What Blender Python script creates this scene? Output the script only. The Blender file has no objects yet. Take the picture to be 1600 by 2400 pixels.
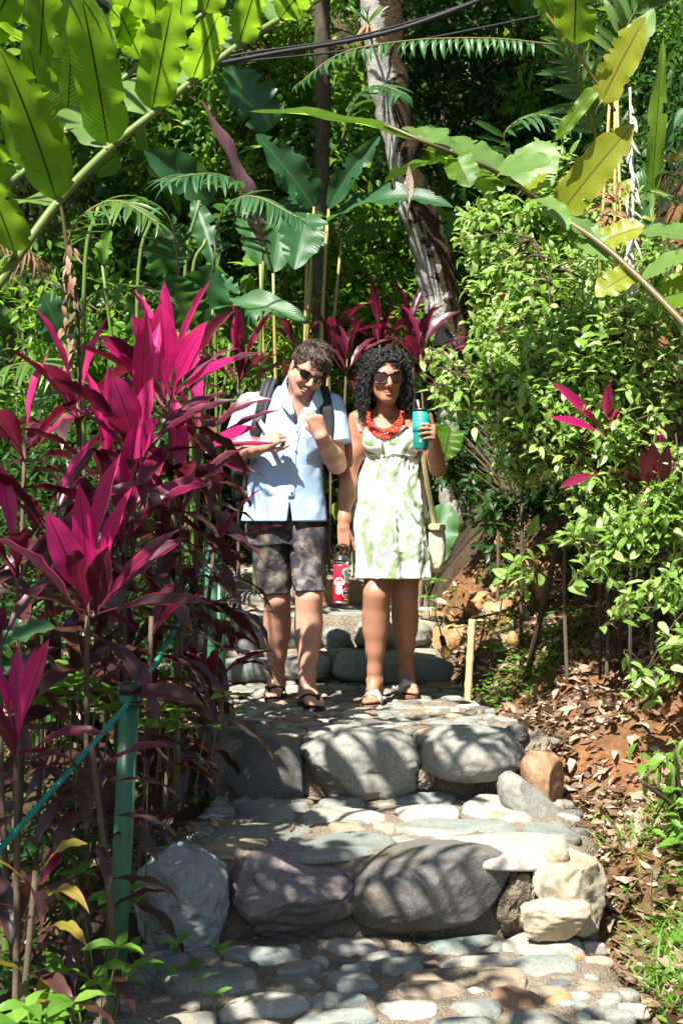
import bpy, math, random
import numpy as np
from mathutils import Vector, Matrix

R = math.radians
scene = bpy.context.scene
col = scene.collection

# ------------------------------------------------------------------ camera, sky, sun, exposure
F_PX, CX, CY, CAM_Z = 3500.0, 800.0, 1200.0, 0.90
cam_d = bpy.data.cameras.new('camera')
cam_d.sensor_fit = 'VERTICAL'; cam_d.sensor_height = 36.0
cam_d.lens = F_PX / 2400.0 * 36.0
cam_d.clip_start = 0.05; cam_d.clip_end = 500
cam_d.dof.use_dof = True; cam_d.dof.focus_distance = 6.6; cam_d.dof.aperture_fstop = 10.0
cam = bpy.data.objects.new('camera', cam_d); col.objects.link(cam)
cam.location = (0, 0, CAM_Z); cam.rotation_euler = (R(90), 0, 0)
scene.camera = cam

SUN = Vector((-0.36, -0.62, 1.0)).normalized()          # direction towards the sun
world = bpy.data.worlds.new('World'); scene.world = world; world.use_nodes = True
wn = world.node_tree.nodes; wl = world.node_tree.links
wn.clear()
sky = wn.new('ShaderNodeTexSky'); sky.sky_type = 'NISHITA'; sky.sun_disc = False
sky.sun_elevation = math.asin(SUN.z); sky.sun_rotation = math.atan2(SUN.x, SUN.y)
bg = wn.new('ShaderNodeBackground'); bg.inputs[1].default_value = 0.05
wo = wn.new('ShaderNodeOutputWorld')
wl.new(sky.outputs[0], bg.inputs[0]); wl.new(bg.outputs[0], wo.inputs[0])
sun_d = bpy.data.lights.new('sun', 'SUN'); sun_d.energy = 5.0; sun_d.angle = R(0.53); sun_d.color = (1.0, 0.95, 0.87)
sun = bpy.data.objects.new('sun', sun_d); col.objects.link(sun)
sun.rotation_euler = SUN.to_track_quat('Z', 'Y').to_euler(); sun.location = (-4, -4, 12)
vs = scene.view_settings
vs.view_transform = 'Standard'; vs.look = 'None'; vs.exposure = 1.72; vs.gamma = 1.0; vs.use_curve_mapping = False
scene.cycles.max_bounces = 8; scene.cycles.diffuse_bounces = 4; scene.cycles.glossy_bounces = 2
scene.cycles.transmission_bounces = 4; scene.cycles.transparent_max_bounces = 4
scene.cycles.use_adaptive_sampling = True; scene.cycles.adaptive_threshold = 0.02
scene.cycles.use_denoising = True
scene.cycles.caustics_reflective = False; scene.cycles.caustics_refractive = False

def at(px, py, d):
    """point at photograph position (px, py) and distance d along the view axis"""
    return Vector(((px - CX) / F_PX * d, d, CAM_Z - (py - CY) / F_PX * d))

# ------------------------------------------------------------------ mesh helpers
def mesh_np(name, V, Fs, uv=None, smooth=True):
    V = np.asarray(V, dtype=np.float32).reshape(-1, 3)
    if isinstance(Fs, np.ndarray): Fs = [Fs]
    Fs = [np.asarray(f, dtype=np.int32) for f in Fs if len(f)]
    me = bpy.data.meshes.new(name)
    loops = np.concatenate([f.ravel() for f in Fs])
    tot = np.concatenate([np.full(len(f), f.shape[1], np.int32) for f in Fs])
    start = np.concatenate([[0], np.cumsum(tot)[:-1]]).astype(np.int32)
    me.vertices.add(len(V)); me.vertices.foreach_set('co', V.ravel())
    me.loops.add(len(loops)); me.loops.foreach_set('vertex_index', loops)
    me.polygons.add(len(tot)); me.polygons.foreach_set('loop_start', start); me.polygons.foreach_set('loop_total', tot)
    me.polygons.foreach_set('use_smooth', np.full(len(tot), smooth))
    if uv is not None:
        l = me.uv_layers.new(name='UVMap')
        l.data.foreach_set('uv', np.asarray(uv, np.float32)[loops].ravel())
    me.update(calc_edges=True)
    return me

def wloc(o):
    p = Vector((0, 0, 0))
    while o is not None:
        p += o.location; o = o.parent
    return p

def obj(name, me, mat=None, parent=None, world_coords=True):
    """link a mesh as one object; its vertices are in world coordinates unless world_coords is False"""
    o = bpy.data.objects.new(name, me); col.objects.link(o)
    if mat is not None and me is not None and len(me.materials) == 0: me.materials.append(mat)
    if parent is not None:
        o.parent = parent
        if world_coords: o.location = -wloc(parent)
    return o

def tag(o, label=None, cat=None, group=None, kind=None):
    if label: o['label'] = label
    if cat: o['category'] = cat
    if group: o['group'] = group
    if kind: o['kind'] = kind
    return o

def thing(name, loc, label, cat, group=None):
    o = bpy.data.objects.new(name, None); col.objects.link(o); o.location = Vector(loc); o.empty_display_size = .05
    return tag(o, label, cat, group)

def struct(name, me, mat, parent=None):
    o = obj(name, me, mat, parent)
    if parent is None: o['kind'] = 'structure'
    return o

class MB:
    """collects geometry; build() links it as one mesh object"""
    def __init__(s): s.V = []; s.F3 = []; s.F4 = []; s.U = []; s.n = 0
    def add(s, V, F, uv=None):
        V = np.asarray(V, np.float32).reshape(-1, 3); F = np.asarray(F, np.int32)
        s.V.append(V); s.U.append(np.zeros((len(V), 2), np.float32) if uv is None else np.asarray(uv, np.float32))
        (s.F4 if F.shape[1] == 4 else s.F3).append(F + s.n); s.n += len(V)
    def mesh(s, name, smooth=True):
        Fs = []
        if s.F4: Fs.append(np.concatenate(s.F4))
        if s.F3: Fs.append(np.concatenate(s.F3))
        return mesh_np(name, np.concatenate(s.V), Fs, np.concatenate(s.U), smooth)
    def build(s, name, mat, parent=None, smooth=True):
        return obj(name, s.mesh(name, smooth), mat, parent)

def tube(P, r, n=8, cap=True, closed=False):
    """swept tube through points P with radius r (number or list)"""
    P = np.asarray([tuple(p) for p in P], float); m = len(P)
    r = np.broadcast_to(np.asarray(r, float), (m,))
    T = np.gradient(P, axis=0) if not closed else np.roll(P, -1, 0) - np.roll(P, 1, 0)
    T /= np.linalg.norm(T, axis=1)[:, None] + 1e-12
    ref = np.array([0, 0, 1.0]) if abs(T[0][2]) < .9 else np.array([1.0, 0, 0])
    N = np.zeros_like(P); prev = ref
    for i in range(m):
        v = prev - T[i] * prev.dot(T[i]); v /= np.linalg.norm(v) + 1e-12; N[i] = v; prev = v
    B = np.cross(T, N)
    a = np.linspace(0, 2 * np.pi, n, endpoint=False)
    V = (P[:, None] + r[:, None, None] * (np.cos(a)[None, :, None] * N[:, None] + np.sin(a)[None, :, None] * B[:, None])).reshape(-1, 3)
    F = []
    k = m if closed else m - 1
    for i in range(k):
        i2 = (i + 1) % m
        for j in range(n):
            F.append((i * n + j, i * n + (j + 1) % n, i2 * n + (j + 1) % n, i2 * n + j))
    uv = np.stack([np.tile(np.arange(n) / n, m), np.repeat(np.linspace(0, 1, m), n)], 1)
    if cap and not closed:
        c0, c1 = len(V), len(V) + 1
        V = np.vstack([V, P[:1], P[-1:]]); uv = np.vstack([uv, [[0, 0], [0, 1]]])
        for j in range(n):
            F.append((c0, (j + 1) % n, j, c0)); F.append((c1, (m - 1) * n + j, (m - 1) * n + (j + 1) % n, c1))
    F = np.array(F, np.int32)
    return V, F, uv

def fix_tube(mb, P, r, n=8, cap=True, closed=False):
    V, F, uv = tube(P, r, n, cap, closed)
    tri = F[:, 0] == F[:, 3]
    base = mb.n
    V = np.asarray(V, np.float32)
    mb.V.append(V); mb.U.append(np.asarray(uv, np.float32))
    if (~tri).any(): mb.F4.append(F[~tri] + base)
    if tri.any(): mb.F3.append(F[tri][:, :3] + base)
    mb.n += len(V)

def tube_mesh(name, P, r, n=8, cap=True, closed=False):
    mb = MB(); fix_tube(mb, P, r, n, cap, closed); return mb.mesh(name)

def catmull(P, n=6):
    P = [np.array(tuple(p), float) for p in P]
    Q = [2 * P[0] - P[1]] + P + [2 * P[-1] - P[-2]]
    out = []
    for i in range(1, len(Q) - 2):
        for k in range(n):
            t = k / n
            out.append(.5 * (2 * Q[i] + (Q[i + 1] - Q[i - 1]) * t + (2 * Q[i - 1] - 5 * Q[i] + 4 * Q[i + 1] - Q[i + 2]) * t * t
                             + (3 * Q[i] - Q[i - 1] - 3 * Q[i + 1] + Q[i + 2]) * t ** 3))
    out.append(P[-1]); return np.array(out)

# cheap band-limited noise from random sines
class SN:
    def __init__(s, seed, freq, n=14, oct=2):
        rg = np.random.default_rng(seed); s.K = []
        for o in range(oct):
            k = rg.normal(size=(n, 3)); k /= np.linalg.norm(k, axis=1)[:, None]
            k *= freq * 2 ** o * rg.uniform(.6, 1.4, (n, 1)) * 2 * np.pi
            s.K.append((k, rg.uniform(0, 6.283, n), .5 ** o))
    def __call__(s, P):
        P = np.asarray(P, float); out = 0
        for k, ph, a in s.K:
            out = out + a * np.sin(P @ k.T + ph).sum(-1) / math.sqrt(len(ph))
        return out

_ico = {}
def ico(sub):
    if sub in _ico: return _ico[sub]
    t = (1 + 5 ** .5) / 2
    V = [(-1, t, 0), (1, t, 0), (-1, -t, 0), (1, -t, 0), (0, -1, t), (0, 1, t), (0, -1, -t), (0, 1, -t), (t, 0, -1), (t, 0, 1), (-t, 0, -1), (-t, 0, 1)]
    V = [np.array(v) / np.linalg.norm(v) for v in V]
    F = [(0, 11, 5), (0, 5, 1), (0, 1, 7), (0, 7, 10), (0, 10, 11), (1, 5, 9), (5, 11, 4), (11, 10, 2), (10, 7, 6), (7, 1, 8), (3, 9, 4), (3, 4, 2), (3, 2, 6), (3, 6, 8), (3, 8, 9), (4, 9, 5), (2, 4, 11), (6, 2, 10), (8, 6, 7), (9, 8, 1)]
    for _ in range(sub):
        mid = {}; G = []
        def m(a, b):
            k = (min(a, b), max(a, b))
            if k not in mid:
                v = V[a] + V[b]; V.append(v / np.linalg.norm(v)); mid[k] = len(V) - 1
            return mid[k]
        for a, b, c in F:
            x, y, z = m(a, b), m(b, c), m(c, a); G += [(a, x, z), (b, y, x), (c, z, y), (x, y, z)]
        F = G
    _ico[sub] = (np.array(V), np.array(F, np.int32)); return _ico[sub]

# ------------------------------------------------------------------ materials
class NT:
    def __init__(s, name):
        s.m = bpy.data.materials.new(name); s.m.use_nodes = True
        s.t = s.m.node_tree; s.t.nodes.clear()
        s.out = s.t.nodes.new('ShaderNodeOutputMaterial')
    def n(s, typ, **kw):
        x = s.t.nodes.new('ShaderNode' + typ)
        for k, v in kw.items(): setattr(x, k, v)
        return x
    def l(s, a, b): s.t.links.new(a, b)
    def val(s, sock, v):
        if hasattr(v, 'is_output') or isinstance(v, bpy.types.NodeSocket): s.l(v, sock)
        elif isinstance(v, (tuple, list)) and len(v) == 3 and sock.type == 'RGBA': sock.default_value = (*v, 1)
        else: sock.default_value = v
    def noise(s, scale, detail=4, rough=.55, vec=None, dist=0):
        x = s.n('TexNoise'); x.inputs['Scale'].default_value = scale; x.inputs['Detail'].default_value = detail
        x.inputs['Roughness'].default_value = rough; x.inputs['Distortion'].default_value = dist
        if vec is not None: s.l(vec, x.inputs['Vector'])
        return x.outputs[0]
    def ramp(s, fac, stops, interp='LINEAR'):
        x = s.n('ValToRGB'); x.color_ramp.interpolation = interp
        e = x.color_ramp.elements
        while len(e) < len(stops): e.new(.5)
        for i, (p, c) in enumerate(stops):
            e[i].position = p; e[i].color = (*c, 1) if isinstance(c, (tuple, list)) else (c, c, c, 1)
        s.l(fac, x.inputs[0]); return x.outputs[0]
    def mix(s, fac, a, b, blend='MIX'):
        x = s.n('Mix', data_type='RGBA', blend_type=blend)
        s.val(x.inputs[0], fac); s.val(x.inputs[6], a); s.val(x.inputs[7], b); return x.outputs[2]
    def math(s, op, a, b=0.0, c=None):
        x = s.n('Math', operation=op); s.val(x.inputs[0], a); s.val(x.inputs[1], b)
        if c is not None: s.val(x.inputs[2], c)
        return x.outputs[0]
    def bump(s, h, strength=.3, dist=.01, normal=None):
        x = s.n('Bump'); x.inputs['Strength'].default_value = strength; x.inputs['Distance'].default_value = dist
        s.l(h, x.inputs['Height'])
        if normal is not None: s.l(normal, x.inputs['Normal'])
        return x.outputs[0]
    def coord(s, which='Object'): return s.n('TexCoord').outputs[which]
    def pos(s): return s.n('NewGeometry').outputs['Position']
    def bsdf(s, color, rough=.6, spec=.4, normal=None, **kw):
        b = s.n('BsdfPrincipled'); s.val(b.inputs['Base Color'], color); s.val(b.inputs['Roughness'], rough)
        b.inputs['Specular IOR Level'].default_value = spec
        if normal is not None: s.l(normal, b.inputs['Normal'])
        for k, v in kw.items(): s.val(b.inputs[k.replace('_', ' ')], v)
        return b.outputs[0]
    def done(s, shader): s.l(shader, s.out.inputs[0]); return s.m

def m_plain(name, color, rough=.6, spec=.4, bump=None, var=.0, metallic=0.0):
    t = NT(name); c = color; nrm = None
    if var:
        nz = t.noise(18, 4, vec=t.coord())
        c = t.mix(nz, tuple(x * (1 - var) for x in color), tuple(min(1, x * (1 + var)) for x in color))
    if bump: nrm = t.bump(t.noise(bump[0], 5, vec=t.coord()), bump[1], .004)
    return t.done(t.bsdf(c, rough, spec, nrm, Metallic=metallic))

def m_leaf(name, stops, trans, tfac=.4, rough=.42, rib=(.1, .16, .04), ribw=.03, margin=None, marginw=.12, veins=0, spots=0., per='island', spec=.4, vstrength=.25, streak=0., tip=0., blotch=0.):
    """leaf blade: stops = colour ramp over a random value per leaf; trans = colour of light passing through"""
    t = NT(name)
    uv = t.n('SeparateXYZ'); t.l(t.coord('UV'), uv.inputs[0])
    rnd = t.n('NewGeometry').outputs['Random Per Island'] if per == 'island' else t.n('ObjectInfo').outputs['Random']
    nz = t.noise(9, 3, vec=t.pos())
    fac = t.math('ADD', t.math('MULTIPLY', rnd, .8), t.math('MULTIPLY', nz, .25))
    c = t.ramp(fac, stops)
    du = t.math('ABSOLUTE', t.math('SUBTRACT', uv.outputs[0], .5))            # 0 midrib .. .5 margin
    if spots:
        sp = t.math('GREATER_THAN', t.noise(38, 2, vec=t.pos()), 1 - spots)
        c = t.mix(sp, c, (.28, .20, .03))
    if margin is not None:
        mk = t.ramp(t.math('ADD', t.math('MULTIPLY', du, 2), t.math('MULTIPLY', t.math('SUBTRACT', nz, .5), .3)), [(1 - marginw * 1.6, 0), (1 - marginw * .4, 1)])
        c = t.mix(mk, c, margin)
    if blotch:
        bn = t.noise(16, 5, .7, vec=t.pos(), dist=.8); bm_ = t.math('MULTIPLY', t.ramp(bn, [(.48, 0), (.66, 1)]), blotch); c = t.mix(bm_, c, t.mix(.7, c, (.25, .30, .2), 'MULTIPLY')); trans = t.mix(bm_, trans, tuple(x * .45 for x in trans))
    if streak:
        cb = t.n('CombineXYZ'); t.val(cb.inputs[0], t.math('MULTIPLY', uv.outputs[0], 26.)); t.val(cb.inputs[1], t.math('MULTIPLY', uv.outputs[1], 1.3)); t.val(cb.inputs[2], t.math('MULTIPLY', rnd, 37.))
        sk = t.noise(1.0, 3, .6, vec=cb.outputs[0]); c = t.mix(t.math('MULTIPLY', t.ramp(sk, [(.42, 0), (.62, 1)]), streak), c, t.mix(.75, c, (.10, .02, .03), 'MULTIPLY'))
    if tip:
        tm_ = t.ramp(t.math('ADD', uv.outputs[1], t.math('MULTIPLY', t.math('SUBTRACT', t.noise(30, 3, vec=t.pos()), .5), .25)), [(1 - tip * 1.2, 0), (1 - tip * .8, 1)]); c = t.mix(t.math('MULTIPLY', tm_, t.math('GREATER_THAN', rnd, .45)), c, (.12, .07, .035))
    ribm = t.math('LESS_THAN', du, ribw)
    c2 = t.mix(ribm, c, rib)
    nrm = None
    if veins:
        vv = t.math('SINE', t.math('MULTIPLY', t.math('ADD', uv.outputs[1], t.math('MULTIPLY', du, -.25)), veins * 6.283))
        nrm = t.bump(t.math('ADD', vv, t.math('MULTIPLY', t.noise(25, 3, vec=t.pos()), 1.5)), vstrength, .004)
        c2 = t.mix(t.math('MULTIPLY', t.ramp(vv, [(.55, 0), (.95, 1)]), .22), c2, t.mix(.6, c2, rib)); c = t.mix(t.math('MULTIPLY', t.ramp(vv, [(.55, 0), (.95, 1)]), .25), c, t.mix(.6, c, rib))
    else:
        nrm = t.bump(t.noise(30, 2, vec=t.pos()), .12, .006)
    b = t.bsdf(c2, rough, spec, nrm)
    tr = t.n('BsdfTranslucent')
    tc = t.mix(ribm, t.mix(t.math('MULTIPLY', fac, .6), trans, c), rib)
    t.l(tc, tr.inputs[0])
    ms = t.n('MixShader'); ms.inputs[0].default_value = tfac
    t.l(b, ms.inputs[1]); t.l(tr.outputs[0], ms.inputs[2])
    return t.done(ms.outputs[0])

MAT = {}
G = MAT
# foliage
G['ginger'] = m_leaf('ginger_leaf', [(.0, (.055, .13, .012)), (.6, (.09, .20, .016)), (1, (.15, .24, .02))], (.42, .72, .03), .58, .38, (.045, .06, .01), .022, veins=30, spots=.0, vstrength=.16, per='object', blotch=.55)
G['ginger_yellow'] = m_leaf('yellowing_ginger_leaf', [(.0, (.16, .22, .015)), (1, (.24, .27, .02))], (.48, .55, .03), .45, .4, (.14, .10, .02), .025, margin=(.32, .22, .03), marginw=.06, veins=50, spots=.26, vstrength=.08, per='object')
G['ginger_pale'] = m_leaf('ginger_leaf_upper_side', [(.0, (.07, .14, .03)), (1, (.12, .21, .05))], (.30, .50, .06), .30, .42, (.12, .17, .06), .02, veins=60, vstrength=.12, per='object', spec=.35)
G['paddle'] = m_leaf('paddle_leaf', [(.0, (.014, .058, .020)), (.5, (.026, .09, .028)), (1, (.05, .135, .04))], (.14, .36, .05), .26, .42, (.07, .13, .05), .02, veins=34, vstrength=.16, per='object', spec=.35)
G['purple'] = m_leaf('purple_leaf', [(0, (.10, .045, .06)), (1, (.15, .075, .085))], (.2, .07, .07), .2, .4, (.15, .09, .03), .04, veins=60, per='object')
G['palm'] = m_leaf('palm_leaflet', [(0, (.03, .085, .018)), (.5, (.055, .13, .025)), (1, (.12, .20, .04))], (.2, .42, .04), .35, .33, (.09, .16, .04), .05, per='object', spec=.5)
G['fern'] = m_leaf('fern_leaflet', [(0, (.03, .10, .03)), (1, (.06, .16, .045))], (.15, .4, .06), .35, .4, (.06, .12, .03), .04, per='object')
G['shrub'] = m_leaf('shrub_leaf', [(0, (.05, .13, .02)), (.25, (.13, .25, .04)), (.65, (.25, .38, .09)), (1, (.42, .52, .22))], (.42, .66, .08), .42, .32, (.16, .26, .07), .05, per='object', spec=.45)
G['shrub_mass'] = m_leaf('shrub_leaves', [(0, (.05, .13, .02)), (.25, (.13, .25, .04)), (.65, (.25, .38, .09)), (1, (.42, .52, .22))], (.42, .66, .08), .42, .34, (.16, .26, .07), .05, spec=.4)
G['forest'] = m_leaf('forest_leaves_sunlit', [(0, (.025, .085, .012)), (.4, (.06, .15, .02)), (.8, (.13, .25, .035)), (1, (.24, .35, .06))], (.40, .68, .04), .46, .42, (.06, .12, .02), .03, spec=.35)  # brighter leaf copy: sunlit spots of the background raised in the colour
G['forest_shade'] = m_leaf('forest_leaves_shade', [(0, (.012, .045, .012)), (.5, (.025, .075, .018)), (1, (.045, .11, .02))], (.12, .3, .03), .35, .4, (.04, .08, .02), .03, spec=.35)  # darker leaf copy: background shade put into the colour
G['herb'] = m_leaf('herb_leaf', [(0, (.06, .16, .02)), (.6, (.11, .25, .03)), (1, (.18, .33, .05))], (.36, .62, .05), .42, .4, (.12, .24, .05), .04, per='object')
G['herb_mass'] = m_leaf('herb_leaves', [(0, (.05, .14, .02)), (.6, (.10, .23, .03)), (1, (.17, .32, .05))], (.33, .58, .05), .42, .42, (.12, .24, .05), .04)
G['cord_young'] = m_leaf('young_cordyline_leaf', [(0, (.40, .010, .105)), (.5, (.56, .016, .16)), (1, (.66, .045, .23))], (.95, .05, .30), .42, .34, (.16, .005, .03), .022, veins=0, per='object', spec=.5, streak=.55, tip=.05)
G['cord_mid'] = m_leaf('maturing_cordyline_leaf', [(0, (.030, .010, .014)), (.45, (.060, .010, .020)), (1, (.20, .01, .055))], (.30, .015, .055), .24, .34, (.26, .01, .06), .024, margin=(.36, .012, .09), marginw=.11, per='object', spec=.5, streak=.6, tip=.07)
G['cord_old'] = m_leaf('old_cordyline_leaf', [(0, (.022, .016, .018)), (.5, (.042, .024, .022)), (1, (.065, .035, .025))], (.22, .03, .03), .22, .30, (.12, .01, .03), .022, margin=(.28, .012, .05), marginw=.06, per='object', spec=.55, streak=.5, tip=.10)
G['cord_green'] = m_leaf('green_cordyline_leaf', [(0, (.12, .14, .02)), (1, (.22, .20, .03))], (.5, .45, .05), .35, .35, (.25, .03, .05), .03, margin=(.35, .03, .06), marginw=.08, per='object')
G['dry'] = m_leaf('dry_leaf', [(0, (.10, .055, .03)), (.4, (.20, .125, .085)), (.75, (.33, .23, .17)), (1, (.45, .34, .27))], (.3, .18, .08), .2, .55, (.14, .08, .05), .03, veins=12, vstrength=.5, per='object', spec=.3)
G['dry_mass'] = m_leaf('leaf_litter', [(0, (.05, .028, .016)), (.35, (.14, .085, .05)), (.68, (.30, .21, .14)), (1, (.48, .39, .30))], (.3, .18, .08), .18, .55, (.14, .08, .05), .03, spec=.3)
G['dry_frond'] = m_leaf('dry_frond', [(0, (.18, .10, .05)), (1, (.34, .22, .12))], (.4, .25, .1), .25, .6, (.2, .12, .06), .03, per='object', spec=.2)
G['grass'] = m_leaf('grass_blade', [(0, (.06, .15, .02)), (.7, (.12, .26, .035)), (1, (.24, .32, .07))], (.35, .6, .06), .42, .45, (.1, .2, .03), .02)

G['stem_green'] = m_plain('green_stem', (.09, .14, .03), .5, .35, (40, .2), .25)
G['stem_olive'] = m_plain('olive_stem', (.17, .15, .05), .45, .4, (40, .2), .25)
G['stem_arch'] = m_plain('brown_green_arching_stem', (.10, .075, .03), .45, .4, (40, .2), .3)
G['stem_gold'] = m_plain('golden_stalk', (.30, .24, .07), .45, .4, (30, .15), .25)
G['stem_red'] = m_plain('reddish_stem', (.12, .03, .025), .5, .4, (60, .3), .35)
G['stem_brown'] = m_plain('brown_stem', (.065, .047, .03), .8, .2, (70, .5), .4)
G['cane'] = m_plain('ringed_cane', (.10, .075, .05), .8, .2, (90, .6), .5)
G['black_cable'] = m_plain('black_cable', (.012, .012, .013), .4, .5)
G['white_dry'] = m_plain('bleached_dry_stalk', (.55, .50, .44), .8, .2, (50, .5), .3)
# ================================================================== setting: ground, steps, stones
def lerp_tab(y, tab):
    xs = [a for a, _ in tab]; ys = [b for _, b in tab]; return np.interp(y, xs, ys)
PATH_R = [(0, .80), (4.0, .80), (4.8, .83), (5.87, .84), (6.5, .70), (7.2, .60), (7.88, .585), (8.3, .57), (9.4, .5), (10.5, .35), (11.5, 0.), (14, -.8)]
PATH_L = [(0, -.70), (4.0, -.66), (4.8, -.65), (5.87, -.50), (6.5, -.56), (7.88, -.64), (8.3, -.66), (9.4, -.7), (10.5, -.8), (11.5, -1.1), (14, -2.)]
def level(y):                                   # smooth ground level along the path (just under the steps)
    return lerp_tab(y, [(-30, -3.5), (0, -1.0), (3.6, -.74), (4.1, -.56), (4.75, -.52), (5.0, -.33), (5.8, -.30), (6.0, -.06), (7.85, -.05), (8.3, .10), (9.3, .28), (9.6, .45), (11, .5), (14, 1.7), (18, 4.8), (24, 11), (60, 32)])
tn1 = SN(3, .9, 12, 3); tn2 = SN(4, 5, 14, 2); tn3 = SN(5, 14, 14, 2)
def ground_z(x, y):
    x = np.asarray(x, float); y = np.asarray(y, float)
    lv = level(y)
    xr = lerp_tab(y, PATH_R); xl = lerp_tab(y, PATH_L)
    dr = np.maximum(0, x - xr); dl = np.maximum(0, xl - x)
    sr = lerp_tab(y, [(0, .15), (4.2, .2), (5.2, .28), (6.3, .36), (7.2, .55), (8.0, .95), (9, 1.1), (12, .7), (20, .2)])
    up = sr * dr * (1 + .35 * np.clip(dr, 0, 2)) ; up = np.where(up > 3, 3 + (up - 3) * .3, up)
    sl = lerp_tab(y, [(0, -.25), (4, -.28), (6, -.12), (7.5, .06), (9, .3), (12, .5), (20, .2)])
    dn = sl * np.minimum(dl, 5)
    z = lv + up + dn
    z = z + np.clip(dr * 3, 0, 1) * .05 - np.clip(dl * 4, 0, 1) * .06
    P = np.stack([x, y, np.zeros_like(x)], -1)
    off = np.clip((dr + dl) * 5, 0, 1)
    z = z + off * (tn1(P) * .05 + tn2(P) * .014 + tn3(P) * .007)
    return z

def axis_pts(a):                                # non-uniform spacing
    return np.unique(np.round(np.concatenate([np.arange(s, e, st) for s, e, st in a]), 4))
gx = axis_pts([(-120, -20, 10), (-20, -4, 1.0), (-4, -1.6, .15), (-1.6, 2.4, .028), (2.4, 5, .15), (5, 20, 1), (20, 121, 10)])
gy = axis_pts([(-120, -20, 10), (-20, 0, 2), (0, 3.6, .2), (3.6, 9.5, .03), (9.5, 14, .12), (14, 25, .5), (25, 121, 8)])
XX, YY = np.meshgrid(gx, gy); ZZ = ground_z(XX, YY)
nx, ny = len(gx), len(gy)
ii = (np.arange(ny - 1)[:, None] * nx + np.arange(nx - 1)[None, :]).ravel()
t = NT('soil')
pz = t.pos(); n1 = t.noise(1.6, 5, vec=pz); n2 = t.noise(22, 6, .7, vec=pz); n3 = t.noise(90, 4, .7, vec=pz)
c = t.ramp(n2, [(.25, (.11, .052, .026)), (.5, (.22, .105, .045)), (.75, (.34, .18, .085))])
sx = t.n('SeparateXYZ'); t.l(pz, sx.inputs[0])
clay = t.math('MULTIPLY', t.math('MULTIPLY', t.math('GREATER_THAN', t.math('ADD', sx.outputs[0], t.math('MULTIPLY', n1, .4)), .5), t.math('LESS_THAN', t.math('ADD', sx.outputs[0], n1), 2.8)), t.math('LESS_THAN', t.math('ADD', sx.outputs[1], n1), 9.6))
c = t.mix(clay, (.035, .026, .016), c)
c = t.mix(t.ramp(n1, [(.4, 0), (.62, 1)]), c, t.ramp(n3, [(.3, (.045, .032, .02)), (.7, (.11, .075, .045))]))
G['soil'] = t.done(t.bsdf(c, .95, .1, t.bump(t.math('ADD', n2, t.math('MULTIPLY', n3, .5)), .9, .03)))
ground = struct('ground', mesh_np('ground', np.stack([XX, YY, ZZ], -1).reshape(-1, 3), np.stack([ii, ii + 1, ii + nx + 1, ii + nx], 1)), G['soil'])

# ---- mortar and stone materials
t = NT('gritty_mortar')
pz = t.pos(); n1 = t.noise(5, 4, vec=pz); n2 = t.noise(60, 6, .75, vec=pz)
vo = t.n('TexVoronoi'); vo.inputs['Scale'].default_value = 130; t.l(pz, vo.inputs['Vector'])
c = t.mix(t.ramp(n1, [(.35, 0), (.65, 1)]), (.17, .13, .085), (.27, .225, .16))
c = t.mix(.55, c, t.ramp(n2, [(.3, (.10, .075, .05)), (.55, (.24, .20, .15)), (.75, (.42, .38, .31))]))
pb = t.ramp(vo.outputs['Color'], [(.2, 0), (.9, 1)])
c = t.mix(t.math('MULTIPLY', t.math('LESS_THAN', vo.outputs['Distance'], .22), .6), c, t.mix(pb, (.10, .09, .08), (.40, .37, .31)))
G['mortar'] = t.done(t.bsdf(c, .93, .15, t.bump(t.math('ADD', n2, t.math('MULTIPLY', vo.outputs['Distance'], -.8)), .9, .012)))

def m_stone(name, a, b, c3, rough=.72, speck=.5, bscale=60, bstr=.25, spec=.35):
    t = NT(name); oc = t.coord(); rnd = t.n('ObjectInfo').outputs['Random']
    pz = t.pos()
    n1 = t.noise(7, 5, .6, vec=pz, dist=.6); n2 = t.noise(bscale, 6, .7, vec=pz); n3 = t.noise(230, 2, .6, vec=pz)
    base = t.mix(rnd, a, b)
    cc = t.mix(t.ramp(n1, [(.35, 0), (.7, 1)]), base, t.mix(.5, base, c3))
    cc = t.mix(t.math('MULTIPLY', t.ramp(n2, [(.35, 1), (.55, 0)]), .45), cc, t.mix(.6, cc, (.03, .03, .03), 'MULTIPLY'))
    cc = t.mix(t.math('MULTIPLY', t.ramp(n3, [(.60, 0), (.72, 1)]), speck), cc, (.55, .53, .48))
    nm = t.noise(3.1, 5, .7, vec=pz); cc = t.mix(t.math('MULTIPLY', t.ramp(nm, [(.54, 0), (.64, 1)]), .55), cc, t.mix(n2, (.05, .05, .025), (.13, .11, .06)))
    return t.done(t.bsdf(cc, t.math('ADD', t.math('MULTIPLY', n2, .25), rough - .12), spec, t.bump(n2, bstr, .01)))
G['st_grey'] = m_stone('grey_river_stone', (.13, .145, .14), (.20, .21, .19), (.26, .22, .16))
G['st_dark'] = m_stone('dark_basalt_boulder', (.075, .08, .08), (.10, .10, .095), (.15, .12, .09), speck=.35)
G['st_mauve'] = m_stone('mauve_grey_boulder', (.13, .115, .12), (.15, .13, .13), (.24, .18, .14), bscale=25, bstr=.5)
G['st_rough'] = m_stone('rough_pitted_rock', (.24, .27, .27), (.26, .28, .27), (.36, .37, .34), .85, .7, 45, .9)
G['st_pale'] = m_stone('pale_limestone', (.34, .30, .22), (.38, .34, .25), (.42, .29, .17), .85, .3, 30, .6)
G['st_blue'] = m_stone('blue_green_flagstone', (.12, .155, .145), (.185, .21, .195), (.24, .22, .165), .6)
G['st_tan'] = m_stone('tan_flagstone', (.19, .155, .11), (.26, .215, .155), (.30, .20, .12), .75)
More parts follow.
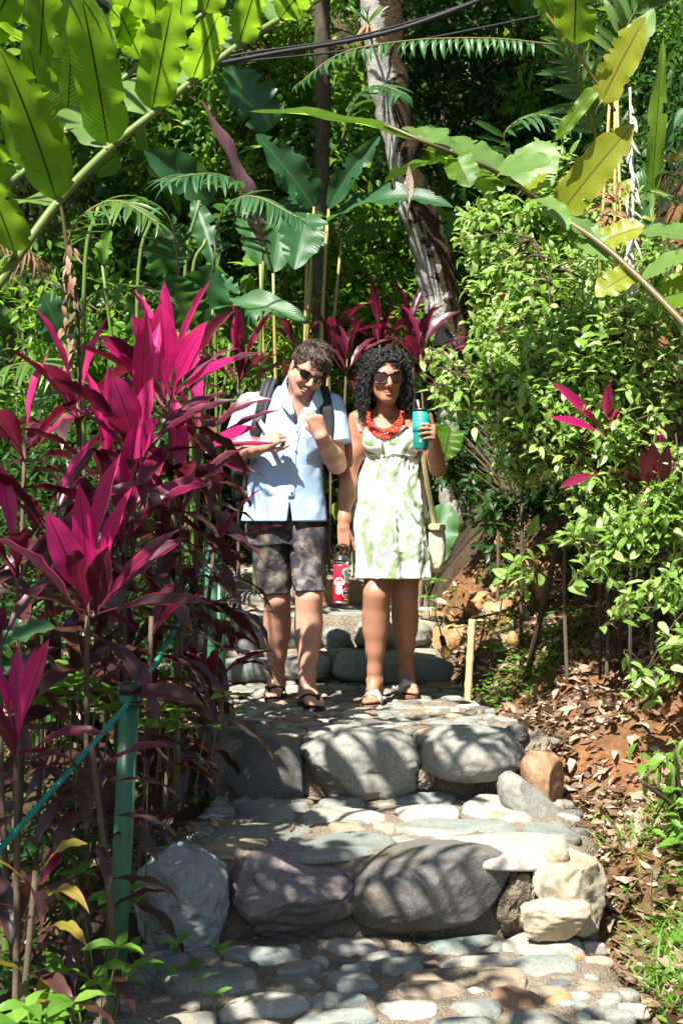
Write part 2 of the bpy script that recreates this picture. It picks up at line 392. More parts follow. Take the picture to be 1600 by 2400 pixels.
G['st_light'] = m_stone('light_flagstone', (.25, .25, .22), (.34, .33, .29), (.32, .26, .18), .7, .3)
G['st_brown'] = m_stone('reddish_brown_stone', (.20, .11, .06), (.28, .16, .09), (.36, .22, .12), .85)
G['clod'] = m_stone('orange_soil_clod', (.30, .15, .065), (.40, .22, .10), (.48, .30, .16), .95, .1, 30, .9, .1)

# ---- step bodies (mortar): each step is one piece of the setting, its stones are its parts
def step_body(name, y0, y1, zt, zb, seed, label=None, xr_add=0, xl_add=0):
    """a mortar block between y0 (riser) and y1, top at zt, uneven surface and edges"""
    sn = SN(seed, 3.2, 12, 3); sf = SN(seed + 1, 16, 14, 2)
    ys = np.linspace(y0, y1, max(10, int((y1 - y0) / .03)))
    nxs = 56; V = []; 
    prof = [(-1.03, zb - .05), (-1.02, zt - .12), (-1.0, zt - .03)] 
    us = np.linspace(-1, 1, nxs)
    rows = []
    def row(y, zt_):
        xr = float(lerp_tab(y, PATH_R)) + xr_add; xl = float(lerp_tab(y, PATH_L)) + xl_add; cx, hw = (xr + xl) / 2, (xr - xl) / 2
        hw *= 1 + .04 * float(sn(np.array([0, y * 2, seed])))
        x = cx + hw * us
        z = np.full(nxs, zt_) - .05 * np.clip((np.abs(us) - .9) / .1, 0, 1) ** 2
        P = np.stack([x, np.full(nxs, y), z], 1)
        P[:, 2] += sn(P) * .007 + sf(P) * .004
        L = P[0].copy(); Rr = P[-1].copy()
        side = [np.array([L[0] - .04, y, zb])], [np.array([Rr[0] + .04, y, zb])]
        return np.vstack([side[0], P, side[1]])
    fr = row(y0, zt)
    for k, (dy, f) in enumerate([(-.055, 0), (-.05, .35), (-.03, .75), (-.012, .94)]):
        r = fr.copy(); r[:, 1] = y0 + dy + .35 * .012 * sn(r * 3); r[:, 2] = zb + (fr[:, 2] - zb) * f
        r[:, 1] += sf(r) * .006
        rows.append(r)
    rows += [row(y, zt) for y in ys]
    A = np.stack(rows); m, n = A.shape[:2]
    ii = (np.arange(m - 1)[:, None] * n + np.arange(n - 1)[None, :]).ravel()
    me = mesh_np(name, A.reshape(-1, 3), np.stack([ii, ii + 1, ii + n + 1, ii + n], 1))
    return struct(name, me, G['mortar'])

Z0, Z1, Z2, Z3, Z4, Z5 = -.47, -.22, 0., .15, .315, .50
Y1, Y2, Y3, Y4, Y5 = 4.86, 5.92, 7.92, 8.26, 9.35
step0 = step_body('path', 2.2, Y1 + .1, Z0, Z0 - .5, 11)
step1 = step_body('stone_step', Y1, Y2 + .1, Z1, Z0 - .05, 21)
step2 = step_body('stone_step', Y2, Y3 + .1, Z2, Z1 - .05, 31)
step3 = step_body('stone_step', Y3, Y4 + .1, Z3, Z2 - .05, 41)
step4 = step_body('stone_step', Y4, Y5 + .1, Z4, Z3 - .05, 51)
step5 = step_body('stone_step', Y5, 12.5, Z5, Z4 - .05, 61)
for o in (step1, step2, step3, step4, step5): o['kind'] = 'structure'

# ---- boulders
def boulder_mesh(name, c, r, seed, p=2.6, rough=.05, fine=.012, skew=0., sub=4, facets=0, tiltx=0., dent=None, roll=0.):
    V, F = ico(sub); V = V.copy()
    q = (np.abs(V) ** p).sum(1) ** (1 / p); V = V / q[:, None]
    rg = np.random.default_rng(seed)
    for _ in range(facets):                      # flat cuts
        n = rg.normal(size=3); n /= np.linalg.norm(n); d = rg.uniform(.62, .9)
        s = V @ n - d; V = V - np.where(s > 0, s * .92, 0)[:, None] * n
    V = V * (1 + rough * SN(seed, .55, 8, 2)(V)[:, None] + fine * SN(seed + 7, 2.5, 12, 3)(V)[:, None])
    if dent is not None:                         # a vertical groove at local x = dent
        g = np.exp(-((V[:, 0] - dent) / .13) ** 2) * .16 * (V[:, 1] < .2); V[:, 1] += g; V[:, 2] -= g * .5 * (V[:, 2] > 0)
    V[:, 0] += skew * V[:, 2]
    V = V * np.array(r)
    if tiltx: V[:, 2] += tiltx * V[:, 0]
    if roll:
        ca, sa = math.cos(roll), math.sin(roll); x, z = V[:, 0].copy(), V[:, 2].copy(); V[:, 0] = ca * x + sa * z; V[:, 2] = -sa * x + ca * z
    return mesh_np(name, V + np.array(tuple(c)), F)

def boulder_px(parent, box, d, mat, seed, thick=None, name='boulder', label=None, **kw):
    x0, y0, x1, y1 = box
    a = at(x0, y0, d); b = at(x1, y1, d); w = (b.x - a.x) / 2; h = (a.z - b.z) / 2
    th = thick if thick else (w + h) / 2 * .9
    c = Vector(((a.x + b.x) / 2, d + th * .55, (a.z + b.z) / 2))
    o = obj(name, boulder_mesh(name, c, (w * 1.02, th, h * 1.05), seed, **kw), G[mat], parent)
    if label: o['label'] = label
    return o
B = boulder_px
# riser 1 (nearest)
B(step1, (318, 2008, 530, 2248), 4.70, 'st_rough', 1, .13, p=2.4, rough=.07, fine=.035, facets=3, sub=5, label='rough pitted blue grey rock')
B(step1, (543, 2012, 818, 2218), 4.74, 'st_mauve', 2, .15, p=2.7, rough=.08, fine=.03, facets=4, sub=5, tiltx=-.06)
B(step1, (838, 1990, 1174, 2192), 4.72, 'st_dark', 3, .17, p=2.3, rough=.04, fine=.008, facets=1, sub=5, skew=.28, label='large smooth dark egg shaped boulder')
B(step1, (1232, 2010, 1420, 2190), 4.72, 'st_pale', 4, .12, p=4, rough=.06, fine=.03, facets=7, sub=4, tiltx=-.12, label='pale angular block of limestone')
B(step1, (1255, 1985, 1335, 2060), 4.80, 'st_pale', 15, .07, p=3, rough=.06, fine=.03, facets=5)
B(step1, (1222, 2120, 1385, 2212), 4.63, 'st_pale', 5, .08, p=3.5, rough=.06, fine=.03, facets=6, tiltx=.12)
B(step1, (1165, 2030, 1250, 2190), 4.80, 'mortar', 6, .10, p=3, rough=.08, fine=.06, facets=3, name='mortar_lump')
# riser 2
B(step2, (520, 1735, 712, 1905), 5.84, 'st_dark', 7, .16, p=4, rough=.03, fine=.01, facets=5, tiltx=-.15, label='dark square cornered slab')
B(step2, (702, 1722, 985, 1885), 5.80, 'st_grey', 8, .18, p=3.2, rough=.05, fine=.012, facets=3, sub=5, dent=.28)
B(step2, (988, 1712, 1230, 1842), 5.78, 'st_grey', 9, .17, p=2.5, rough=.045, fine=.010, facets=2, sub=5, skew=.12, tiltx=-.05)
B(step2, (975, 1708, 1050, 1765), 5.88, 'st_tan', 10, .06, p=2.4, rough=.05)
B(step2, (968, 1800, 1020, 1850), 5.82, 'mortar', 60, .05, p=2.4, rough=.09, fine=.08, name='mortar_lump')
B(step2, (1212, 1715, 1292, 1800), 5.90, 'mortar', 11, .07, p=3, rough=.09, fine=.08, facets=3, name='mortar_lump')
B(step2, (1175, 1700, 1235, 1745), 5.88, 'st_dark', 61, .05, p=2.8, rough=.06, facets=4)
B(step2, (1228, 1765, 1328, 1895), 5.70, 'st_brown', 12, .10, p=2.5, rough=.06, facets=3, skew=-.25)
B(step1, (1180, 1828, 1315, 1950), 5.52, 'st_grey', 13, .12, p=2.4, rough=.05, facets=2, skew=-.3, tiltx=-.25)
# riser 3, 4
B(step3, (508, 1545, 655, 1605), 7.78, 'st_blue', 16, .12, p=2.8, rough=.04)
B(step3, (648, 1535, 776, 1598), 7.80, 'st_grey', 17, .11, p=2.6, rough=.04)
B(step3, (782, 1534, 1056, 1606), 7.74, 'st_blue', 18, .13, p=3.6, rough=.03, fine=.006, tiltx=-.04, label='long pale green block')
B(step3, (985, 1600, 1068, 1640), 7.70, 'st_brown', 19, .08, p=3, rough=.05)
B(step4, (555, 1488, 650, 1545), 8.1, 'st_grey', 20, .11, p=2.6, rough=.04)
B(step4, (640, 1485, 755, 1540), 8.12, 'st_blue', 21, .11, p=2.8, rough=.04)
B(step4, (752, 1470, 822, 1530), 8.1, 'st_grey', 22, .09, p=2.3, rough=.04)
B(step4, (828, 1452, 1012, 1525), 8.08, 'st_grey', 23, .14, p=2.6, rough=.04)
B(step4, (960, 1455, 1032, 1520), 8.2, 'st_tan', 24, .09, p=2.6, rough=.05)
B(step4, (450, 1480, 560, 1530), 8.2, 'st_light', 25, .1, p=2.6, rough=.05)
# riser 5
B(step5, (560, 1385, 690, 1440), 9.2, 'st_grey', 26, .12, p=3, rough=.04)
B(step5, (690, 1360, 870, 1432), 9.2, 'st_brown', 27, .13, p=3.2, rough=.04)
B(step5, (868, 1372, 960, 1425), 9.2, 'st_grey', 28, .12, p=3, rough=.05)

# ---- paving stones: flattened river stones set on edge rows across the path
stone_tpl = []
for k in range(14):
    V, F = ico(2 if k < 8 else 3); V = V.copy(); rg = np.random.default_rng(100 + k)
    q = (np.abs(V) ** (2.7 + .8 * (k % 3))).sum(1) ** (1 / (2.7 + .8 * (k % 3))); V /= q[:, None]
    ang = np.arctan2(V[:, 1], V[:, 0]); ph = rg.uniform(0, 6.28, 4)
    rad = 1 + .10 * np.sin(2 * ang + ph[0]) + .08 * np.sin(3 * ang + ph[1]) + .05 * np.sin(5 * ang + ph[2])
    V[:, :2] *= rad[:, None]; V[:, 0] += .15 * rg.normal() * V[:, 1]
    for _ in range(4):
        n = np.array([*rg.normal(size=2), .15]); n /= np.linalg.norm(n); s = V @ n - .80; V = V - np.where(s > 0, s * .85, 0)[:, None] * n
    V[:, 2] *= 1 + .12 * SN(300 + k, .8, 8, 1)(V)
    stone_tpl.append((V, F))
stone_meshes = {}
def paving(parent, x, y, z, rx, ry, rz, k, mat, yaw=0, tx=0, ty=0):
    key = (k, mat)
    if key not in stone_meshes:
        V, F = stone_tpl[k]; me = mesh_np('paving_stone', V, F); me.materials.append(G[mat]); stone_meshes[key] = me
    o = bpy.data.objects.new('paving_stone', stone_meshes[key]); col.objects.link(o); o.parent = parent
    o.location = Vector((x, y, z)) - wloc(parent); o.scale = (rx, ry, rz); o.rotation_euler = (tx, ty, yaw); return o
rg = np.random.default_rng(5)
def px_ground(px, py, z):
    d = (CAM_Z - z) * F_PX / (py - CY); return (px - CX) / F_PX * d, d
placed = {}
def flag(parent, z, box, mat, proud=.014, k=None, yaw=0, tx=0.):
    """a flagstone whose outline covers the photograph box on a tread at height z"""
    x0, y0, x1, y1 = box
    _, da = px_ground(0, y1, z); _, db = px_ground(0, y0 + 2, z)
    d = (da + db) / 2; xa = (x0 - CX) / F_PX * d; xb = (x1 - CX) / F_PX * d
    rx, ry = (xb - xa) / 2, max(.03, (db - da) / 2)
    kk = int(rg.integers(8, 14)) if k is None else k
    paving(parent, (xa + xb) / 2, d, z - .02 + proud, rx * 1.03, ry * 1.0, .026, kk, mat, yaw, tx, rg.normal() * .02)
    placed.setdefault(parent.name, []).append(((xa + xb) / 2, d, rx, ry))
# tread of step 1
for box, mat in [((866, 1852, 1086, 1891), 'st_blue'), ((928, 1889, 1090, 1930), 'st_light'), ((1086, 1862, 1272, 1931), 'st_light'), ((690, 1897, 915, 1932), 'st_light'),
                 ((905, 1927, 1225, 1962), 'st_blue'), ((1223, 1930, 1343, 1975), 'st_blue'), ((963, 1958, 1361, 2030), 'st_light'), ((705, 1953, 912, 2012), 'st_blue'),
                 ((866, 1935, 943, 1953), 'st_tan'), ((765, 1934, 855, 1954), 'st_tan'), ((444, 1966, 650, 2010), 'st_tan'), ((490, 1933, 714, 1975), 'st_blue'),
                 ((560, 1884, 735, 1908), 'st_grey'), ((597, 1905, 700, 1930), 'st_blue'), ((430, 1945, 500, 1975), 'st_grey'), ((735, 1868, 862, 1896), 'st_grey')]:
    flag(step1, Z1, box, mat, .018)
# lowest tread
for box, mat in [((755, 2205, 890, 2236), 'st_light'), ((985, 2197, 1197, 2238), 'st_blue'), ((1171, 2193, 1372, 2246), 'st_light'), ((1040, 2247, 1187, 2272), 'st_light'),
                 ((878, 2246, 1004, 2291), 'st_blue'), ((1195, 2241, 1367, 2292), 'st_blue'), ((757, 2280, 880, 2327), 'st_blue'), ((940, 2283, 1032, 2310), 'st_tan'),
                 ((905, 2303, 1104, 2347), 'st_tan'), ((1120, 2273, 1244, 2318), 'st_tan'), ((1145, 2315, 1280, 2378), 'st_brown'), ((885, 2350, 1040, 2390), 'st_light'),
                 ((1060, 2348, 1187, 2386), 'st_blue'), ((1180, 2372, 1330, 2430), 'st_grey'), ((720, 2338, 872, 2370), 'st_blue'), ((526, 2228, 716, 2259), 'st_blue'),
                 ((370, 2270, 629, 2340), 'st_blue'), ((655, 2262, 760, 2292), 'st_grey'), ((532, 2328, 716, 2392), 'st_light'), ((700, 2372, 870, 2410), 'st_blue'),
                 ((380, 2378, 520, 2420), 'st_light'), ((630, 2296, 745, 2324), 'st_grey'), ((1010, 2388, 1170, 2440), 'st_blue'), ((520, 2396, 690, 2440), 'st_tan'), ((360, 2240, 440, 2275), 'st_grey')]:
    flag(step0, Z0, box, mat, .016)
# landing and higher treads: close rows of smaller stones
def pave_fill(parent, y0, y1, z, w_px, seed, gap=1.04, hmin=.02, hmax=.045, mats=('st_grey', 'st_grey', 'st_blue', 'st_tan', 'st_dark', 'st_light')):
    rg = np.random.default_rng(seed); y = y0 + .03; n = 0
    old = placed.get(parent.name, []) if parent in (step0, step1) else []
    while y < y1 - .02:
        ry = rg.uniform(hmin, hmax); x = float(lerp_tab(y, PATH_L)) + rg.uniform(.01, .05); xr = float(lerp_tab(y, PATH_R)) - .02
        while x < xr:
            rx = w_px * rg.uniform(.55, 1.5); yy = y + rg.normal() * .012
            if x + rx > xr + .03: break
            if not any(abs(x + rx - a) < (rx + c) * .86 and abs(yy - b) < (ry + e) * .8 for a, b, c, e in old):
                paving(parent, x + rx, yy, z + rg.uniform(-.014, -.003), rx, ry * rg.uniform(.8, 1.1), .02, int(rg.integers(0, 8)), mats[int(rg.integers(len(mats)))], rg.normal() * .12, rg.normal() * .08, rg.normal() * .06); n += 1
            x += 2 * rx * gap + rg.uniform(0, .02)
        y += 2 * ry * 1.06
    return n
n = pave_fill(step2, Y2 + .02, Y3 - .03, Z2, .052, 71, hmin=.022, hmax=.036)
pave_fill(step3, Y3, Y4 - .05, Z3, .09, 72, hmin=.035, hmax=.05)
pave_fill(step4, Y4 + .12, Y5 - .1, Z4, .08, 73, hmin=.035, hmax=.06)
pave_fill(step5, Y5 + .1, 10.6, Z5, .09, 74, hmin=.045, hmax=.07)
pave_fill(step1, Y1 + .03, Y2 - .08, Z1, .042, 75, hmin=.02, hmax=.034, gap=1.08)
pave_fill(step0, 3.0, Y1 - .12, Z0, .042, 76, hmin=.018, hmax=.032, gap=1.08)

# ---- loose soil clods on the bank
rg = np.random.default_rng(8)
for i, (px, py, d, s) in enumerate([(1018, 1372, 8.35, .13), (1030, 1438, 8.2, .12), (1075, 1410, 8.25, .07), (1130, 1385, 8.4, .08), (1168, 1400, 8.3, .05), (1250, 1400, 8.1, .09),
                                    (1290, 1430, 7.9, .08), (1215, 1425, 8.1, .06), (1330, 1390, 8.0, .09), (1065, 1520, 7.75, .045), (985, 1360, 8.5, .08), (1110, 1370, 8.5, .06), (1205, 1385, 8.3, .05), (1180, 1440, 8.0, .05), (1320, 2350, 4.2, .06), (1375, 2260, 4.45, .035), (1345, 2215, 4.6, .04)]):
    p = at(px, py, d); z = float(ground_z(p.x, p.y)); zz = max(z + s * .1, min(p.z, z + s * .9))
    lab = ['big rounded orange clod of soil behind the woman\'s knee', 'tall cracked orange clod of soil beside the upper steps', 'small orange lump of soil between the two big clods and the stake',
           'orange lump of soil on the crest of the bank above the bamboo stake', 'little orange lump of soil left of the hanging bulb cord', 'large orange lump of soil right of the bulb cord', 'orange lump of soil farthest right under the shrub stems', 'orange lump of soil just behind the hanging bulb',
           'orange lump of soil in the shade at the right end of the row', 'small brown lump of soil on the path edge left of the bamboo stake', 'orange lump of soil touching the top of the steps', 'low orange lump of soil right behind the big rounded clod',
           'small orange lump of soil where the bulb cord crosses the bank', 'small orange lump of soil below the row, above the bulb', 'reddish lump of soil at the bottom right edge of the lowest paving', 'pebble sized lump of soil below the pale limestone', 'lump of soil wedged under the pale limestone block'][i]
    o = obj('soil_clod', boulder_mesh('soil_clod', (0, 0, 0), (s, s * .9, s * .8), 200 + i, p=2.6, rough=.1, fine=.05, facets=4, sub=3), G['clod'], world_coords=False)
    o.location = (p.x, p.y, zz); tag(o, lab, 'soil clod', 'orange clods of soil along the bank')
# ================================================================== plants
def prof_lance(t): return np.clip(np.sin(np.pi * np.clip(t, 0, 1) ** .82), 0, 1) ** 1.15 * (1 - .0 * t) + .05 * (1 - t)
def prof_cord(t):                                # narrow petiole, widest past the middle, long point
    return np.where(t < .22, .13 + .05 * t / .22, .18 + .82 * np.clip(np.sin(np.pi * np.clip((t - .22) / .78, 0, 1) ** .85), 0, 1)) * np.clip((1 - t) / .12, 0, 1) ** .6
def prof_ginger(t): return np.clip(t / .13, 0, 1) ** .6 * np.clip((1 - t) / .3, 0, 1) ** .65 * (1 - .08 * np.abs(t - .5))
def prof_paddle(t): return np.clip(t / .2, 0, 1) ** .5 * np.clip((1 - t) / .42, 0, 1) ** .6
def prof_ovate(t): return np.sin(np.pi * t ** .75) ** .9 * np.where(t > .75, 1 - .3 * (t - .75), 1)
def prof_strap(t): return np.clip(t / .1, .25, 1) * np.clip((1 - t) / .5, 0, 1) ** .6

def blade(L, W, prof, nl=10, nw=2, fold=.25, bend=.4, bpow=1.2, wave=0., wfreq=5, twist=0., rg=None, tears=0, curl=0., ragged=0.):
    """leaf in local space: base at the origin, length along +X, upper side +Z. Returns V, F(quads), UV"""
    rg = rg or np.random.default_rng(0)
    t = np.linspace(0, 1, nl + 1); th = -bend * t ** bpow
    ds = L / nl; S = np.zeros((nl + 1, 3))
    S[1:, 0] = np.cumsum(np.cos(th[:-1])) * ds; S[1:, 2] = np.cumsum(np.sin(th[:-1])) * ds
    N = np.stack([-np.sin(th), np.zeros_like(th), np.cos(th)], 1)
    w = W / 2 * np.maximum(prof(t), .012)
    us = np.linspace(-1, 1, 2 * nw + 1)
    ph = rg.uniform(0, 6.28, 2)
    tw = twist * t
    rag = 1 + (ragged * rg.normal(size=(nl + 1, 2)) if ragged else np.zeros((nl + 1, 2)))
    if ragged: rag = rag - (rg.random((nl + 1, 2)) < .13) * rg.uniform(.08, .34, (nl + 1, 2))
    V = np.zeros((nl + 1, len(us), 3))
    for j, u in enumerate(us):
        e = abs(u); r = rag[:, 0] if u < 0 else rag[:, 1]
        lat = w * u * np.where(e > .6, r, 1) * math.cos(fold)
        up = w * e * math.sin(fold) - curl * w * e * e + wave * np.sin(wfreq * 6.28 * t + ph[0 if u < 0 else 1]) * e * e * (w / (W / 2))
        Y = np.stack([np.zeros_like(t), np.cos(tw), np.sin(tw)], 1); Z = N * np.cos(tw)[:, None] - np.stack([np.zeros_like(t), np.sin(tw), np.zeros_like(t)], 1)
        V[:, j] = S + Y * lat[:, None] + Z * up[:, None]
    n = len(us); ii = (np.arange(nl)[:, None] * n + np.arange(n - 1)[None]).ravel()
    F = np.stack([ii, ii + n, ii + n + 1, ii + 1], 1)
    uv = np.stack([np.tile((us + 1) / 2, nl + 1), np.repeat(t, n)], 1)
    V = V.reshape(-1, 3)
    if tears:                                    # splits along the side veins: drop strips of outer quads
        keep = np.ones(len(F), bool)
        for _ in range(tears):
            i = int(rg.integers(int(nl * .25), nl - 1)); s = int(rg.integers(0, 2))
            j = [0, 1] if s == 0 else [n - 2, n - 3]
            for q in j[:int(rg.integers(1, 3))]: keep[i * (n - 1) + q] = False
        F = F[keep]
    return V, F, uv

def frame(xdir, up):
    x = Vector(xdir).normalized(); z = Vector(up); z = (z - x * z.dot(x))
    if z.length < 1e-4: z = Vector((0, 1, 0)) - x * x.y
    z.normalize(); y = z.cross(x)
    return Matrix((x, y, z)).transposed()

def leaf_between(B, T, W, normal, prof, mat, parent, name='leaf', **kw):
    """one leaf blade whose base is at B and whose tip reaches T"""
    B = Vector(B); T = Vector(T); L = (T - B).length
    V, F, uv = blade(L, W, prof, **kw)
    nw = kw.get('nw', 2); mid = V[-(2 * nw + 1) + nw]                      # tip of the spine
    ch = Vector(mid); a = math.atan2(ch.z, ch.x)
    ca, sa = math.cos(-a), math.sin(-a)
    X = V[:, 0] * ca - V[:, 2] * sa; Zc = V[:, 0] * sa + V[:, 2] * ca; V = np.stack([X, V[:, 1], Zc], 1) * (L / ch.length)
    M = np.array(frame(T - B, normal))
    me = mesh_np(name, V @ M.T, F, uv); o = obj(name, me, G[mat], parent, False)
    o.location = B - (wloc(parent) if parent else Vector()); return o

def inst(name, me, parent, loc, rot, sc):
    """linked copy of a mesh at a world position under a thing"""
    o = bpy.data.objects.new(name, me); col.objects.link(o)
    if parent is not None: o.parent = parent; loc = Vector(loc) - wloc(parent)
    o.matrix_local = Matrix.Translation(loc) @ rot.to_4x4() @ Matrix.Diagonal((*((sc,) * 3 if not hasattr(sc, '__len__') else sc), 1))
    return o

def scatter(mb, tpl, P, X, U, S):
    """many copies of a leaf template: P positions, X directions, U up hints, S sizes"""
    V, F, uv = tpl; n = len(P)
    X = X / (np.linalg.norm(X, axis=1)[:, None] + 1e-9); Z = U - X * (U * X).sum(1)[:, None]; Z /= np.linalg.norm(Z, axis=1)[:, None] + 1e-9
    Y = np.cross(Z, X)
    W = P[:, None] + S[:, None, None] * (V[None, :, 0, None] * X[:, None] + V[None, :, 1, None] * Y[:, None] + V[None, :, 2, None] * Z[:, None])
    FF = (F[None] + (np.arange(n) * len(V))[:, None, None]).reshape(-1, F.shape[1])
    mb.add(W.reshape(-1, 3), FF, np.tile(uv, (n, 1)))

# ------------------------------------------------------------------ cordylines
rgc = np.random.default_rng(77)
def cord_tpl(kind, k):
    rg = np.random.default_rng(900 + k + {'cord_young': 0, 'cord_mid': 20, 'cord_old': 40, 'cord_green': 60}[kind])
    if kind == 'cord_young': V, F, uv = blade(1, rg.uniform(.22, .29), prof_cord, 12, 2, .42, rg.uniform(.0, .3), 1.5, .012, 3, rg.normal() * .25, rg)
    elif kind == 'cord_mid': V, F, uv = blade(1, rg.uniform(.20, .27), prof_cord, 12, 2, .32, rg.uniform(.5, 1.0), 1.4, .016, 4, rg.normal() * .4, rg)
    else: V, F, uv = blade(1, rg.uniform(.18, .25), prof_cord, 12, 2, .15, rg.uniform(.9, 1.7), 1.3, .02, 4, rg.normal() * .6, rg)
    me = mesh_np('leaf', V, F, uv); me.materials.append(G[kind]); return me
CORD = {k: [cord_tpl(k, i) for i in range(5)] for k in ('cord_young', 'cord_mid', 'cord_old', 'cord_green')}
def cordyline(top, base, L, ny, nm, no, label, seed, lean=(0, 0), group='cordylines on the left of the path', green=0, young='cord_young', slim=.76):
    """cane from base to top carrying a rosette: erect young leaves inside, arching old ones below"""
    rg = np.random.default_rng(seed); top = Vector(top); base = Vector(base)
    t = thing('cordyline_plant', base, label, 'cordyline', group)
    mid = (top + base) / 2 + Vector((rg.normal() * .03, rg.normal() * .03, 0))
    P = catmull([base - Vector((0, 0, .05)), mid, top + Vector((0, 0, .05))], 5)
    obj('cane', tube_mesh('cane', P, np.linspace(.010, .008, len(P)), 7), G['cane'], t)
    no = int(no * 1.9) if top.y < 6.5 else no; cl_ = max(.3, (top.z - base.z) * .72); tot = ny + nm + no; az = rg.uniform(0, 6.28); ax = Vector((lean[0], lean[1], 1)).normalized()
    for i in range(tot):
        az += 2.4 + rg.normal() * .25
        if i < ny: kind = young; el = R(rg.uniform(60, 84)); h = .03; ln = L * rg.uniform(.85, 1.15)
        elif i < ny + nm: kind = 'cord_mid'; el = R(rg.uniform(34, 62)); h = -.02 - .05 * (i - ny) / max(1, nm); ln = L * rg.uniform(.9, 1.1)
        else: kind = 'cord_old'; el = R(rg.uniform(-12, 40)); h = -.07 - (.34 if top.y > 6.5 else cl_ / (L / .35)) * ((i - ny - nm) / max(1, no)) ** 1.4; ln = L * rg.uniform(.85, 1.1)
        if green and rg.random() < green: kind = 'cord_green'
        d = Vector((math.cos(az) * math.cos(el), math.sin(az) * math.cos(el), math.sin(el))); q = Vector((0, 0, 1)).rotation_difference(ax); d = q @ d
        up = Vector((-math.cos(az) * math.sin(el), -math.sin(az) * math.sin(el), math.cos(el)))
        up = q @ up + Vector((rg.normal(), rg.normal(), 0)) * .12
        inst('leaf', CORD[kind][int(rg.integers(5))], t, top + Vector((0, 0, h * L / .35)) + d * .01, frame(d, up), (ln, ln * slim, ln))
    return t
def gbase(px, d, dx=0.):
    x = (px - CX) / F_PX * d + dx; return Vector((x, d, float(ground_z(x, d))))
# (rosette centre px, py, distance, leaf length, young, middle, old, label)
CP = [
 (395, 925, 5.7, .42, 3, 7, 11, 'tallest hot pink cordyline with broad upright leaves next to the man', 0),
 (325, 1050, 5.35, .40, 2, 6, 13, 'hot pink cordyline in front of the tallest one with dark drooping lower leaves', 0),
 (185, 960, 5.9, .40, 2, 7, 9, 'magenta cordyline rising behind the big pink one on the left', 0),
 (60, 1050, 5.8, .38, 1, 7, 9, 'magenta cordyline cut by the left edge of the picture at mid height', 0),
 (205, 1420, 4.55, .40, 1, 4, 9, 'cordyline with tall flat magenta leaves and long dark arching ones above the rope', 0),
 (420, 1180, 5.6, .38, 1, 7, 13, 'dark leaved cordyline below the tallest pink one, near the man', 0),
 (290, 1240, 5.2, .40, 1, 7, 13, 'dense dark red cordyline in the middle of the left bank', 0),
 (120, 1230, 5.1, .38, 1, 6, 12, 'burgundy cordyline behind the tall flat magenta leaves', 0),
 (40, 1330, 4.9, .34, 1, 5, 10, 'burgundy cordyline at the left edge beside broad green leaves', 0),
 (40, 1760, 3.85, .27, 4, 4, 8, 'hot pink cordyline low in the left corner in front of the rope', 0),
 (215, 1790, 4.05, .26, 0, 2, 9, 'dark cordyline with drooping leaves hanging around the near green post', 0),
 (490, 1600, 6.0, .28, 0, 4, 8, 'small dark red cordyline at the edge of the landing by the far green post', 0),
 (395, 1740, 5.0, .24, 0, 1, 9, 'dark purple leaved cordyline behind the near green post', 0),
 (85, 2090, 3.7, .22, 1, 3, 5, 'small green and red cordyline low in the left corner', .6),
 (505, 1280, 6.1, .33, 0, 5, 11, 'dark cordyline whose leaf tips reach the man\'s shorts', 0),
 (470, 1040, 6.25, .36, 2, 6, 11, 'magenta cordyline whose leaves reach the man\'s hand', 0),
 (250, 1120, 5.6, .40, 2, 6, 11, 'magenta cordyline filling the gap between the two big pink ones', 0),
 (560, 890, 8.2, .38, 4, 8, 6, 'dark magenta cordyline behind the man\'s shoulder', 0),
 (0, 1500, 4.3, .28, 0, 3, 9, 'dark cordyline at the left edge above the low pink one', 0),
 (355, 1480, 4.9, .30, 0, 3, 10, 'dark leaved cordyline crossing behind the rope', 0),
]
for i, (px, py, d, L, a, b, c, lab, gr) in enumerate(CP):
    top = at(px, py, d); cordyline(top, gbase(px, d, rgc.normal() * .05), L, a, b, c, lab, 500 + i, (rgc.normal() * .08, rgc.normal() * .08 - .05), green=gr)
# hero leaves of the tallest plants, set where the photograph shows them
def hero(parent_lbl, leaves):
    t = next(o for o in col.objects if o.get('label') == parent_lbl)
    for (bx, by, bd, tx, ty, td, w, kind, nrm) in leaves:
        leaf_between(at(bx, by, bd), at(tx, ty, td), w, nrm, prof_cord, kind, t, nl=14, nw=3, fold=.3, bend=.35, bpow=1.4, wave=.004, wfreq=3, rg=np.random.default_rng(int(tx)))
hero(CP[0][7], [(395, 925, 5.7, 375, 708, 5.6, .115, 'cord_young', (.1, -1, .35)), (400, 930, 5.7, 307, 735, 5.5, .105, 'cord_young', (.3, -1, .3)), (405, 925, 5.7, 487, 752, 5.55, .10, 'cord_young', (-.45, -1, .4)),
                (400, 935, 5.7, 565, 838, 5.5, .085, 'cord_young', (-.1, -.7, .8)), (390, 940, 5.7, 237, 798, 5.5, .09, 'cord_young', (.2, -.8, .6))])
hero(CP[1][7], [(325, 1050, 5.35, 262, 872, 5.2, .11, 'cord_young', (.2, -1, .3)), (330, 1050, 5.35, 358, 885, 5.25, .085, 'cord_young', (-.4, -1, .3)), (330, 1085, 5.35, 372, 980, 5.1, .10, 'cord_young', (-.1, -1, .4))])
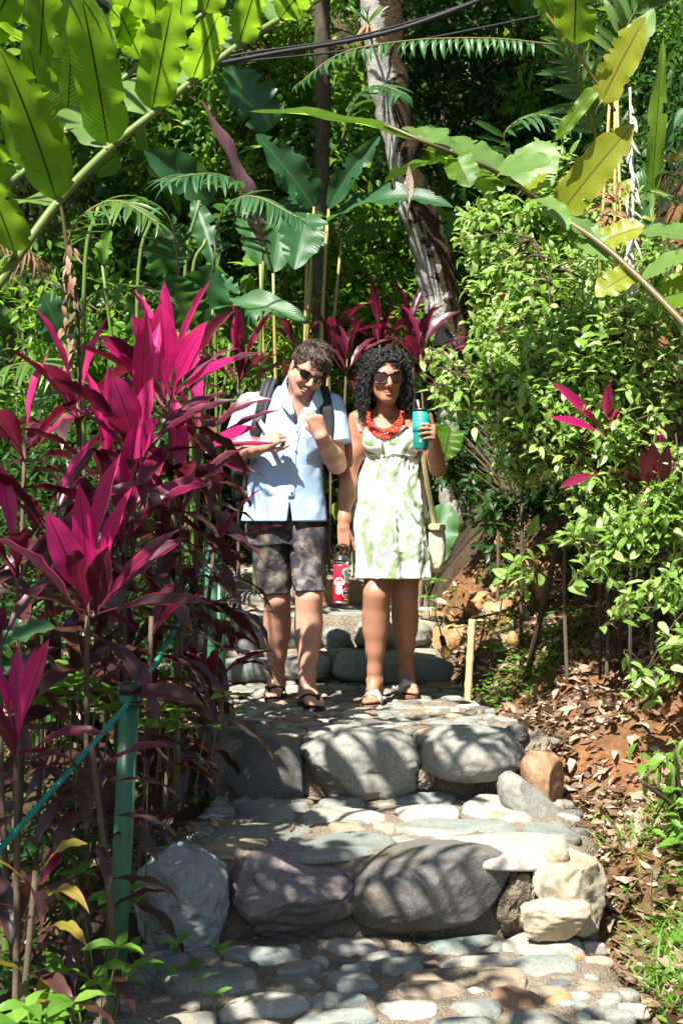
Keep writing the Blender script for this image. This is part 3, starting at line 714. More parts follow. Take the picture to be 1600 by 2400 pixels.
hero(CP[4][7], [(205, 1420, 4.55, 108, 1195, 4.4, .10, 'cord_young', (.25, -1, .3)), (210, 1415, 4.55, 185, 1130, 4.45, .075, 'cord_young', (.3, -1, .1)), (215, 1400, 4.55, 312, 1140, 4.4, .06, 'cord_young', (-.6, -1, .2)),
                (225, 1440, 4.55, 500, 1416, 4.2, .075, 'cord_old', (-.1, -.55, .9)), (250, 1620, 4.3, 478, 1650, 4.15, .085, 'cord_old', (.1, -.5, .9)), (230, 1430, 4.55, 420, 1240, 4.4, .06, 'cord_mid', (-.6, -.8, .5)),
                (215, 1440, 4.55, 20, 1385, 4.3, .06, 'cord_old', (.2, -.6, .8)), (225, 1440, 4.5, 255, 1280, 4.35, .09, 'cord_mid', (-.2, -1, .1))])
hero(CP[15][7], [(470, 1050, 6.25, 650, 1040, 6.2, .07, 'cord_mid', (0, -.7, .8)), (470, 1060, 6.25, 600, 1000, 6.1, .07, 'cord_young', (-.3, -.8, .6)), (480, 1060, 6.25, 590, 1110, 6.2, .07, 'cord_mid', (.1, -.8, .6))])
# cordylines farther back and inside the shrub on the right
for i, (px, py, d, L, a, b, c, lab) in enumerate([
 (890, 800, 10.2, .40, 2, 7, 5, 'dark magenta cordyline behind the woman\'s head, left of the leaning trunk'),
 (965, 790, 10.0, .38, 2, 7, 5, 'dark magenta cordyline against the foot of the leaning trunk'),
 (812, 860, 9.2, .34, 2, 6, 4, 'magenta cordyline between the heads of the couple'),
 (770, 810, 9.6, .32, 1, 5, 4, 'dark red cordyline just behind the man\'s head'),
 (690, 800, 9.8, .30, 1, 5, 4, 'magenta cordyline mostly hidden by the man\'s hair'),
 (985, 850, 9.3, .36, 3, 6, 4, 'dark cordyline low behind the woman\'s curls'),
 (1165, 790, 8.0, .30, 2, 3, 2, 'pink cordyline at the left end of the right hand shrub'),
 (1220, 850, 7.4, .24, 2, 2, 2, 'small pink cordyline peeking out of the right hand shrub'),
 (1420, 1000, 6.5, .26, 1, 2, 3, 'pink cordyline growing up through the middle of the shrub'),
 (1530, 1160, 6.1, .28, 1, 3, 3, 'dark red cordyline in the lower right of the shrub'),
 (1330, 1130, 6.6, .26, 0, 2, 3, 'cordyline with one red leaf arching under the shrub')]):
    cordyline(at(px, py, d), gbase(px, d), L, a, b, c, lab, 700 + i, (rgc.normal() * .1, 0), 'cordylines behind and beside the couple', young='cord_young' if d < 8.5 else 'cord_mid')
t_ = next(o for o in col.objects if o.get('label', '').startswith('pink cordyline growing up through'))
for (bx, by, tx, ty, d, w) in [(1415, 1010, 1292, 895, 5.9, .05), (1420, 990, 1428, 895, 5.9, .045), (1415, 1015, 1288, 978, 5.8, .045), (1425, 1005, 1450, 960, 5.9, .04), (1400, 1110, 1310, 1145, 5.75, .045), (1530, 1140, 1528, 1035, 5.75, .075), (1550, 1150, 1565, 1040, 5.7, .06), (1520, 1150, 1500, 1050, 5.75, .05)]:
    leaf_between(at(bx, by, d + .15), at(tx, ty, d), w, (-.2, -.9, .5), prof_cord, 'cord_young' if by < 1110 else 'cord_mid', t_, nl=10, nw=2, fold=.3, bend=.3)

# ------------------------------------------------------------------ ginger stalks with large blades
def stalk_pts(px): return [at(x, y, d) for x, y, d in px]
def ginger(label, pts, r0, r1, leaves, mat_stem, group='giant ginger stalks arching over the path', far=1., back=0.):
    fk = lambda x: 1 + (far - 1) * min(1, max(0, (x - 1020) / 250)); pts = [(x, y, d * fk(x)) for x, y, d in pts]; leaves = [(a, b, c * fk(a), e, f, g * fk(a), w * fk(a), m, n, h) for a, b, c, e, f, g, w, m, n, h in leaves]
    P = catmull(stalk_pts(pts), 6); base = Vector(P[0]); t = thing('ginger_plant', base, label, 'ginger plant', group)
    obj('stalk', tube_mesh('stalk', P, np.linspace(r0, r1, len(P)), 8), G[mat_stem], t)
    for k, (bx, by, bd, tx, ty, td, w, mat, nrm, bend) in enumerate(leaves):
        rg = np.random.default_rng(int(abs(tx) * 7 + abs(ty)) + k)
        Bv = at(bx, by, bd + back); Tv = at(tx, ty, td + back * 2)
        leaf_between(Bv, Tv, w * (.86 if bx < 800 else 1), nrm, prof_ginger, mat, t, nl=30, nw=4, fold=.12, bend=bend, bpow=1.2, wave=.006, wfreq=rg.uniform(2.2, 3.6), rg=rg, tears=int(rg.integers(0, 4)), ragged=.014)
        pb = Bv + (Bv - Tv).normalized() * .02
        obj('petiole', tube_mesh('petiole', [pb, Bv + (Tv - Bv) * .03], [.006, .004], 6), G['stem_olive'], t)
    return t
U = (0.15, 1.0, .75)             # upper sides face away and up: the underside, lit through, is seen
ginger('huge backlit green ginger stalk crossing the upper left corner, the nearer one',
       [(-700, 2000, 3.4), (-420, 1350, 3.6), (-140, 850, 3.85), (0, 662, 4.0), (135, 475, 4.1), (255, 350, 4.2), (360, 265, 4.25), (450, 190, 4.3), (560, 105, 4.35), (655, 45, 4.4), (760, -8, 4.45), (900, -90, 4.5)], .016, .008,
       [(133, 470, 4.1, -5, 105, 3.85, .20, 'ginger', (.5, 1, .6), .25), (255, 345, 4.2, 185, -40, 3.95, .16, 'ginger', U, .2), (357, 258, 4.25, 405, 5, 4.05, .14, 'ginger', (-.1, 1, .7), .2),
        (450, 188, 4.3, 515, 30, 4.1, .115, 'ginger', (-.2, 1, .7), .2), (560, 103, 4.35, 600, -30, 4.2, .11, 'ginger', U, .2), (655, 45, 4.4, 740, -60, 4.2, .11, 'ginger', U, .2), (35, 592, 4.0, -60, 380, 3.8, .17, 'ginger', (.6, 1, .4), .3),
        (245, 345, 4.2, 150, 255, 4.45, .13, 'ginger_pale', (-.2, -.6, 1), .5), (345, 270, 4.25, 290, 190, 4.45, .11, 'ginger_pale', (-.1, -.6, 1), .5), (130, 480, 4.1, 20, 490, 4.35, .15, 'ginger_pale', (0, -.6, 1), .6),
        (440, 200, 4.3, 390, 120, 4.5, .10, 'ginger_pale', (-.1, -.6, 1), .5), (545, 115, 4.35, 500, 40, 4.5, .10, 'ginger_pale', (-.1, -.6, 1), .5), (30, 600, 4.0, -60, 690, 4.15, .15, 'ginger_pale', (.2, -.7, .8), .5), (655, 50, 4.4, 600, 0, 4.5, .1, 'ginger_pale', (-.1, -.6, 1), .5)], 'stem_green')
ginger('backlit green ginger stalk parallel to and behind the nearest one in the upper left corner',
       [(-650, 1500, 4.4), (-300, 820, 4.6), (0, 458, 4.8), (60, 400, 4.85), (160, 300, 4.9), (260, 210, 4.95), (420, 75, 5.0), (530, -8, 5.05), (660, -120, 5.1)], .014, .007,
       [(158, 298, 4.9, 170, -20, 4.7, .15, 'ginger', U, .2), (90, 180, 5.0, 105, -60, 4.8, .16, 'ginger', U, .2), (265, 112, 4.95, 318, -30, 4.75, .13, 'ginger', U, .2), (330, 140, 4.98, 270, 10, 4.8, .13, 'ginger', U, .2), (420, 75, 5.0, 430, -60, 4.8, .12, 'ginger', U, .2),
        (0, 440, 4.8, -90, 240, 4.6, .17, 'ginger', U, .3), (210, 255, 4.93, 235, 20, 4.75, .15, 'ginger', U, .2), (480, 30, 5.02, 520, -90, 4.85, .13, 'ginger', U, .2), (110, 350, 4.87, 70, 110, 4.72, .16, 'ginger', U, .2), (370, 115, 4.98, 360, -30, 4.8, .13, 'ginger', U, .2), (150, 310, 4.9, 60, 300, 5.1, .14, 'ginger_pale', (0, -.6, 1), .5), (60, 400, 4.85, -60, 420, 5.0, .15, 'ginger_pale', (0, -.6, 1), .5), (60, 395, 4.85, 20, 120, 4.7, .15, 'ginger', U, .2)], 'stem_green')
ginger('third leafy ginger stalk filling the very corner at upper left',
       [(-800, 1300, 5.0), (-500, 800, 5.2), (-150, 240, 5.4), (0, 60, 5.5), (120, -60, 5.6)], .013, .007,
       [(-40, 100, 5.45, 60, -90, 5.3, .17, 'ginger', U, .2), (-100, 180, 5.4, -20, -20, 5.25, .17, 'ginger', U, .2), (20, 40, 5.5, 115, -30, 5.3, .15, 'ginger', U, .2), (-20, 70, 5.5, 90, 110, 5.3, .13, 'ginger', (.2, .4, 1), .3), (-90, 170, 5.4, 60, 250, 5.3, .15, 'ginger', (.2, .2, 1), .4), (-60, 140, 5.4, 150, 130, 5.2, .10, 'ginger_pale', (.1, -.2, 1), .3)], 'stem_green')
V_ = (0, -.55, 1)
ginger('long ginger stalk arching from the right edge towards the middle of the picture',
       [(2300, 1900, 3.9), (2000, 1300, 4.3), (1760, 930, 4.7), (1600, 757, 4.95), (1490, 645, 5.1), (1400, 566, 5.2), (1300, 500, 5.3), (1235, 450, 5.35), (1160, 402, 5.4), (1080, 368, 5.45), (1000, 335, 5.5), (900, 292, 5.55)], .017, .007,
       [(1005, 338, 5.5, 585, 262, 5.4, .17, 'ginger', (.1, -.45, 1), .35), (1085, 372, 5.45, 900, 430, 5.3, .18, 'ginger', (-.3, -.35, .9), .5), (1225, 445, 5.35, 1070, 400, 5.1, .19, 'ginger', (-.1, -.7, .7), .5), (1100, 378, 5.45, 940, 300, 5.4, .17, 'ginger_pale', V_, .3),
        (1180, 410, 5.4, 1050, 322, 5.4, .18, 'ginger_pale', V_, .3), (1240, 450, 5.35, 1270, 330, 5.4, .17, 'ginger_pale', V_, .4), (1160, 402, 5.4, 1290, 385, 5.2, .15, 'ginger_pale', (0, -.9, .7), .4), (1060, 360, 5.45, 1100, 440, 5.3, .12, 'ginger', (0, -1, .3), .4), (1330, 520, 5.3, 1420, 610, 5.1, .12, 'ginger_pale', (0, -.9, .5), .4), (1540, 700, 5.05, 1660, 680, 4.9, .14, 'ginger', (0, -.9, .5), .4), (1310, 503, 5.3, 1485, 290, 5.1, .145, 'ginger_yellow', (-.55, -.9, -.1), .25), (1230, 450, 5.35, 1285, 405, 5.3, .06, 'ginger_yellow', V_, .3),
        (1405, 568, 5.2, 1510, 530, 5.1, .12, 'ginger_yellow', (0, -.8, .6), .2), (1390, 560, 5.2, 1270, 480, 5.25, .13, 'ginger_pale', V_, .3), (1490, 545, 5.3, 1640, 560, 5.0, .15, 'ginger_pale', (.1, -.8, .7), .3), (1500, 655, 5.1, 1640, 590, 4.9, .12, 'ginger_pale', (.1, -.8, .7), .4),
        (1480, 640, 5.1, 1395, 695, 5.0, .10, 'ginger_yellow', (-.1, -.8, .5), .4), (1250, 455, 5.35, 1330, 540, 5.1, .09, 'ginger_pale', V_, .6), (1165, 405, 5.4, 1130, 455, 5.25, .13, 'ginger_pale', (-.1, -.9, .4), .3), (1000, 336, 5.5, 1040, 300, 5.6, .1, 'ginger_pale', V_, .3)], 'stem_arch', far=1.13, back=.05)
ginger('ginger stalk with yellow green leaves hanging into the upper right corner',
       [(1180, -330, 5.6), (1215, -60, 5.7), (1250, 0, 5.75), (1340, 110, 5.8), (1405, 205, 5.85), (1440, 260, 5.9)], .011, .006,
       [(1345, 105, 5.8, 1352, -90, 5.6, .16, 'ginger', (-.2, -1, .1), .2), (1408, 240, 5.85, 1512, 40, 5.7, .15, 'ginger_yellow', (-.5, -1, .2), .2), (1300, 60, 5.8, 1240, -60, 5.7, .12, 'ginger', (.3, -1, .2), .2), (1440, 200, 5.9, 1530, 20, 5.95, .13, 'ginger_pale', (-.4, -.8, .6), .2), (1400, 200, 5.85, 1300, 330, 5.9, .06, 'ginger', (0, -1, .3), .3)], 'stem_olive')

# ------------------------------------------------------------------ paddle leaved plants (heliconia) in the middle distance
def paddle_plant(label, base, leaves, group='paddle leaved plants behind the couple'):
    t = thing('paddle_leaf_plant', base, label, 'tropical plant', group)
    for k, (bx, by, d, tx, ty, td, w, mat, nrm, bend, sx, stem) in enumerate(leaves):
        rg = np.random.default_rng(int(abs(tx) * 3 + abs(ty)) + k); Bv = at(bx, by, d)
        leaf_between(Bv, at(tx, ty, td), w, nrm, prof_paddle, mat, t, nl=28, nw=4, fold=rg.uniform(.18, .42), bend=bend + rg.uniform(.05, .45), wave=.018, wfreq=rg.uniform(2, 5), twist=rg.normal() * .35, rg=rg, tears=int(rg.integers(1, 6)), ragged=.012)
        if stem:
            foot = Vector((base[0] + sx, base[1] + rg.normal() * .05, base[2] - .05))
            P = catmull([foot, foot.lerp(Bv, .5) + Vector((-.03 * sx, 0, .05)), Bv], 5)
            obj('stalk', tube_mesh('stalk', P, np.linspace(.017, .009, len(P)), 7), G[stem], t)
    return t
gb = gbase(690, 9.5)
paddle_plant('clump of tall dark blue green paddle leaves on golden stalks behind the man', gb,
    [(640, 300, 9.7, 528, 160, 9.6, .34, 'paddle', (.3, -1, .1), .15, -.12, None), (735, 485, 9.6, 600, 315, 9.4, .27, 'paddle', (.4, -1, .2), .2, .0, 'stem_gold'), (722, 500, 9.5, 690, 632, 9.2, .30, 'paddle', (0, -1, .2), .2, .03, 'stem_gold'),
     (770, 490, 9.6, 890, 318, 9.4, .16, 'paddle', (-.8, -1, .1), .2, .07, 'stem_gold'), (765, 520, 9.6, 1062, 486, 9.3, .22, 'paddle', (-.1, -.45, 1), .6, .12, 'stem_gold'), (500, 470, 9.5, 338, 352, 9.2, .26, 'paddle', (.4, -1, .2), .2, -.3, None),
     (600, 330, 9.8, 640, 190, 9.7, .05, 'paddle', (0, -1, 0), .1, -.1, None), (730, 620, 9.6, 690, 440, 9.7, .24, 'paddle', (.1, -1, .2), .2, .02, 'stem_gold'), (800, 560, 9.7, 950, 540, 9.5, .2, 'paddle', (-.1, -.5, 1), .5, .1, 'stem_gold'), (610, 620, 9.6, 560, 470, 9.7, .18, 'paddle', (.2, -1, .2), .2, -.16, 'stem_gold'), (640, 640, 9.5, 660, 470, 9.9, .2, 'paddle', (.2, -1, .2), .2, -.1, 'stem_gold')])
paddle_plant('clump of broad dark green paddle leaves behind the tallest pink cordyline', gbase(420, 8.9),
    [(390, 640, 8.6, 360, 535, 8.5, .28, 'paddle', (.2, -1, .3), .2, 0, 'stem_green'), (470, 760, 8.7, 500, 620, 8.5, .36, 'paddle', (-.1, -1, .2), .15, .05, 'stem_green'), (440, 760, 8.6, 395, 640, 8.4, .30, 'paddle', (.3, -1, .2), .2, 0, None), (500, 720, 8.6, 725, 758, 8.4, .18, 'paddle', (0, -.6, 1), .4, .05, 'stem_green'),
     (480, 660, 8.8, 560, 690, 8.6, .16, 'paddle', (0, -.6, 1), .3, .08, 'stem_green'), (330, 790, 8.5, 300, 690, 8.3, .20, 'paddle', (.3, -1, .2), .2, -.05, None), (150, 800, 8.4, 100, 690, 8.3, .25, 'paddle', (.3, -1, .2), .2, -.3, 'stem_green'), (240, 620, 8.7, 262, 540, 8.6, .12, 'herb', (-.1, -1, .5), .3, -.2, 'stem_green'), (540, 800, 8.9, 600, 700, 8.8, .22, 'paddle', (-.1, -1, .3), .2, .1, 'stem_green')])
paddle_plant('tall thin stalks carrying a long purple backed leaf above the pink cordyline', gbase(520, 9.2),
    [(618, 578, 9.0, 468, 232, 8.7, .15, 'purple', (.9, -1, 0), .12, .2, 'stem_green'), (500, 620, 9.1, 455, 470, 9.3, .16, 'paddle', (.3, -1, .2), .2, .0, 'stem_green')])
paddle_plant('upright rolled green leaf standing at the right edge', gbase(1560, 7.2),
    [(1525, 470, 7.0, 1552, 95, 6.9, .085, 'ginger', (-.2, -1, .0), .05, 0, 'stem_green'), (1490, 720, 7.1, 1520, 420, 7.0, .10, 'paddle', (-.3, -1, .1), .1, -.04, None), (1500, 520, 7.1, 1610, 250, 7.0, .16, 'paddle', (-.3, -.6, .8), .5, -.02, 'stem_green'), (1450, 430, 7.2, 1530, 520, 7.0, .14, 'ginger_yellow', (-.2, -.7, .8), .4, -.05, None), (1500, 440, 7.2, 1605, 360, 7.0, .13, 'ginger_yellow', (-.2, -.7, .8), .4, -.03, 'stem_green')], 'plants at the right edge')
paddle_plant('broad green leaves low at the left edge below the cordylines', gbase(40, 4.9),
    [(-40, 1560, 4.7, 130, 1470, 4.5, .14, 'paddle', (0, -.5, 1), .3, 0, 'stem_green'), (-60, 1600, 4.7, 110, 1560, 4.4, .12, 'paddle', (0, -.5, 1), .4, 0, None)], 'plants at the left edge')
paddle_plant('single hanging green leaf under the right hand shrub by the path', gbase(1130, 8.6),
    [(1195, 1010, 8.0, 1165, 1125, 7.9, .11, 'paddle', (-.2, -1, .3), .2, 0, None), (1055, 1000, 8.2, 1040, 1080, 8.1, .16, 'ginger', (0, -1, .3), .2, -.1, None), (1040, 1180, 8.3, 1030, 1330, 8.2, .18, 'paddle', (0, -1, .3), .2, -.1, None)], 'plants beside the steps')

# ------------------------------------------------------------------ feathery fronds
def leaflet_tpl(mat, k, W, bend):
    rg = np.random.default_rng(1200 + k); V, F, uv = blade(1, W, prof_strap, 6, 1, .35, bend, 1.2, 0, 3, rg.normal() * .3, rg)
    me = mesh_np('leaflet', V, F, uv); me.materials.append(G[mat]); return me
LT = {(m, b): [leaflet_tpl(m, k, w, bd + .15 * k) for k in range(3)] for m, b, w, bd in (('palm', 0, .10, .5), ('fern', 0, .22, .7), ('paddle', 0, .14, .5), ('dry_frond', 0, .07, 1.2), ('palm', 1, .20, .4))}
def frond(label, pts, Lmax, n, mat, key=0, group='feathery fronds', up=(0, -.3, 1), droop=.25, name='palm_frond', cat='palm frond', rmax=.007, ang=60):
    P = catmull(stalk_pts(pts), 8); t = thing(name, Vector(P[0]), label, cat, group)
    obj('rachis', tube_mesh('rachis', P, np.linspace(rmax, rmax * .35, len(P)), 6), G['stem_olive' if mat != 'dry_frond' else 'stem_brown'], t)
    s = np.concatenate([[0], np.cumsum(np.linalg.norm(np.diff(P, axis=0), axis=1))]); s /= s[-1]; rg = np.random.default_rng(int(abs(pts[0][0]) + abs(pts[0][1])))
    for i in range(n):
        u = .1 + .9 * i / (n - 1); p = np.array([np.interp(u, s, P[:, k]) for k in range(3)]); q = np.array([np.interp(min(1, u + .02), s, P[:, k]) for k in range(3)]); q0 = np.array([np.interp(u - .02, s, P[:, k]) for k in range(3)])
        T = Vector(q - q0).normalized(); upv = Vector(up); upv = (upv - T * upv.dot(T)).normalized(); side = T.cross(upv)
        ln = Lmax * (.45 + .55 * math.sin(math.pi * min(1, u * .85 + .12)))
        for sg in (-1, 1):
            a = R(ang) * (1 - .45 * u); d = T * math.cos(a) + side * sg * math.sin(a) + Vector((0, 0, -droop)) + Vector(rg.normal(size=3)) * .15
            if rg.random() < .05: continue
            inst('leaflet', LT[(mat, key)][int(rg.integers(3))], t, p, frame(d, upv + side * sg * -.3), ln * rg.uniform(.68, 1.12))
    return t
frond('sunlit feathery palm frond below the ginger stalk at left', [(150, 620, 6.6), (180, 520, 6.5), (270, 470, 6.4), (370, 520, 6.2)], .20, 26, 'palm')
frond('pale sunlit palm frond just above the tallest pink cordyline', [(170, 800, 7.4), (210, 700, 7.3), (290, 670, 7.2), (385, 690, 7.0)], .17, 24, 'palm')
frond('palm frond at the left edge behind the magenta leaves', [(-60, 1000, 6.8), (0, 880, 6.8), (80, 850, 6.6), (170, 890, 6.4)], .20, 24, 'palm')
frond('shaded palm frond in front of the long purple leaf', [(640, 640, 8.2), (590, 480, 8.0), (520, 410, 7.8), (380, 420, 7.5)], .24, 28, 'paddle')
frond('dark palm frond hanging in the centre left above the couple', [(500, 640, 7.8), (520, 500, 7.7), (590, 460, 7.5), (700, 510, 7.3)], .22, 26, 'paddle')
frond('dark palm frond drooping left of the tall golden stalks', [(420, 640, 7.6), (400, 520, 7.5), (340, 470, 7.4), (250, 500, 7.3)], .22, 24, 'paddle')
frond('broad lobed frond in shade right of the thin trunk', [(800, 330, 9.6), (830, 240, 9.5), (880, 200, 9.4), (940, 215, 9.2)], .26, 18, 'paddle')
frond('long hanging fern frond under the overhead cables', [(1300, 105, 6.8), (1150, 90, 6.6), (960, 95, 6.4), (800, 125, 6.3), (695, 200, 6.2)], .10, 34, 'fern', droop=.9, name='fern_frond', cat='fern frond', ang=75, rmax=.005)
frond('lobed green frond hanging in the upper right shade', [(1400, 330, 7.2), (1370, 240, 7.1), (1340, 160, 7.0), (1310, 90, 6.9)], .22, 16, 'palm', 1, up=(0, -1, .2), droop=.15)
frond('lobed fan frond by the bleached dry stalk at right', [(1440, 520, 6.6), (1480, 460, 6.5), (1530, 450, 6.4), (1590, 470, 6.3)], .16, 10, 'palm', 1)
frond('upright bright frond in the top right corner', [(1440, 260, 7.4), (1450, 120, 7.3), (1490, 20, 7.2), (1540, -60, 7.1)], .22, 16, 'palm', 1, up=(0, -1, .3), droop=.1)
frond('brown dead palm frond at the left edge under the ginger stalk', [(-40, 560, 5.6), (20, 570, 5.6), (70, 590, 5.5), (110, 620, 5.5)], .17, 18, 'dry_frond', droop=.6, ang=40)
frond('dark lobed fronds in shade right of the leaning trunk', [(1230, 420, 8.8), (1180, 320, 8.7), (1250, 270, 8.6), (1350, 290, 8.5)], .26, 18, 'paddle')
frond('palm frond low at the left edge between cordylines', [(-80, 760, 7.2), (-20, 660, 7.1), (60, 640, 7.0), (150, 680, 6.8)], .20, 22, 'palm')
frond('yellow green palm frond behind the small dark ones at far left', [(60, 1000, 7.4), (110, 840, 7.4), (180, 780, 7.3), (260, 800, 7.2)], .20, 22, 'palm')
frond('lower fern by the rough pitted rock', [(300, 2100, 5.1), (350, 1990, 5.0), (400, 1955, 4.95), (455, 1960, 4.9)], .055, 18, 'fern', name='fern_frond', cat='fern frond', rmax=.003, group='small ferns by the lowest step')
frond('small fern drooping towards the stones', [(300, 2100, 5.1), (340, 2010, 5.0), (380, 1990, 4.9), (430, 2010, 4.85)], .05, 16, 'fern', name='fern_frond', cat='fern frond', rmax=.003, group='small ferns by the lowest step')
frond('dark little fern in the shade left of the rock', [(300, 2120, 5.1), (330, 1980, 5.1), (360, 1930, 5.1), (400, 1900, 5.1)], .055, 18, 'fern', name='fern_frond', cat='fern frond', rmax=.003, group='small ferns by the lowest step')
# ------------------------------------------------------------------ trees
t = NT('mossy_white_bark'); oc = t.pos(); sx = t.n('SeparateXYZ'); t.l(t.coord('UV'), sx.inputs[0])
nb = t.noise(4.2, 6, .75, vec=oc); nf = t.noise(40, 5, .7, vec=oc)
lich = t.ramp(t.noise(12, 5, .6, vec=oc), [(.35, (.20, .195, .175)), (.6, (.38, .37, .34))])
moss = t.ramp(nf, [(.3, (.025, .018, .010)), (.55, (.07, .048, .022)), (.75, (.085, .085, .028))])
u0 = t.math('MULTIPLY', t.math('ABSOLUTE', t.math('SUBTRACT', sx.outputs[0], .60)), 2.4)
mk = t.ramp(t.math('ADD', u0, t.math('MULTIPLY', t.math('SUBTRACT', nb, .5), 1.6)), [(.30, 1), (.36, 0)])
G['bark_moss'] = t.done(t.bsdf(t.mix(mk, moss, lich), .9, .15, t.bump(t.math('MULTIPLY', nf, t.math('SUBTRACT', 1.2, mk)), .9, .05)))
G['bark'] = m_plain('brown_bark', (.10, .07, .045), .9, .15, (25, .9), .5)
G['bark_lichen'] = m_plain('lichen_bark', (.07, .06, .042), .9, .15, (22, .9), .7)
def trunk_mesh(pts, radii, n=20, seed=0, amp=.06):
    P = catmull(stalk_pts(pts), 8); r = np.interp(np.linspace(0, 1, len(P)), np.linspace(0, 1, len(radii)), radii)
    V, F, uv = tube(P, r, n, False); C = np.repeat(P, n, 0); D = V - C
    V = C + D * (1 + amp * SN(seed, 4, 12, 3)(V))[:, None]
    return mesh_np('trunk', V, F, uv)
small = blade(1, .42, prof_ovate, 3, 1, .25, .4)
longl = blade(1, .30, prof_lance, 3, 1, .2, .5)
def leaf_cloud(mb, centers, radii, n, size, rg, tpl=small, up=.9, face=0.):
    """leaves in clumps around the given centres"""
    centers = np.asarray(centers); k = rg.integers(0, len(centers), n)
    d = rg.normal(size=(n, 3)); d /= np.linalg.norm(d, axis=1)[:, None]
    P = centers[k] + d * (rg.random(n) ** .5)[:, None] * np.asarray(radii)[k][:, None] * np.array([1, 1, .75])
    X = d * .7 + rg.normal(size=(n, 3)) * .6; X[:, 2] -= .25
    Uv = rg.normal(size=(n, 3)) * .55; Uv[:, 2] += up; Uv[:, 1] -= face
    scatter(mb, tpl, P, X, Uv, size * rg.uniform(.6, 1.35, n))
def tree(name, label, pts, radii, crown, nleaf, size, mat, seed, bark='bark', group='trees in the forest behind', tpl=small, amp=.06, nt=12):
    rg = np.random.default_rng(seed); base = at(*pts[0]); t = thing(name, base, label, 'tree', group)
    obj('trunk', trunk_mesh(pts, radii, nt, seed, amp), G[bark], t)
    C = []; Rr = []
    topp = np.array(at(*pts[-1])); bm_ = MB()
    for (px, py, d, r, n) in crown:
        c0 = np.array(at(px, py, d))
        for _ in range(n):
            v = rg.normal(size=3); v /= np.linalg.norm(v); c = c0 + v * r * rg.random() ** .4; C.append(c); Rr.append(rg.uniform(.16, .34))
            fix_tube(bm_, catmull([topp if rg.random() < .4 else c0, (c0 + c) / 2 + rg.normal(size=3) * .08, c], 3), np.linspace(.012, .003, 7), 4)
    if bm_.n: bm_.build('branches', G[bark], t)
    mb = MB(); leaf_cloud(mb, C, Rr, nleaf, size, rg, tpl); o = mb.build('crown', G[mat], t); o['kind'] = 'stuff'
    return t
tr = thing('leaning_tree', at(1075, 1000, 10.2), 'leaning tree trunk with white lichen on its left side and brown moss', 'tree')
tr.location.z = float(ground_z(tr.location.x, tr.location.y))
obj('trunk', trunk_mesh([(1095, 1330, 10.25), (1085, 1080, 10.2), (1072, 900, 10.15), (1050, 760, 10.1), (1010, 600, 10.0), (965, 440, 9.9), (925, 260, 9.8), (900, 100, 9.7), (885, -120, 9.6), (870, -400, 9.5)], [.19, .17, .14, .13, .125, .12, .125, .13, .12, .11], 28, 5, .10), G['bark_moss'], tr)
th_ = thing('slim_tree', gbase(750, 10.6), 'slim straight dark trunk rising behind the man\'s head', 'tree')
obj('trunk', trunk_mesh([(745, 1000, 10.6), (750, 700, 10.5), (752, 500, 10.4), (757, 300, 10.3), (755, 100, 10.2), (757, -300, 10.1)], [.06, .055, .05, .05, .055, .05], 14, 9, .08), G['bark_lichen'], th_)
# a tuft growing on the leaning trunk
tf = thing('air_plant', at(862, 60, 9.45), 'spiky air plant growing on the leaning trunk near the top', 'air plant')
for k in range(16):
    a = k * 2.4; d = Vector((math.cos(a) * .7, math.sin(a) * .7 - .4, .5 if k < 9 else -.9)).normalized()
    leaf_between(at(862, 55, 9.45), Vector(at(862, 55, 9.45)) + d * .17, .016, (0, -1, .4), prof_strap, 'palm' if k < 9 else 'dry_frond', tf, nl=6, nw=1, bend=.6)
# trees of the forest behind
tree('forest_tree', 'leafy tree with leaves in a sunlit tone behind the ginger stalks on the left', [(250, 1100, 12.5), (270, 600, 12.4), (280, 200, 12.2)], [.07, .06, .04], [(250, 330, 12.0, .9, 30), (420, 520, 11.6, .8, 26), (150, 620, 11.8, .8, 26)], 9000, .085, 'forest', 31)
tree('forest_tree', 'bright green leafy tree behind the slim trunk at the top', [(640, 1100, 13), (640, 500, 12.8), (650, 100, 12.6)], [.07, .06, .04], [(650, 150, 12.0, 1.0, 34), (560, 380, 12.0, .8, 26), (800, 330, 12.3, .7, 22), (820, 600, 11.6, .8, 26)], 12000, .085, 'forest', 32)
tree('forest_tree', 'tree with leaves toned for deep shade right of the leaning trunk', [(1150, 1100, 12.5), (1170, 600, 12.3), (1180, 100, 12.2)], [.06, .05, .04], [(1150, 220, 12.2, .9, 30), (1300, 420, 12.0, .8, 26), (1060, 80, 12.2, .8, 24)], 9000, .08, 'forest_shade', 33)
tree('forest_tree', 'leafy tree filling the top right behind the hanging fronds', [(1500, 1100, 11.5), (1510, 600, 11.3), (1520, 100, 11.2)], [.06, .05, .04], [(1500, 200, 11.0, .9, 30), (1420, 480, 11.0, .7, 22), (1580, 420, 10.8, .7, 22)], 8000, .085, 'forest', 34)
tree('forest_tree', 'bushy tree with small leaves low behind the couple', [(860, 1100, 11.8), (850, 800, 11.7), (840, 620, 11.6)], [.05, .04, .03], [(850, 720, 11.2, .7, 30), (700, 800, 11.0, .6, 22), (560, 820, 10.6, .6, 20)], 8000, .07, 'forest', 35)
tree('forest_tree', 'thin stemmed tree with pale leaves at the left edge', [(40, 1100, 11), (50, 700, 10.9), (60, 400, 10.8)], [.05, .04, .03], [(40, 560, 10.6, .7, 24), (160, 780, 10.4, .7, 24), (30, 850, 9.6, .6, 20)], 7000, .08, 'forest', 36)
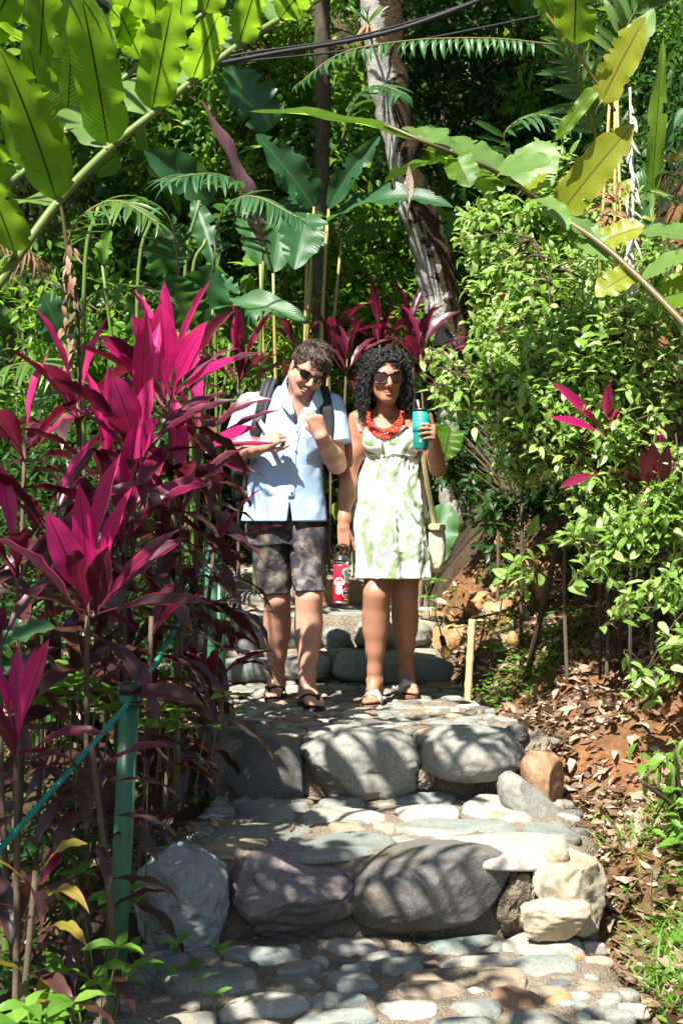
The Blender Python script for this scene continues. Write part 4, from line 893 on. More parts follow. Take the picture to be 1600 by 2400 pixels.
# mass of undergrowth covering the hillside
rg = np.random.default_rng(40)
def hill_mass(name, label, n_c, yr, xr, hr, nleaf, size, mat, tpl):
    y = rg.uniform(*yr, n_c); x = rg.uniform(-1, 1, n_c) * (y * .27 + xr); z = ground_z(x, y) + rg.random(n_c) ** 1.2 * hr
    mb = MB(); leaf_cloud(mb, np.stack([x, y, z], 1), rg.uniform(.2, .5, n_c), nleaf, size, rg, tpl, face=.3)
    return tag(mb.build(name, G[mat]), label, 'undergrowth', kind='stuff')
hill_mass('undergrowth', 'dense leafy undergrowth in a shaded leaf tone covering the hillside behind', 420, (11.0, 15.0), .6, 3.2, 42000, .085, 'forest_shade', small)
hill_mass('undergrowth', 'leafy undergrowth in a sunlit leaf tone mixed through the hillside behind', 260, (11.5, 16.5), .6, 4.6, 22000, .085, 'forest', small)
hill_mass('undergrowth', 'tall far foliage closing the view at the top of the hillside', 560, (16, 20), 2.5, 7.5, 52000, .15, 'forest_shade', longl)
big = blade(1, .55, prof_ovate, 5, 2, .2, .5)
def hill_big():
    n_c = 90; y = rg.uniform(10.2, 13.5, n_c); x = rg.uniform(-1, 1, n_c) * (y * .25); z = ground_z(x, y) + rg.random(n_c) ** 1.1 * 3.0
    mb = MB(); leaf_cloud(mb, np.stack([x, y, z], 1), np.full(n_c, .3), 900, .22, rg, big, up=.6, face=.5)
    tag(mb.build('undergrowth', G['forest']), 'large leaved undergrowth scattered through the hillside behind', 'undergrowth', kind='stuff')
hill_big()
# low growth on the left bank below the cordylines and at the far left
y = rg.uniform(3.6, 9.5, 260); x = lerp_tab(y, PATH_L) - .12 - rg.random(260) * 1.6; mb = MB()
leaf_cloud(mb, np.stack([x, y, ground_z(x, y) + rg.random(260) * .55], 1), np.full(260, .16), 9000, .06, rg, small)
tag(mb.build('ground_cover', G['forest_shade']), 'dark low ground cover under the cordylines', 'ground cover', kind='stuff')
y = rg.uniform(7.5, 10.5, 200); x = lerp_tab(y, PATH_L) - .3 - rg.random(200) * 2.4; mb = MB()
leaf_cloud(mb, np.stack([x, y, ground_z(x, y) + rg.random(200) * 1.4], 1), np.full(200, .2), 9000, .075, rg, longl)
tag(mb.build('ground_cover', G['forest_shade']), 'leafy thicket on the left behind the cordylines', 'thicket', kind='stuff')
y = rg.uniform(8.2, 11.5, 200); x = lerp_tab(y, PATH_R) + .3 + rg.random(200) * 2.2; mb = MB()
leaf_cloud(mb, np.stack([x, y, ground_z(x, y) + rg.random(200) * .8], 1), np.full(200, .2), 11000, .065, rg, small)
tag(mb.build('ground_cover', G['forest_shade']), 'leafy growth in a shaded leaf tone on the bank behind the right hand shrub', 'thicket', kind='stuff')

# ------------------------------------------------------------------ shrubs on the right bank
sl_tpl = []
for k in range(5):
    rg_ = np.random.default_rng(60 + k); V, F, uv = blade(1, rg_.uniform(.36, .46), prof_ovate, 6, 1, .28, rg_.uniform(.3, .9), 1.2, .02, 2, rg_.normal() * .4, rg_)
    me = mesh_np('leaf', V, F, uv); me.materials.append(G['shrub']); sl_tpl.append(((V, F, uv), me))
herb_me = []
for (V, F, uv), me in sl_tpl:
    m2 = me.copy(); m2.materials.clear(); m2.materials.append(G['herb']); herb_me.append(m2)
shade_me = []
for (V, F, uv), me in sl_tpl:
    m2 = me.copy(); m2.materials.clear(); m2.materials.append(G['forest_shade']); shade_me.append(m2)
def shrub(name, label, base, stems, clumps, nsprig, leafL, seed, own=260, group='leafy shrubs on the right bank', mats=('shrub_mass', None), individual=None, per=8, openness=.4):
    """stems (lists of px points), clumps (px,py,d,r,weight); sprigs of leaves fill the clumps"""
    rg = np.random.default_rng(seed); t = thing(name, base, label, 'shrub', group)
    individual = individual or [m for _, m in sl_tpl]
    allp = []
    for s in stems:
        P = catmull([base] + stalk_pts(s), 5); allp.append(P)
        obj('stem', tube_mesh('stem', P, np.linspace(.016, .005, len(P)), 6), G['stem_brown'], t)
    SP = np.concatenate(allp); w = np.array([c[4] for c in clumps], float); w /= w.sum()
    tw = MB(); lv = []
    for i in range(nsprig):
        px, py, d, r, _ = clumps[int(rg.choice(len(clumps), p=w))]; c = np.array(at(px, py, d)); v = rg.normal(size=3); v /= np.linalg.norm(v)
        end = c + v * r * (openness + (1 - openness) * rg.random())
        j = np.argmin(((SP - end) ** 2).sum(1) + rg.random(len(SP)) * .05); s0 = SP[j]
        dirv = v * .7 + np.array([0, 0, .25]) + rg.normal(size=3) * .3; dirv /= np.linalg.norm(dirv); st = end - dirv * .16
        if i % 3 == 0: fix_tube(tw, catmull([s0, (s0 + st) / 2 + np.array([0, 0, .03]), st, end], 3), np.linspace(.005, .0015, 10), 4)
        else: fix_tube(tw, [st, end], [.002, .001], 4)
        m = int(rg.integers(per - 3, per + 2))
        for k in range(m):
            u = k / m; p = st + (end - st) * u; a = k * 2.4 + rg.random()
            n0 = np.cross(dirv, [0, 0, 1.]); n0 /= np.linalg.norm(n0) + 1e-6; n1 = np.cross(dirv, n0)
            ld = dirv * (.35 + .5 * u) + (n0 * math.cos(a) + n1 * math.sin(a)) * .8; ld[2] -= .12
            lv.append((p, ld, np.array([0, -.35, 1.]) + rg.normal(size=3) * .35, leafL * rg.uniform(.6, 1.3)))
    tw.build('twigs', G['stem_brown'], t)
    lv.sort(key=lambda a: a[0][1] - .4 * a[3])
    near = lv[:own]; rest = lv[own:]
    for k, (p, ld, up, s) in enumerate(near): inst('leaf', individual[k % 5], t, p, frame(ld, up), s)
    if rest:
        mb = MB()
        for k in range(5):
            q = rest[k::5]
            if q: scatter(mb, sl_tpl[k][0], np.array([a[0] for a in q]), np.array([a[1] for a in q]), np.array([a[2] for a in q]), np.array([a[3] for a in q]))
        o = mb.build('foliage', G[mats[0]], t); o['kind'] = 'stuff'
    return t
shrub('leafy_shrub', 'big pale green sunlit shrub leaning over the path beside the woman', gbase(1545, 6.7),
      [[(1500, 1350, 6.6), (1400, 1100, 6.5), (1250, 950, 6.4), (1080, 880, 6.4)], [(1500, 1300, 6.6), (1380, 1000, 6.6), (1330, 760, 6.6), (1250, 560, 6.6)], [(1530, 1300, 6.5), (1500, 1000, 6.4), (1460, 800, 6.3)], [(1540, 1350, 6.5), (1580, 1100, 6.2), (1590, 900, 6.1)], [(1480, 1250, 6.5), (1300, 1080, 6.3), (1190, 1060, 6.2)]],
      [(1090, 900, 6.5, .17, 1.6), (1180, 880, 6.4, .25, 2.2), (1200, 990, 6.4, .2, 1.4), (1300, 900, 6.3, .32, 3), (1300, 1020, 6.2, .28, 2.2), (1420, 850, 6.2, .34, 3), (1430, 1050, 6.1, .3, 2), (1550, 950, 6.1, .32, 2.4), (1560, 780, 6.2, .32, 2), (1330, 760, 6.5, .3, 2.2), (1220, 800, 6.6, .22, 1.4), (1250, 680, 6.7, .26, 1.4), (1400, 660, 6.5, .3, 1.8), (1180, 600, 6.9, .2, .9), (1560, 1150, 5.9, .25, 1.2), (1400, 1180, 6.1, .22, 1), (1230, 1090, 6.4, .13, .5), (1040, 850, 6.6, .08, .35), (1130, 760, 6.8, .12, .5), (1480, 700, 6.3, .2, .8)], 980, .060, 81, 300)
shrub('leafy_shrub', 'taller slender shrub above the big pale one, against the dark forest', gbase(1420, 7.6),
      [[(1400, 900, 7.4), (1300, 650, 7.3), (1180, 500, 7.3)], [(1420, 900, 7.4), (1430, 600, 7.3), (1380, 420, 7.3)]],
      [(1160, 520, 7.3, .22, 1.5), (1230, 600, 7.3, .28, 2), (1120, 560, 7.4, .15, .8), (1300, 480, 7.3, .25, 1.6), (1350, 620, 7.2, .3, 2), (1450, 500, 7.2, .3, 1.6), (1300, 380, 7.4, .2, .8), (1540, 640, 7.0, .3, 1.6), (1150, 680, 7.4, .2, 1)], 340, .072, 82, 140)
shrub('leafy_shrub', 'lower right shrub with dark glossy leaves hanging over the leaf litter', gbase(1640, 6.0),
      [[(1600, 1480, 5.95), (1500, 1350, 5.9), (1400, 1320, 5.9)], [(1620, 1450, 5.95), (1560, 1250, 5.9)], [(1610, 1550, 5.9), (1510, 1580, 5.75)]],
      [(1450, 1270, 5.9, .16, 1.6), (1550, 1230, 5.9, .2, 2), (1390, 1320, 5.9, .06, .6), (1420, 1220, 6.0, .12, 1), (1580, 1380, 5.8, .14, 1.4), (1490, 1390, 5.8, .08, .7), (1590, 1500, 5.7, .08, .7), (1500, 1590, 5.7, .04, .35), (1340, 1250, 6.0, .06, .35)], 120, .066, 83, 260)
shrub('leafy_shrub', 'low shrub in a shaded leaf tone beneath the big pale one', gbase(1330, 7.6),
      [[(1300, 1250, 7.5), (1200, 1180, 7.4)], [(1340, 1250, 7.5), (1400, 1150, 7.3)]],
      [(1180, 1180, 7.6, .14, 1), (1270, 1170, 7.4, .18, 1.3), (1360, 1180, 7.2, .2, 1.4), (1440, 1250, 7.0, .18, 1.2), (1330, 1290, 7.4, .12, .7), (1110, 1130, 8.2, .14, .8), (1095, 1000, 8.4, .2, 1.6), (1080, 1080, 8.6, .2, 1.6), (1480, 1330, 6.5, .14, .8)], 280, .065, 86, 120, mats=('forest_shade', None), individual=shade_me)
shrub('herb_plant', 'pointed bright green herb sprigs at the right edge over the dead leaves', gbase(1610, 5.0),
      [[(1590, 1850, 4.95), (1580, 1760, 4.9)], [(1590, 1900, 4.95), (1500, 1830, 4.85)]],
      [(1570, 1770, 4.95, .05, 1), (1520, 1830, 4.95, .04, .8), (1580, 1860, 4.95, .05, 1), (1590, 1930, 4.9, .05, .7)], 14, .075, 84, 160, individual=herb_me, group='low herbs beside the path', per=6)
shrub('herb_plant', 'small trailing sprig with ovate leaves dangling beside the bulb string', gbase(1230, 7.0),
      [[(1310, 1230, 6.6), (1240, 1300, 6.5), (1180, 1340, 6.4)]],
      [(1200, 1330, 6.4, .07, 1), (1250, 1250, 6.4, .07, .8), (1180, 1380, 6.4, .05, .5), (1230, 1340, 6.4, .05, .5)], 10, .09, 85, 60, group='low herbs beside the path', per=5)
for i, (px, py, d, n, L, lab) in enumerate([
    (90, 1620, 4.6, 8, .10, 'bright broad leaved seedling between pink cordylines at the left'), (170, 1600, 4.65, 6, .10, 'green ovate leaves growing under the arching dark cordyline leaf'), (340, 1680, 4.7, 8, .09, 'fresh green sprigs right of the near post top'), (410, 1690, 4.9, 7, .08, 'light green weedy sprigs beside the landing edge'),
    (220, 2330, 3.9, 9, .09, 'yellow green rosette at the foot of the near green post'), (390, 2230, 4.3, 5, .07, 'seedling with two bright leaves in front of the rough rock'), (120, 2390, 3.6, 5, .12, 'big pale green leaves at the very bottom left'), (240, 2100, 4.3, 7, .08, 'grassy green shoots behind the near green post'), (470, 2340, 4.1, 5, .05, 'tiny seedlings on the edge of the lowest paving'),
    (1020, 1380, 8.2, 7, .06, 'little green weed growing on the orange clods'), (1110, 1480, 7.7, 10, .06, 'weedy green patch around the bamboo stake'), (1180, 1530, 7.4, 10, .055, 'low green weeds below the hanging bulb'), (1240, 1470, 7.3, 8, .06, 'patch of weeds on the sunlit bank behind the bulb'),
    (520, 1640, 6.2, 6, .06, 'small green sprig on the left border of the landing')]):
    p = at(px, py, d); gz = float(ground_z(p.x, p.y)); base = Vector((p.x, p.y, gz))
    rg_ = np.random.default_rng(3000 + i); tt = thing('seedling', base, lab, 'seedling', 'small green seedlings and weeds')
    for k in range(n):
        tip = p + Vector(rg_.normal(size=3) * np.array([.07, .05, .045])); tip.z = max(tip.z, gz + .03)
        fb = base.lerp(tip, max(0, 1 - .22 / max(.01, (tip - base).length))) if k else base + Vector((0, 0, -.02)); obj('stem', tube_mesh('stem', [fb, (fb + tip) / 2 + Vector((0, 0, .02)), tip], [.003, .0025, .0015], 5), G['stem_green'], tt)
        for j in range(3):
            a = j * 2.1 + rg_.random() * 2; dv = Vector((math.cos(a), math.sin(a) * .7 - .2, .25)); inst('leaf', herb_me[int(rg_.integers(5))], tt, tip, frame(dv, (0, -.2, 1)), L * rg_.uniform(.7, 1.25))

# ------------------------------------------------------------------ leaf litter and grass on the right bank
rg = np.random.default_rng(50)
lt = [blade(1, .36, prof_lance, 5, 1, .35, b, 1, .05, 2, tw, np.random.default_rng(7 + k), curl=.4) for k, (b, tw) in enumerate([(.9, .8), (-.8, -.6), (1.6, .3), (.3, -1.2)])]
mb = MB(); n = 15000
y = rg.uniform(3.7, 9.0, n); x = lerp_tab(y, PATH_R) + .02 + rg.random(n) ** 1.3 * 1.4; kp = (SN(92, 1.1, 10, 2)(np.stack([x, y, y * 0], 1)) + 1.25 > rg.random(n) * 1.6) & ((y < 7.2) | (rg.random(n) < .75)); x, y = x[kp], y[kp]; z = ground_z(x, y)
for k in range(4):
    s = slice(k, None, 4); m = len(x[s]); a = rg.uniform(0, 6.28, m)
    scatter(mb, lt[k], np.stack([x[s], y[s], z[s] + rg.uniform(.0, .022, m)], 1), np.stack([np.cos(a), np.sin(a), rg.normal(size=m) * .22 + .08], 1), np.stack([rg.normal(size=m) * .35, rg.normal(size=m) * .35, np.ones(m)], 1), rg.uniform(.018, .10, m))
y = rg.uniform(3.4, 8.5, 3000); x = lerp_tab(y, PATH_L) - .0 - rg.random(3000) * 1.2; z = ground_z(x, y); a = rg.uniform(0, 6.28, 3000)
scatter(mb, lt[0], np.stack([x, y, z + .01], 1), np.stack([np.cos(a), np.sin(a), rg.normal(size=3000) * .2], 1), np.stack([rg.normal(size=3000) * .3, rg.normal(size=3000) * .3, np.ones(3000)], 1), rg.uniform(.03, .09, 3000))
tag(mb.build('leaf_litter', G['dry_mass']), 'brown dead leaf litter covering the bank', 'leaf litter', kind='stuff')
tw = MB(); rg_t = np.random.default_rng(19)
for k in range(150):
    y0 = rg_t.uniform(3.8, 8.6); x0 = float(lerp_tab(y0, PATH_R)) + .03 + rg_t.random() * 1.0; a0 = rg_t.uniform(0, 3.14); L0 = rg_t.uniform(.05, .22); pts = [(x0 + math.cos(a0) * L0 * u, y0 + math.sin(a0) * L0 * u) for u in (-.5, -.1, .2, .5)]
    fix_tube(tw, [(px_ + rg_t.normal() * .006, py_ + rg_t.normal() * .006, float(ground_z(px_, py_)) + .014 + rg_t.random() * .01) for px_, py_ in pts], rg_t.uniform(.0018, .004), 5)
tag(tw.build('fallen_twigs', G['cane']), 'thin dead twigs strewn over the leaf litter', 'twigs', kind='stuff')
lt_me = []
for k in range(4):
    V, F, uv = blade(1, .34, prof_lance, 8, 2, .35, [.9, -.9, 1.5, .4][k], 1, .03, 2, [.8, -.6, .3, -1.2][k], np.random.default_rng(17 + k), curl=.4); me = mesh_np('fallen_leaf', V, F, uv); me.materials.append(G['dry']); lt_me.append(me)
def fallen(px, py, d, L, ang, k, lab, grp, z=None, lift=.012):
    p = at(px, py, d); gz = float(ground_z(p.x, p.y)) if z is None else z
    o = inst('fallen_leaf', lt_me[k], None, Vector((p.x, p.y, gz + lift)), frame((math.cos(ang), math.sin(ang), .12), (.2, -.3, 1)), L); tag(o, lab, 'leaf', grp); return o
for px, py, z, L, a, k, lab in [(1120, 2240, Z0, .07, .2, 1, 'dark curled leaf on the paving in front of the egg shaped boulder'), (1030, 2275, Z0, .11, 2.6, 0, 'crumpled brown leaf on the lowest paving stones'), (680, 1962, Z1, .05, 1.4, 1, 'orange brown curled leaf standing on the middle step'), (805, 1965, Z1, .05, .1, 3, 'thin dark twig like leaf on the middle step'), (590, 2215, Z0, .05, .3, 3, 'small brown leaf under the mauve boulder'), (700, 2285, Z0, .06, 2.2, 0, 'reddish leaf on the lowest paving'), (1150, 1835, Z1, .05, .8, 2, 'rusty leaf lying in the corner of the second riser'), (757, 1690, Z2, .07, 2.4, 0, 'dry leaf on the landing below the man\'s sandal'), (370, 2265, Z0, .05, .5, 2, 'orange leaf on the ground beside the seedling')]:
    d = (CAM_Z - z) * F_PX / (py - CY); fallen(px, py, d, L, a, k, lab, 'fallen leaves on the steps', z + .005, .016)
for px, py, L, a, k, lab in [(1240, 1690, .30, .15, 3, 'large flat tan leaf lying beside the landing'), (1330, 1880, .16, 2.9, 1, 'big dark purplish leaf lying by the grey boulder'), (1360, 1720, .12, .9, 0, 'pale curled leaf on the bank above the brown boulder'), (1410, 1760, .13, 2.1, 2, 'long grey brown leaf on the bank'), (1450, 1640, .12, .4, 0, 'dry leaf on the bank under the dark shrub'), (1520, 1980, .12, 1.9, 1, 'pale dry leaf at the right edge of the grass'), (1480, 2350, .13, 1.3, 3, 'long tan leaf at the bottom right'), (1540, 2370, .11, .3, 0, 'dry leaf in the bottom right corner'), (1390, 1660, .11, 2.6, 2, 'dry leaf near the bank\'s bare orange soil'), (1060, 1570, .12, -.7, 3, 'yellowish leaf between the bamboo stake and the green block')]:
    lo, hi = 3.5, 9.0
    for _ in range(30):                         # where the sight line meets the ground
        m = (lo + hi) / 2; p = at(px, py, m)
        if p.z > float(ground_z(p.x, p.y)): lo = m
        else: hi = m
    fallen(px, py, lo, L, a, k, lab, 'large dead leaves on the bank')
gt = [blade(1, .05, prof_strap, 5, 1, .2, b, 1.3, 0, 1, tw) for b, tw in ((.6, .3), (1.2, -.4), (1.9, .5))]
mb = MB(); n = 2300
cl = np.array([(1.25, 4.6), (1.15, 4.3), (1.3, 4.9), (1.35, 5.3), (1.0, 4.1), (1.1, 4.7), (1.5, 5.6), (1.1, 5.1), (.95, 6.9), (1.5, 6.2), (.95, 4.4), (1.3, 4.2), (1.2, 4.0)])
ci = rg.integers(0, len(cl), n); x = cl[ci, 0] + rg.normal(size=n) * .13; y = cl[ci, 1] + rg.normal(size=n) * .14
ok = x > lerp_tab(y, PATH_R) + .05; x, y = x[ok], y[ok]; z = ground_z(x, y); n = len(x)
for k in range(3):
    s = slice(k, None, 3); m = len(x[s]); a = rg.uniform(0, 6.28, m)
    scatter(mb, gt[k], np.stack([x[s], y[s], z[s]], 1), np.stack([np.cos(a) * .6, np.sin(a) * .6, np.full(m, .9)], 1), np.stack([-np.cos(a), -np.sin(a), np.full(m, .6)], 1), rg.uniform(.05, .16, m))
x2 = x[::3]; y2 = y[::3]; z2 = z[::3]; m = len(x2); a = rg.uniform(0, 6.28, m)
tag(mb.build('grass', G['grass']), 'bright green grass tufts on the right bank', 'grass', kind='stuff')
mb = MB(); scatter(mb, small, np.stack([x2, y2, z2 + rg.uniform(.01, .07, m)], 1), np.stack([np.cos(a), np.sin(a), np.full(m, .25)], 1), np.stack([rg.normal(size=m) * .3, rg.normal(size=m) * .3 - .2, np.ones(m)], 1), rg.uniform(.025, .05, m))
yy = rg.uniform(6.8, 8.2, 1500); xx = lerp_tab(yy, PATH_R) + .02 + rg.random(1500) * .6; aa = rg.uniform(0, 6.28, 1500)
keep = SN(91, 1.6, 10, 1)(np.stack([xx, yy, yy * 0], 1)) > .45; xx, yy, aa = xx[keep], yy[keep], aa[keep]
scatter(mb, small, np.stack([xx, yy, ground_z(xx, yy) + rg.uniform(.01, .08, len(xx))], 1), np.stack([np.cos(aa), np.sin(aa), np.full(len(xx), .25)], 1), np.stack([rg.normal(size=len(xx)) * .3, rg.normal(size=len(xx)) * .3 - .2, np.ones(len(xx))], 1), rg.uniform(.02, .05, len(xx)))
tag(mb.build('ground_cover', G['herb_mass']), 'small creeping green weeds on the right bank', 'weeds', kind='stuff')

# ------------------------------------------------------------------ dry stalks
t = thing('dry_stalk', gbase(1475, 6.4), 'bleached white dried flower stalk standing upright at the right', 'dry stalk')
P = catmull([gbase(1475, 6.4), at(1480, 700, 6.3), at(1482, 450, 6.3), at(1475, 205, 6.3)], 8); obj('stalk', tube_mesh('stalk', P, np.linspace(.008, .005, len(P)), 6), G['white_dry'], t)
rg = np.random.default_rng(66)
for k in range(34):
    py = 245 + k * 13; d = Vector((rg.normal() * .5, -.3, -1)); b = at(1480 + rg.normal() * 6, py, 6.28)
    leaf_between(b, b + d.normalized() * rg.uniform(.04, .11), .014, (rg.normal(), -1, .2), prof_strap, 'dry' if k % 4 == 0 else 'dry_frond', t, name='bract', nl=4, nw=1, bend=.5)
for o in t.children:
    if o.name.startswith('bract'): o.data.materials.clear(); o.data.materials.append(G['white_dry'])
t = thing('dry_stalk', gbase(1435, 6.5), 'brown withered flower stalk with cut golden stems at the right', 'dry stalk')
for k, (tx, ty, bx) in enumerate([(1430, 200, 1405), (1440, 215, 1440), (1445, 225, 1455)]):
    obj('stem', tube_mesh('stem', [at(bx, 720, 6.5), at(bx, 600, 6.5), at(tx, ty, 6.4)], [.008, .008, .006], 6), G['stem_gold'], t); obj('stem_base', tube_mesh('stem_base', [gbase(bx, 6.5), at(bx, 720, 6.5)], .008, 6), G['stem_brown'], t)
for k in range(34):
    b = at(1432 + rg.normal() * 14, 420 + k * 4.2, 6.4); d = Vector((rg.normal(), -.3, -.5)).normalized()
    leaf_between(b, b + d * rg.uniform(.03, .08), .018, (rg.normal(), -1, .2), prof_strap, 'dry_frond', t, name='bract', nl=4, nw=1, bend=.9)
t = thing('dry_vine', gbase(165, 6.3), 'withered twisted vine of dead leaves hanging at the left', 'dry vine')
P = catmull([gbase(190, 6.3), at(185, 800, 6.2), at(165, 650, 6.2), at(150, 520, 6.2), at(140, 470, 6.2)], 8); obj('stem', tube_mesh('stem', P, .008, 6), G['stem_brown'], t)
for k in range(26):
    b = at(158 + rg.normal() * 10, 560 + k * 13, 6.15); d = Vector((rg.normal() * .5, -.2, -1)).normalized()
    leaf_between(b, b + d * rg.uniform(.06, .14), .03, (rg.normal(), -1, .2), prof_lance, 'dry' if k % 2 else 'dry_frond', t, name='dead_leaf', nl=6, nw=1, bend=1.2, curl=.5, twist=2)
# thin bare stems rising through the background (left)
for i, (px, ty, by, d, lab) in enumerate([(440, 470, 900, 8.8, 'left one of the thin green stems behind the pink leaves'), (455, 560, 860, 8.7, 'thin green stem leaning beside the palm frond'), (205, 480, 900, 7.4, 'dark thin stem beside the withered vine'), (330, 500, 900, 8.2, 'thin dark stem left of the broad paddle leaves')]):
    b = gbase(px, d); o = obj('bare_stem', tube_mesh('bare_stem', catmull([b, at(px - 8, (ty + by) / 2, d), at(px + 28, ty, d)], 6), .011, 6), G['stem_green']); tag(o, lab, 'stem', 'thin bare stems')
# dried brown hanging leaf of the arching ginger
o = leaf_between(at(958, 388, 5.30), at(952, 530, 5.32), .035, (.3, -1, 0), prof_lance, 'dry', None, name='dead_leaf', nl=10, nw=2, bend=.3, twist=3, curl=.6, rg=np.random.default_rng(3)); tag(o, 'dark withered leaf hanging from the arching ginger stalk', 'leaf')

# ------------------------------------------------------------------ posts, rope, cables, lights, stake
G['post'] = m_plain('green_painted_steel', (.028, .125, .062), .42, .5, (60, .12), .35)
t = NT('teal_rope'); uvx = t.n('SeparateXYZ'); t.l(t.coord('UV'), uvx.inputs[0])
tw = t.math('SINE', t.math('ADD', t.math('MULTIPLY', uvx.outputs[1], 1900.), t.math('MULTIPLY', uvx.outputs[0], 12.566)))
G['rope'] = t.done(t.bsdf(t.mix(t.math('MULTIPLY', t.math('ADD', tw, 1.), .5), (.010, .16, .12), (.02, .30, .22)), .65, .3, t.bump(tw, .6, .004)))
def post(px, d, ty, lab, r=.028):
    x = (px - CX) / F_PX * d; zt = at(px, ty, d).z; zb = float(ground_z(x, d)) - .1
    t = thing('steel_post', (x, d, zb), lab, 'post', 'green posts carrying the rope')
    obj('pipe', tube_mesh('pipe', [(x - (.05 if d < 5 else 0), d, zb), (x, d, zt)], r, 20), G['post'], t)
    obj('cap', tube_mesh('cap', [(x, d, zt - .004), (x, d, zt + .02), (x, d, zt + .026)], [r * 1.12, r * 1.12, r * .8], 20), G['black_cable'], t)
    a = np.linspace(0, 6.283, 17)[:-1]
    obj('clip', tube_mesh('clip', np.stack([x + .036 * np.cos(a), d + .036 * np.sin(a), np.full(16, zt - .03)], 1), .006, 6, closed=True), G['black_cable'], t)
    return Vector((x, d, zt))
p1 = post(305, 4.25, 1622, 'green painted steel post standing nearest at the lower left')
p2 = post(495, 6.75, 1295, 'green painted steel post at mid left beside the man')
p3 = post(516, 7.6, 1330, 'darker green post just behind the one beside the man')
r1 = p1 + Vector((-.002, -.035, -.03)); r2 = p2 + Vector((-.01, -.034, -.005)); r0 = at(-60, 2010, 3.55)
def sag(a, b, s, n=10): return [a.lerp(b, k / n) + Vector((0, 0, -s * math.sin(math.pi * k / n))) for k in range(n + 1)]
Pr = sag(at(-700, 2700, 3.0), r1, .03, 14) + sag(r1, r2, .05, 16)[1:]
tag(obj('rope', tube_mesh('rope', Pr, .0082, 10), G['rope']), 'teal braided rope strung between the green posts', 'rope')
for i, (pts, r, lab) in enumerate([([(-200, 240, 7.2), (105, 192, 7.4), (200, 187, 7.5), (420, 165, 7.6), (640, 125, 7.7), (900, 78, 7.8), (1150, -10, 7.9), (1500, -160, 8.2)], .012, 'thick black cable bundle crossing the top of the picture'),
                                ([(300, 190, 7.7), (520, 150, 7.8), (760, 125, 7.9), (1000, 90, 8.0), (1300, 30, 8.1), (1560, -20, 8.2)], .006, 'thin black cable just below the cable bundle'),
                                ([(360, 178, 7.9), (560, 128, 8.0), (800, 92, 8.1), (1000, 40, 8.2), (1200, -30, 8.3)], .006, 'thin upper black cable running beside the bundle')]):
    tag(obj('overhead_cable', tube_mesh('overhead_cable', catmull(stalk_pts(pts), 6), r, 8), G['black_cable']), lab, 'cable', 'overhead cables')
t = NT('amber_bulb_glass'); g = t.n('BsdfPrincipled'); g.inputs['Base Color'].default_value = (1, .62, .25, 1); g.inputs['Roughness'].default_value = .08; g.inputs['Transmission Weight'].default_value = .75
G['bulb'] = t.done(g.outputs[0])
G['bamboo'] = m_plain('dry_bamboo', (.46, .31, .15), .5, .35, (20, .2), .3)
sl = thing('string_light', at(1000, 1455, 7.9), 'black string of amber light bulbs hung low along the bank', 'string light')
Pc = catmull(stalk_pts([(985, 1450, 8.0), (1060, 1458, 7.7), (1130, 1445, 7.4), (1205, 1420, 7.0), (1240, 1370, 6.9), (1280, 1300, 6.8), (1312, 1235, 6.7), (1420, 1150, 6.6)]), 6)
obj('cord', tube_mesh('cord', Pc, .005, 6), G['black_cable'], sl)
for px, py, d, tilt in [(1200, 1452, 7.0, 0), (1034, 1490, 7.72, .5), (1168, 1232, 8.3, 0)]:
    a = at(px, py, d); ax = Vector((tilt * .5, -.1, -1)).normalized()
    obj('cable_drop', tube_mesh('cable_drop', [a - ax * .07, a], .004, 6), G['black_cable'], sl)
    so = obj('socket', tube_mesh('socket', [a - ax * .002, a + ax * .005, a + ax * .05, a + ax * .055], [.008, .014, .015, .012], 12), G['black_cable'], sl)
    prof = [(.05, .011), (.06, .016), (.075, .024), (.09, .029), (.105, .0285), (.117, .022), (.124, .010), (.126, .002)]
    obj('bulb', tube_mesh('bulb', [a + ax * z for z, _ in prof], [r for _, r in prof], 14), G['bulb'], sl)
sb = at(1092, 1650, 7.05); st_ = thing('bamboo_stake', (sb.x, sb.y, float(ground_z(sb.x, sb.y)) - .05), 'dry bamboo stake standing in the bank beside the woman', 'stake')
pt = at(1106, 1452, 7.15); foot = Vector((sb.x, sb.y, min(sb.z, float(ground_z(sb.x, sb.y))) - .05)); Pb = [foot.lerp(pt, k / 24) for k in range(25)]
obj('cane', tube_mesh('cane', Pb, [.0175 + (.003 if k % 6 == 3 else 0) for k in range(25)], 12), G['bamboo'], st_)

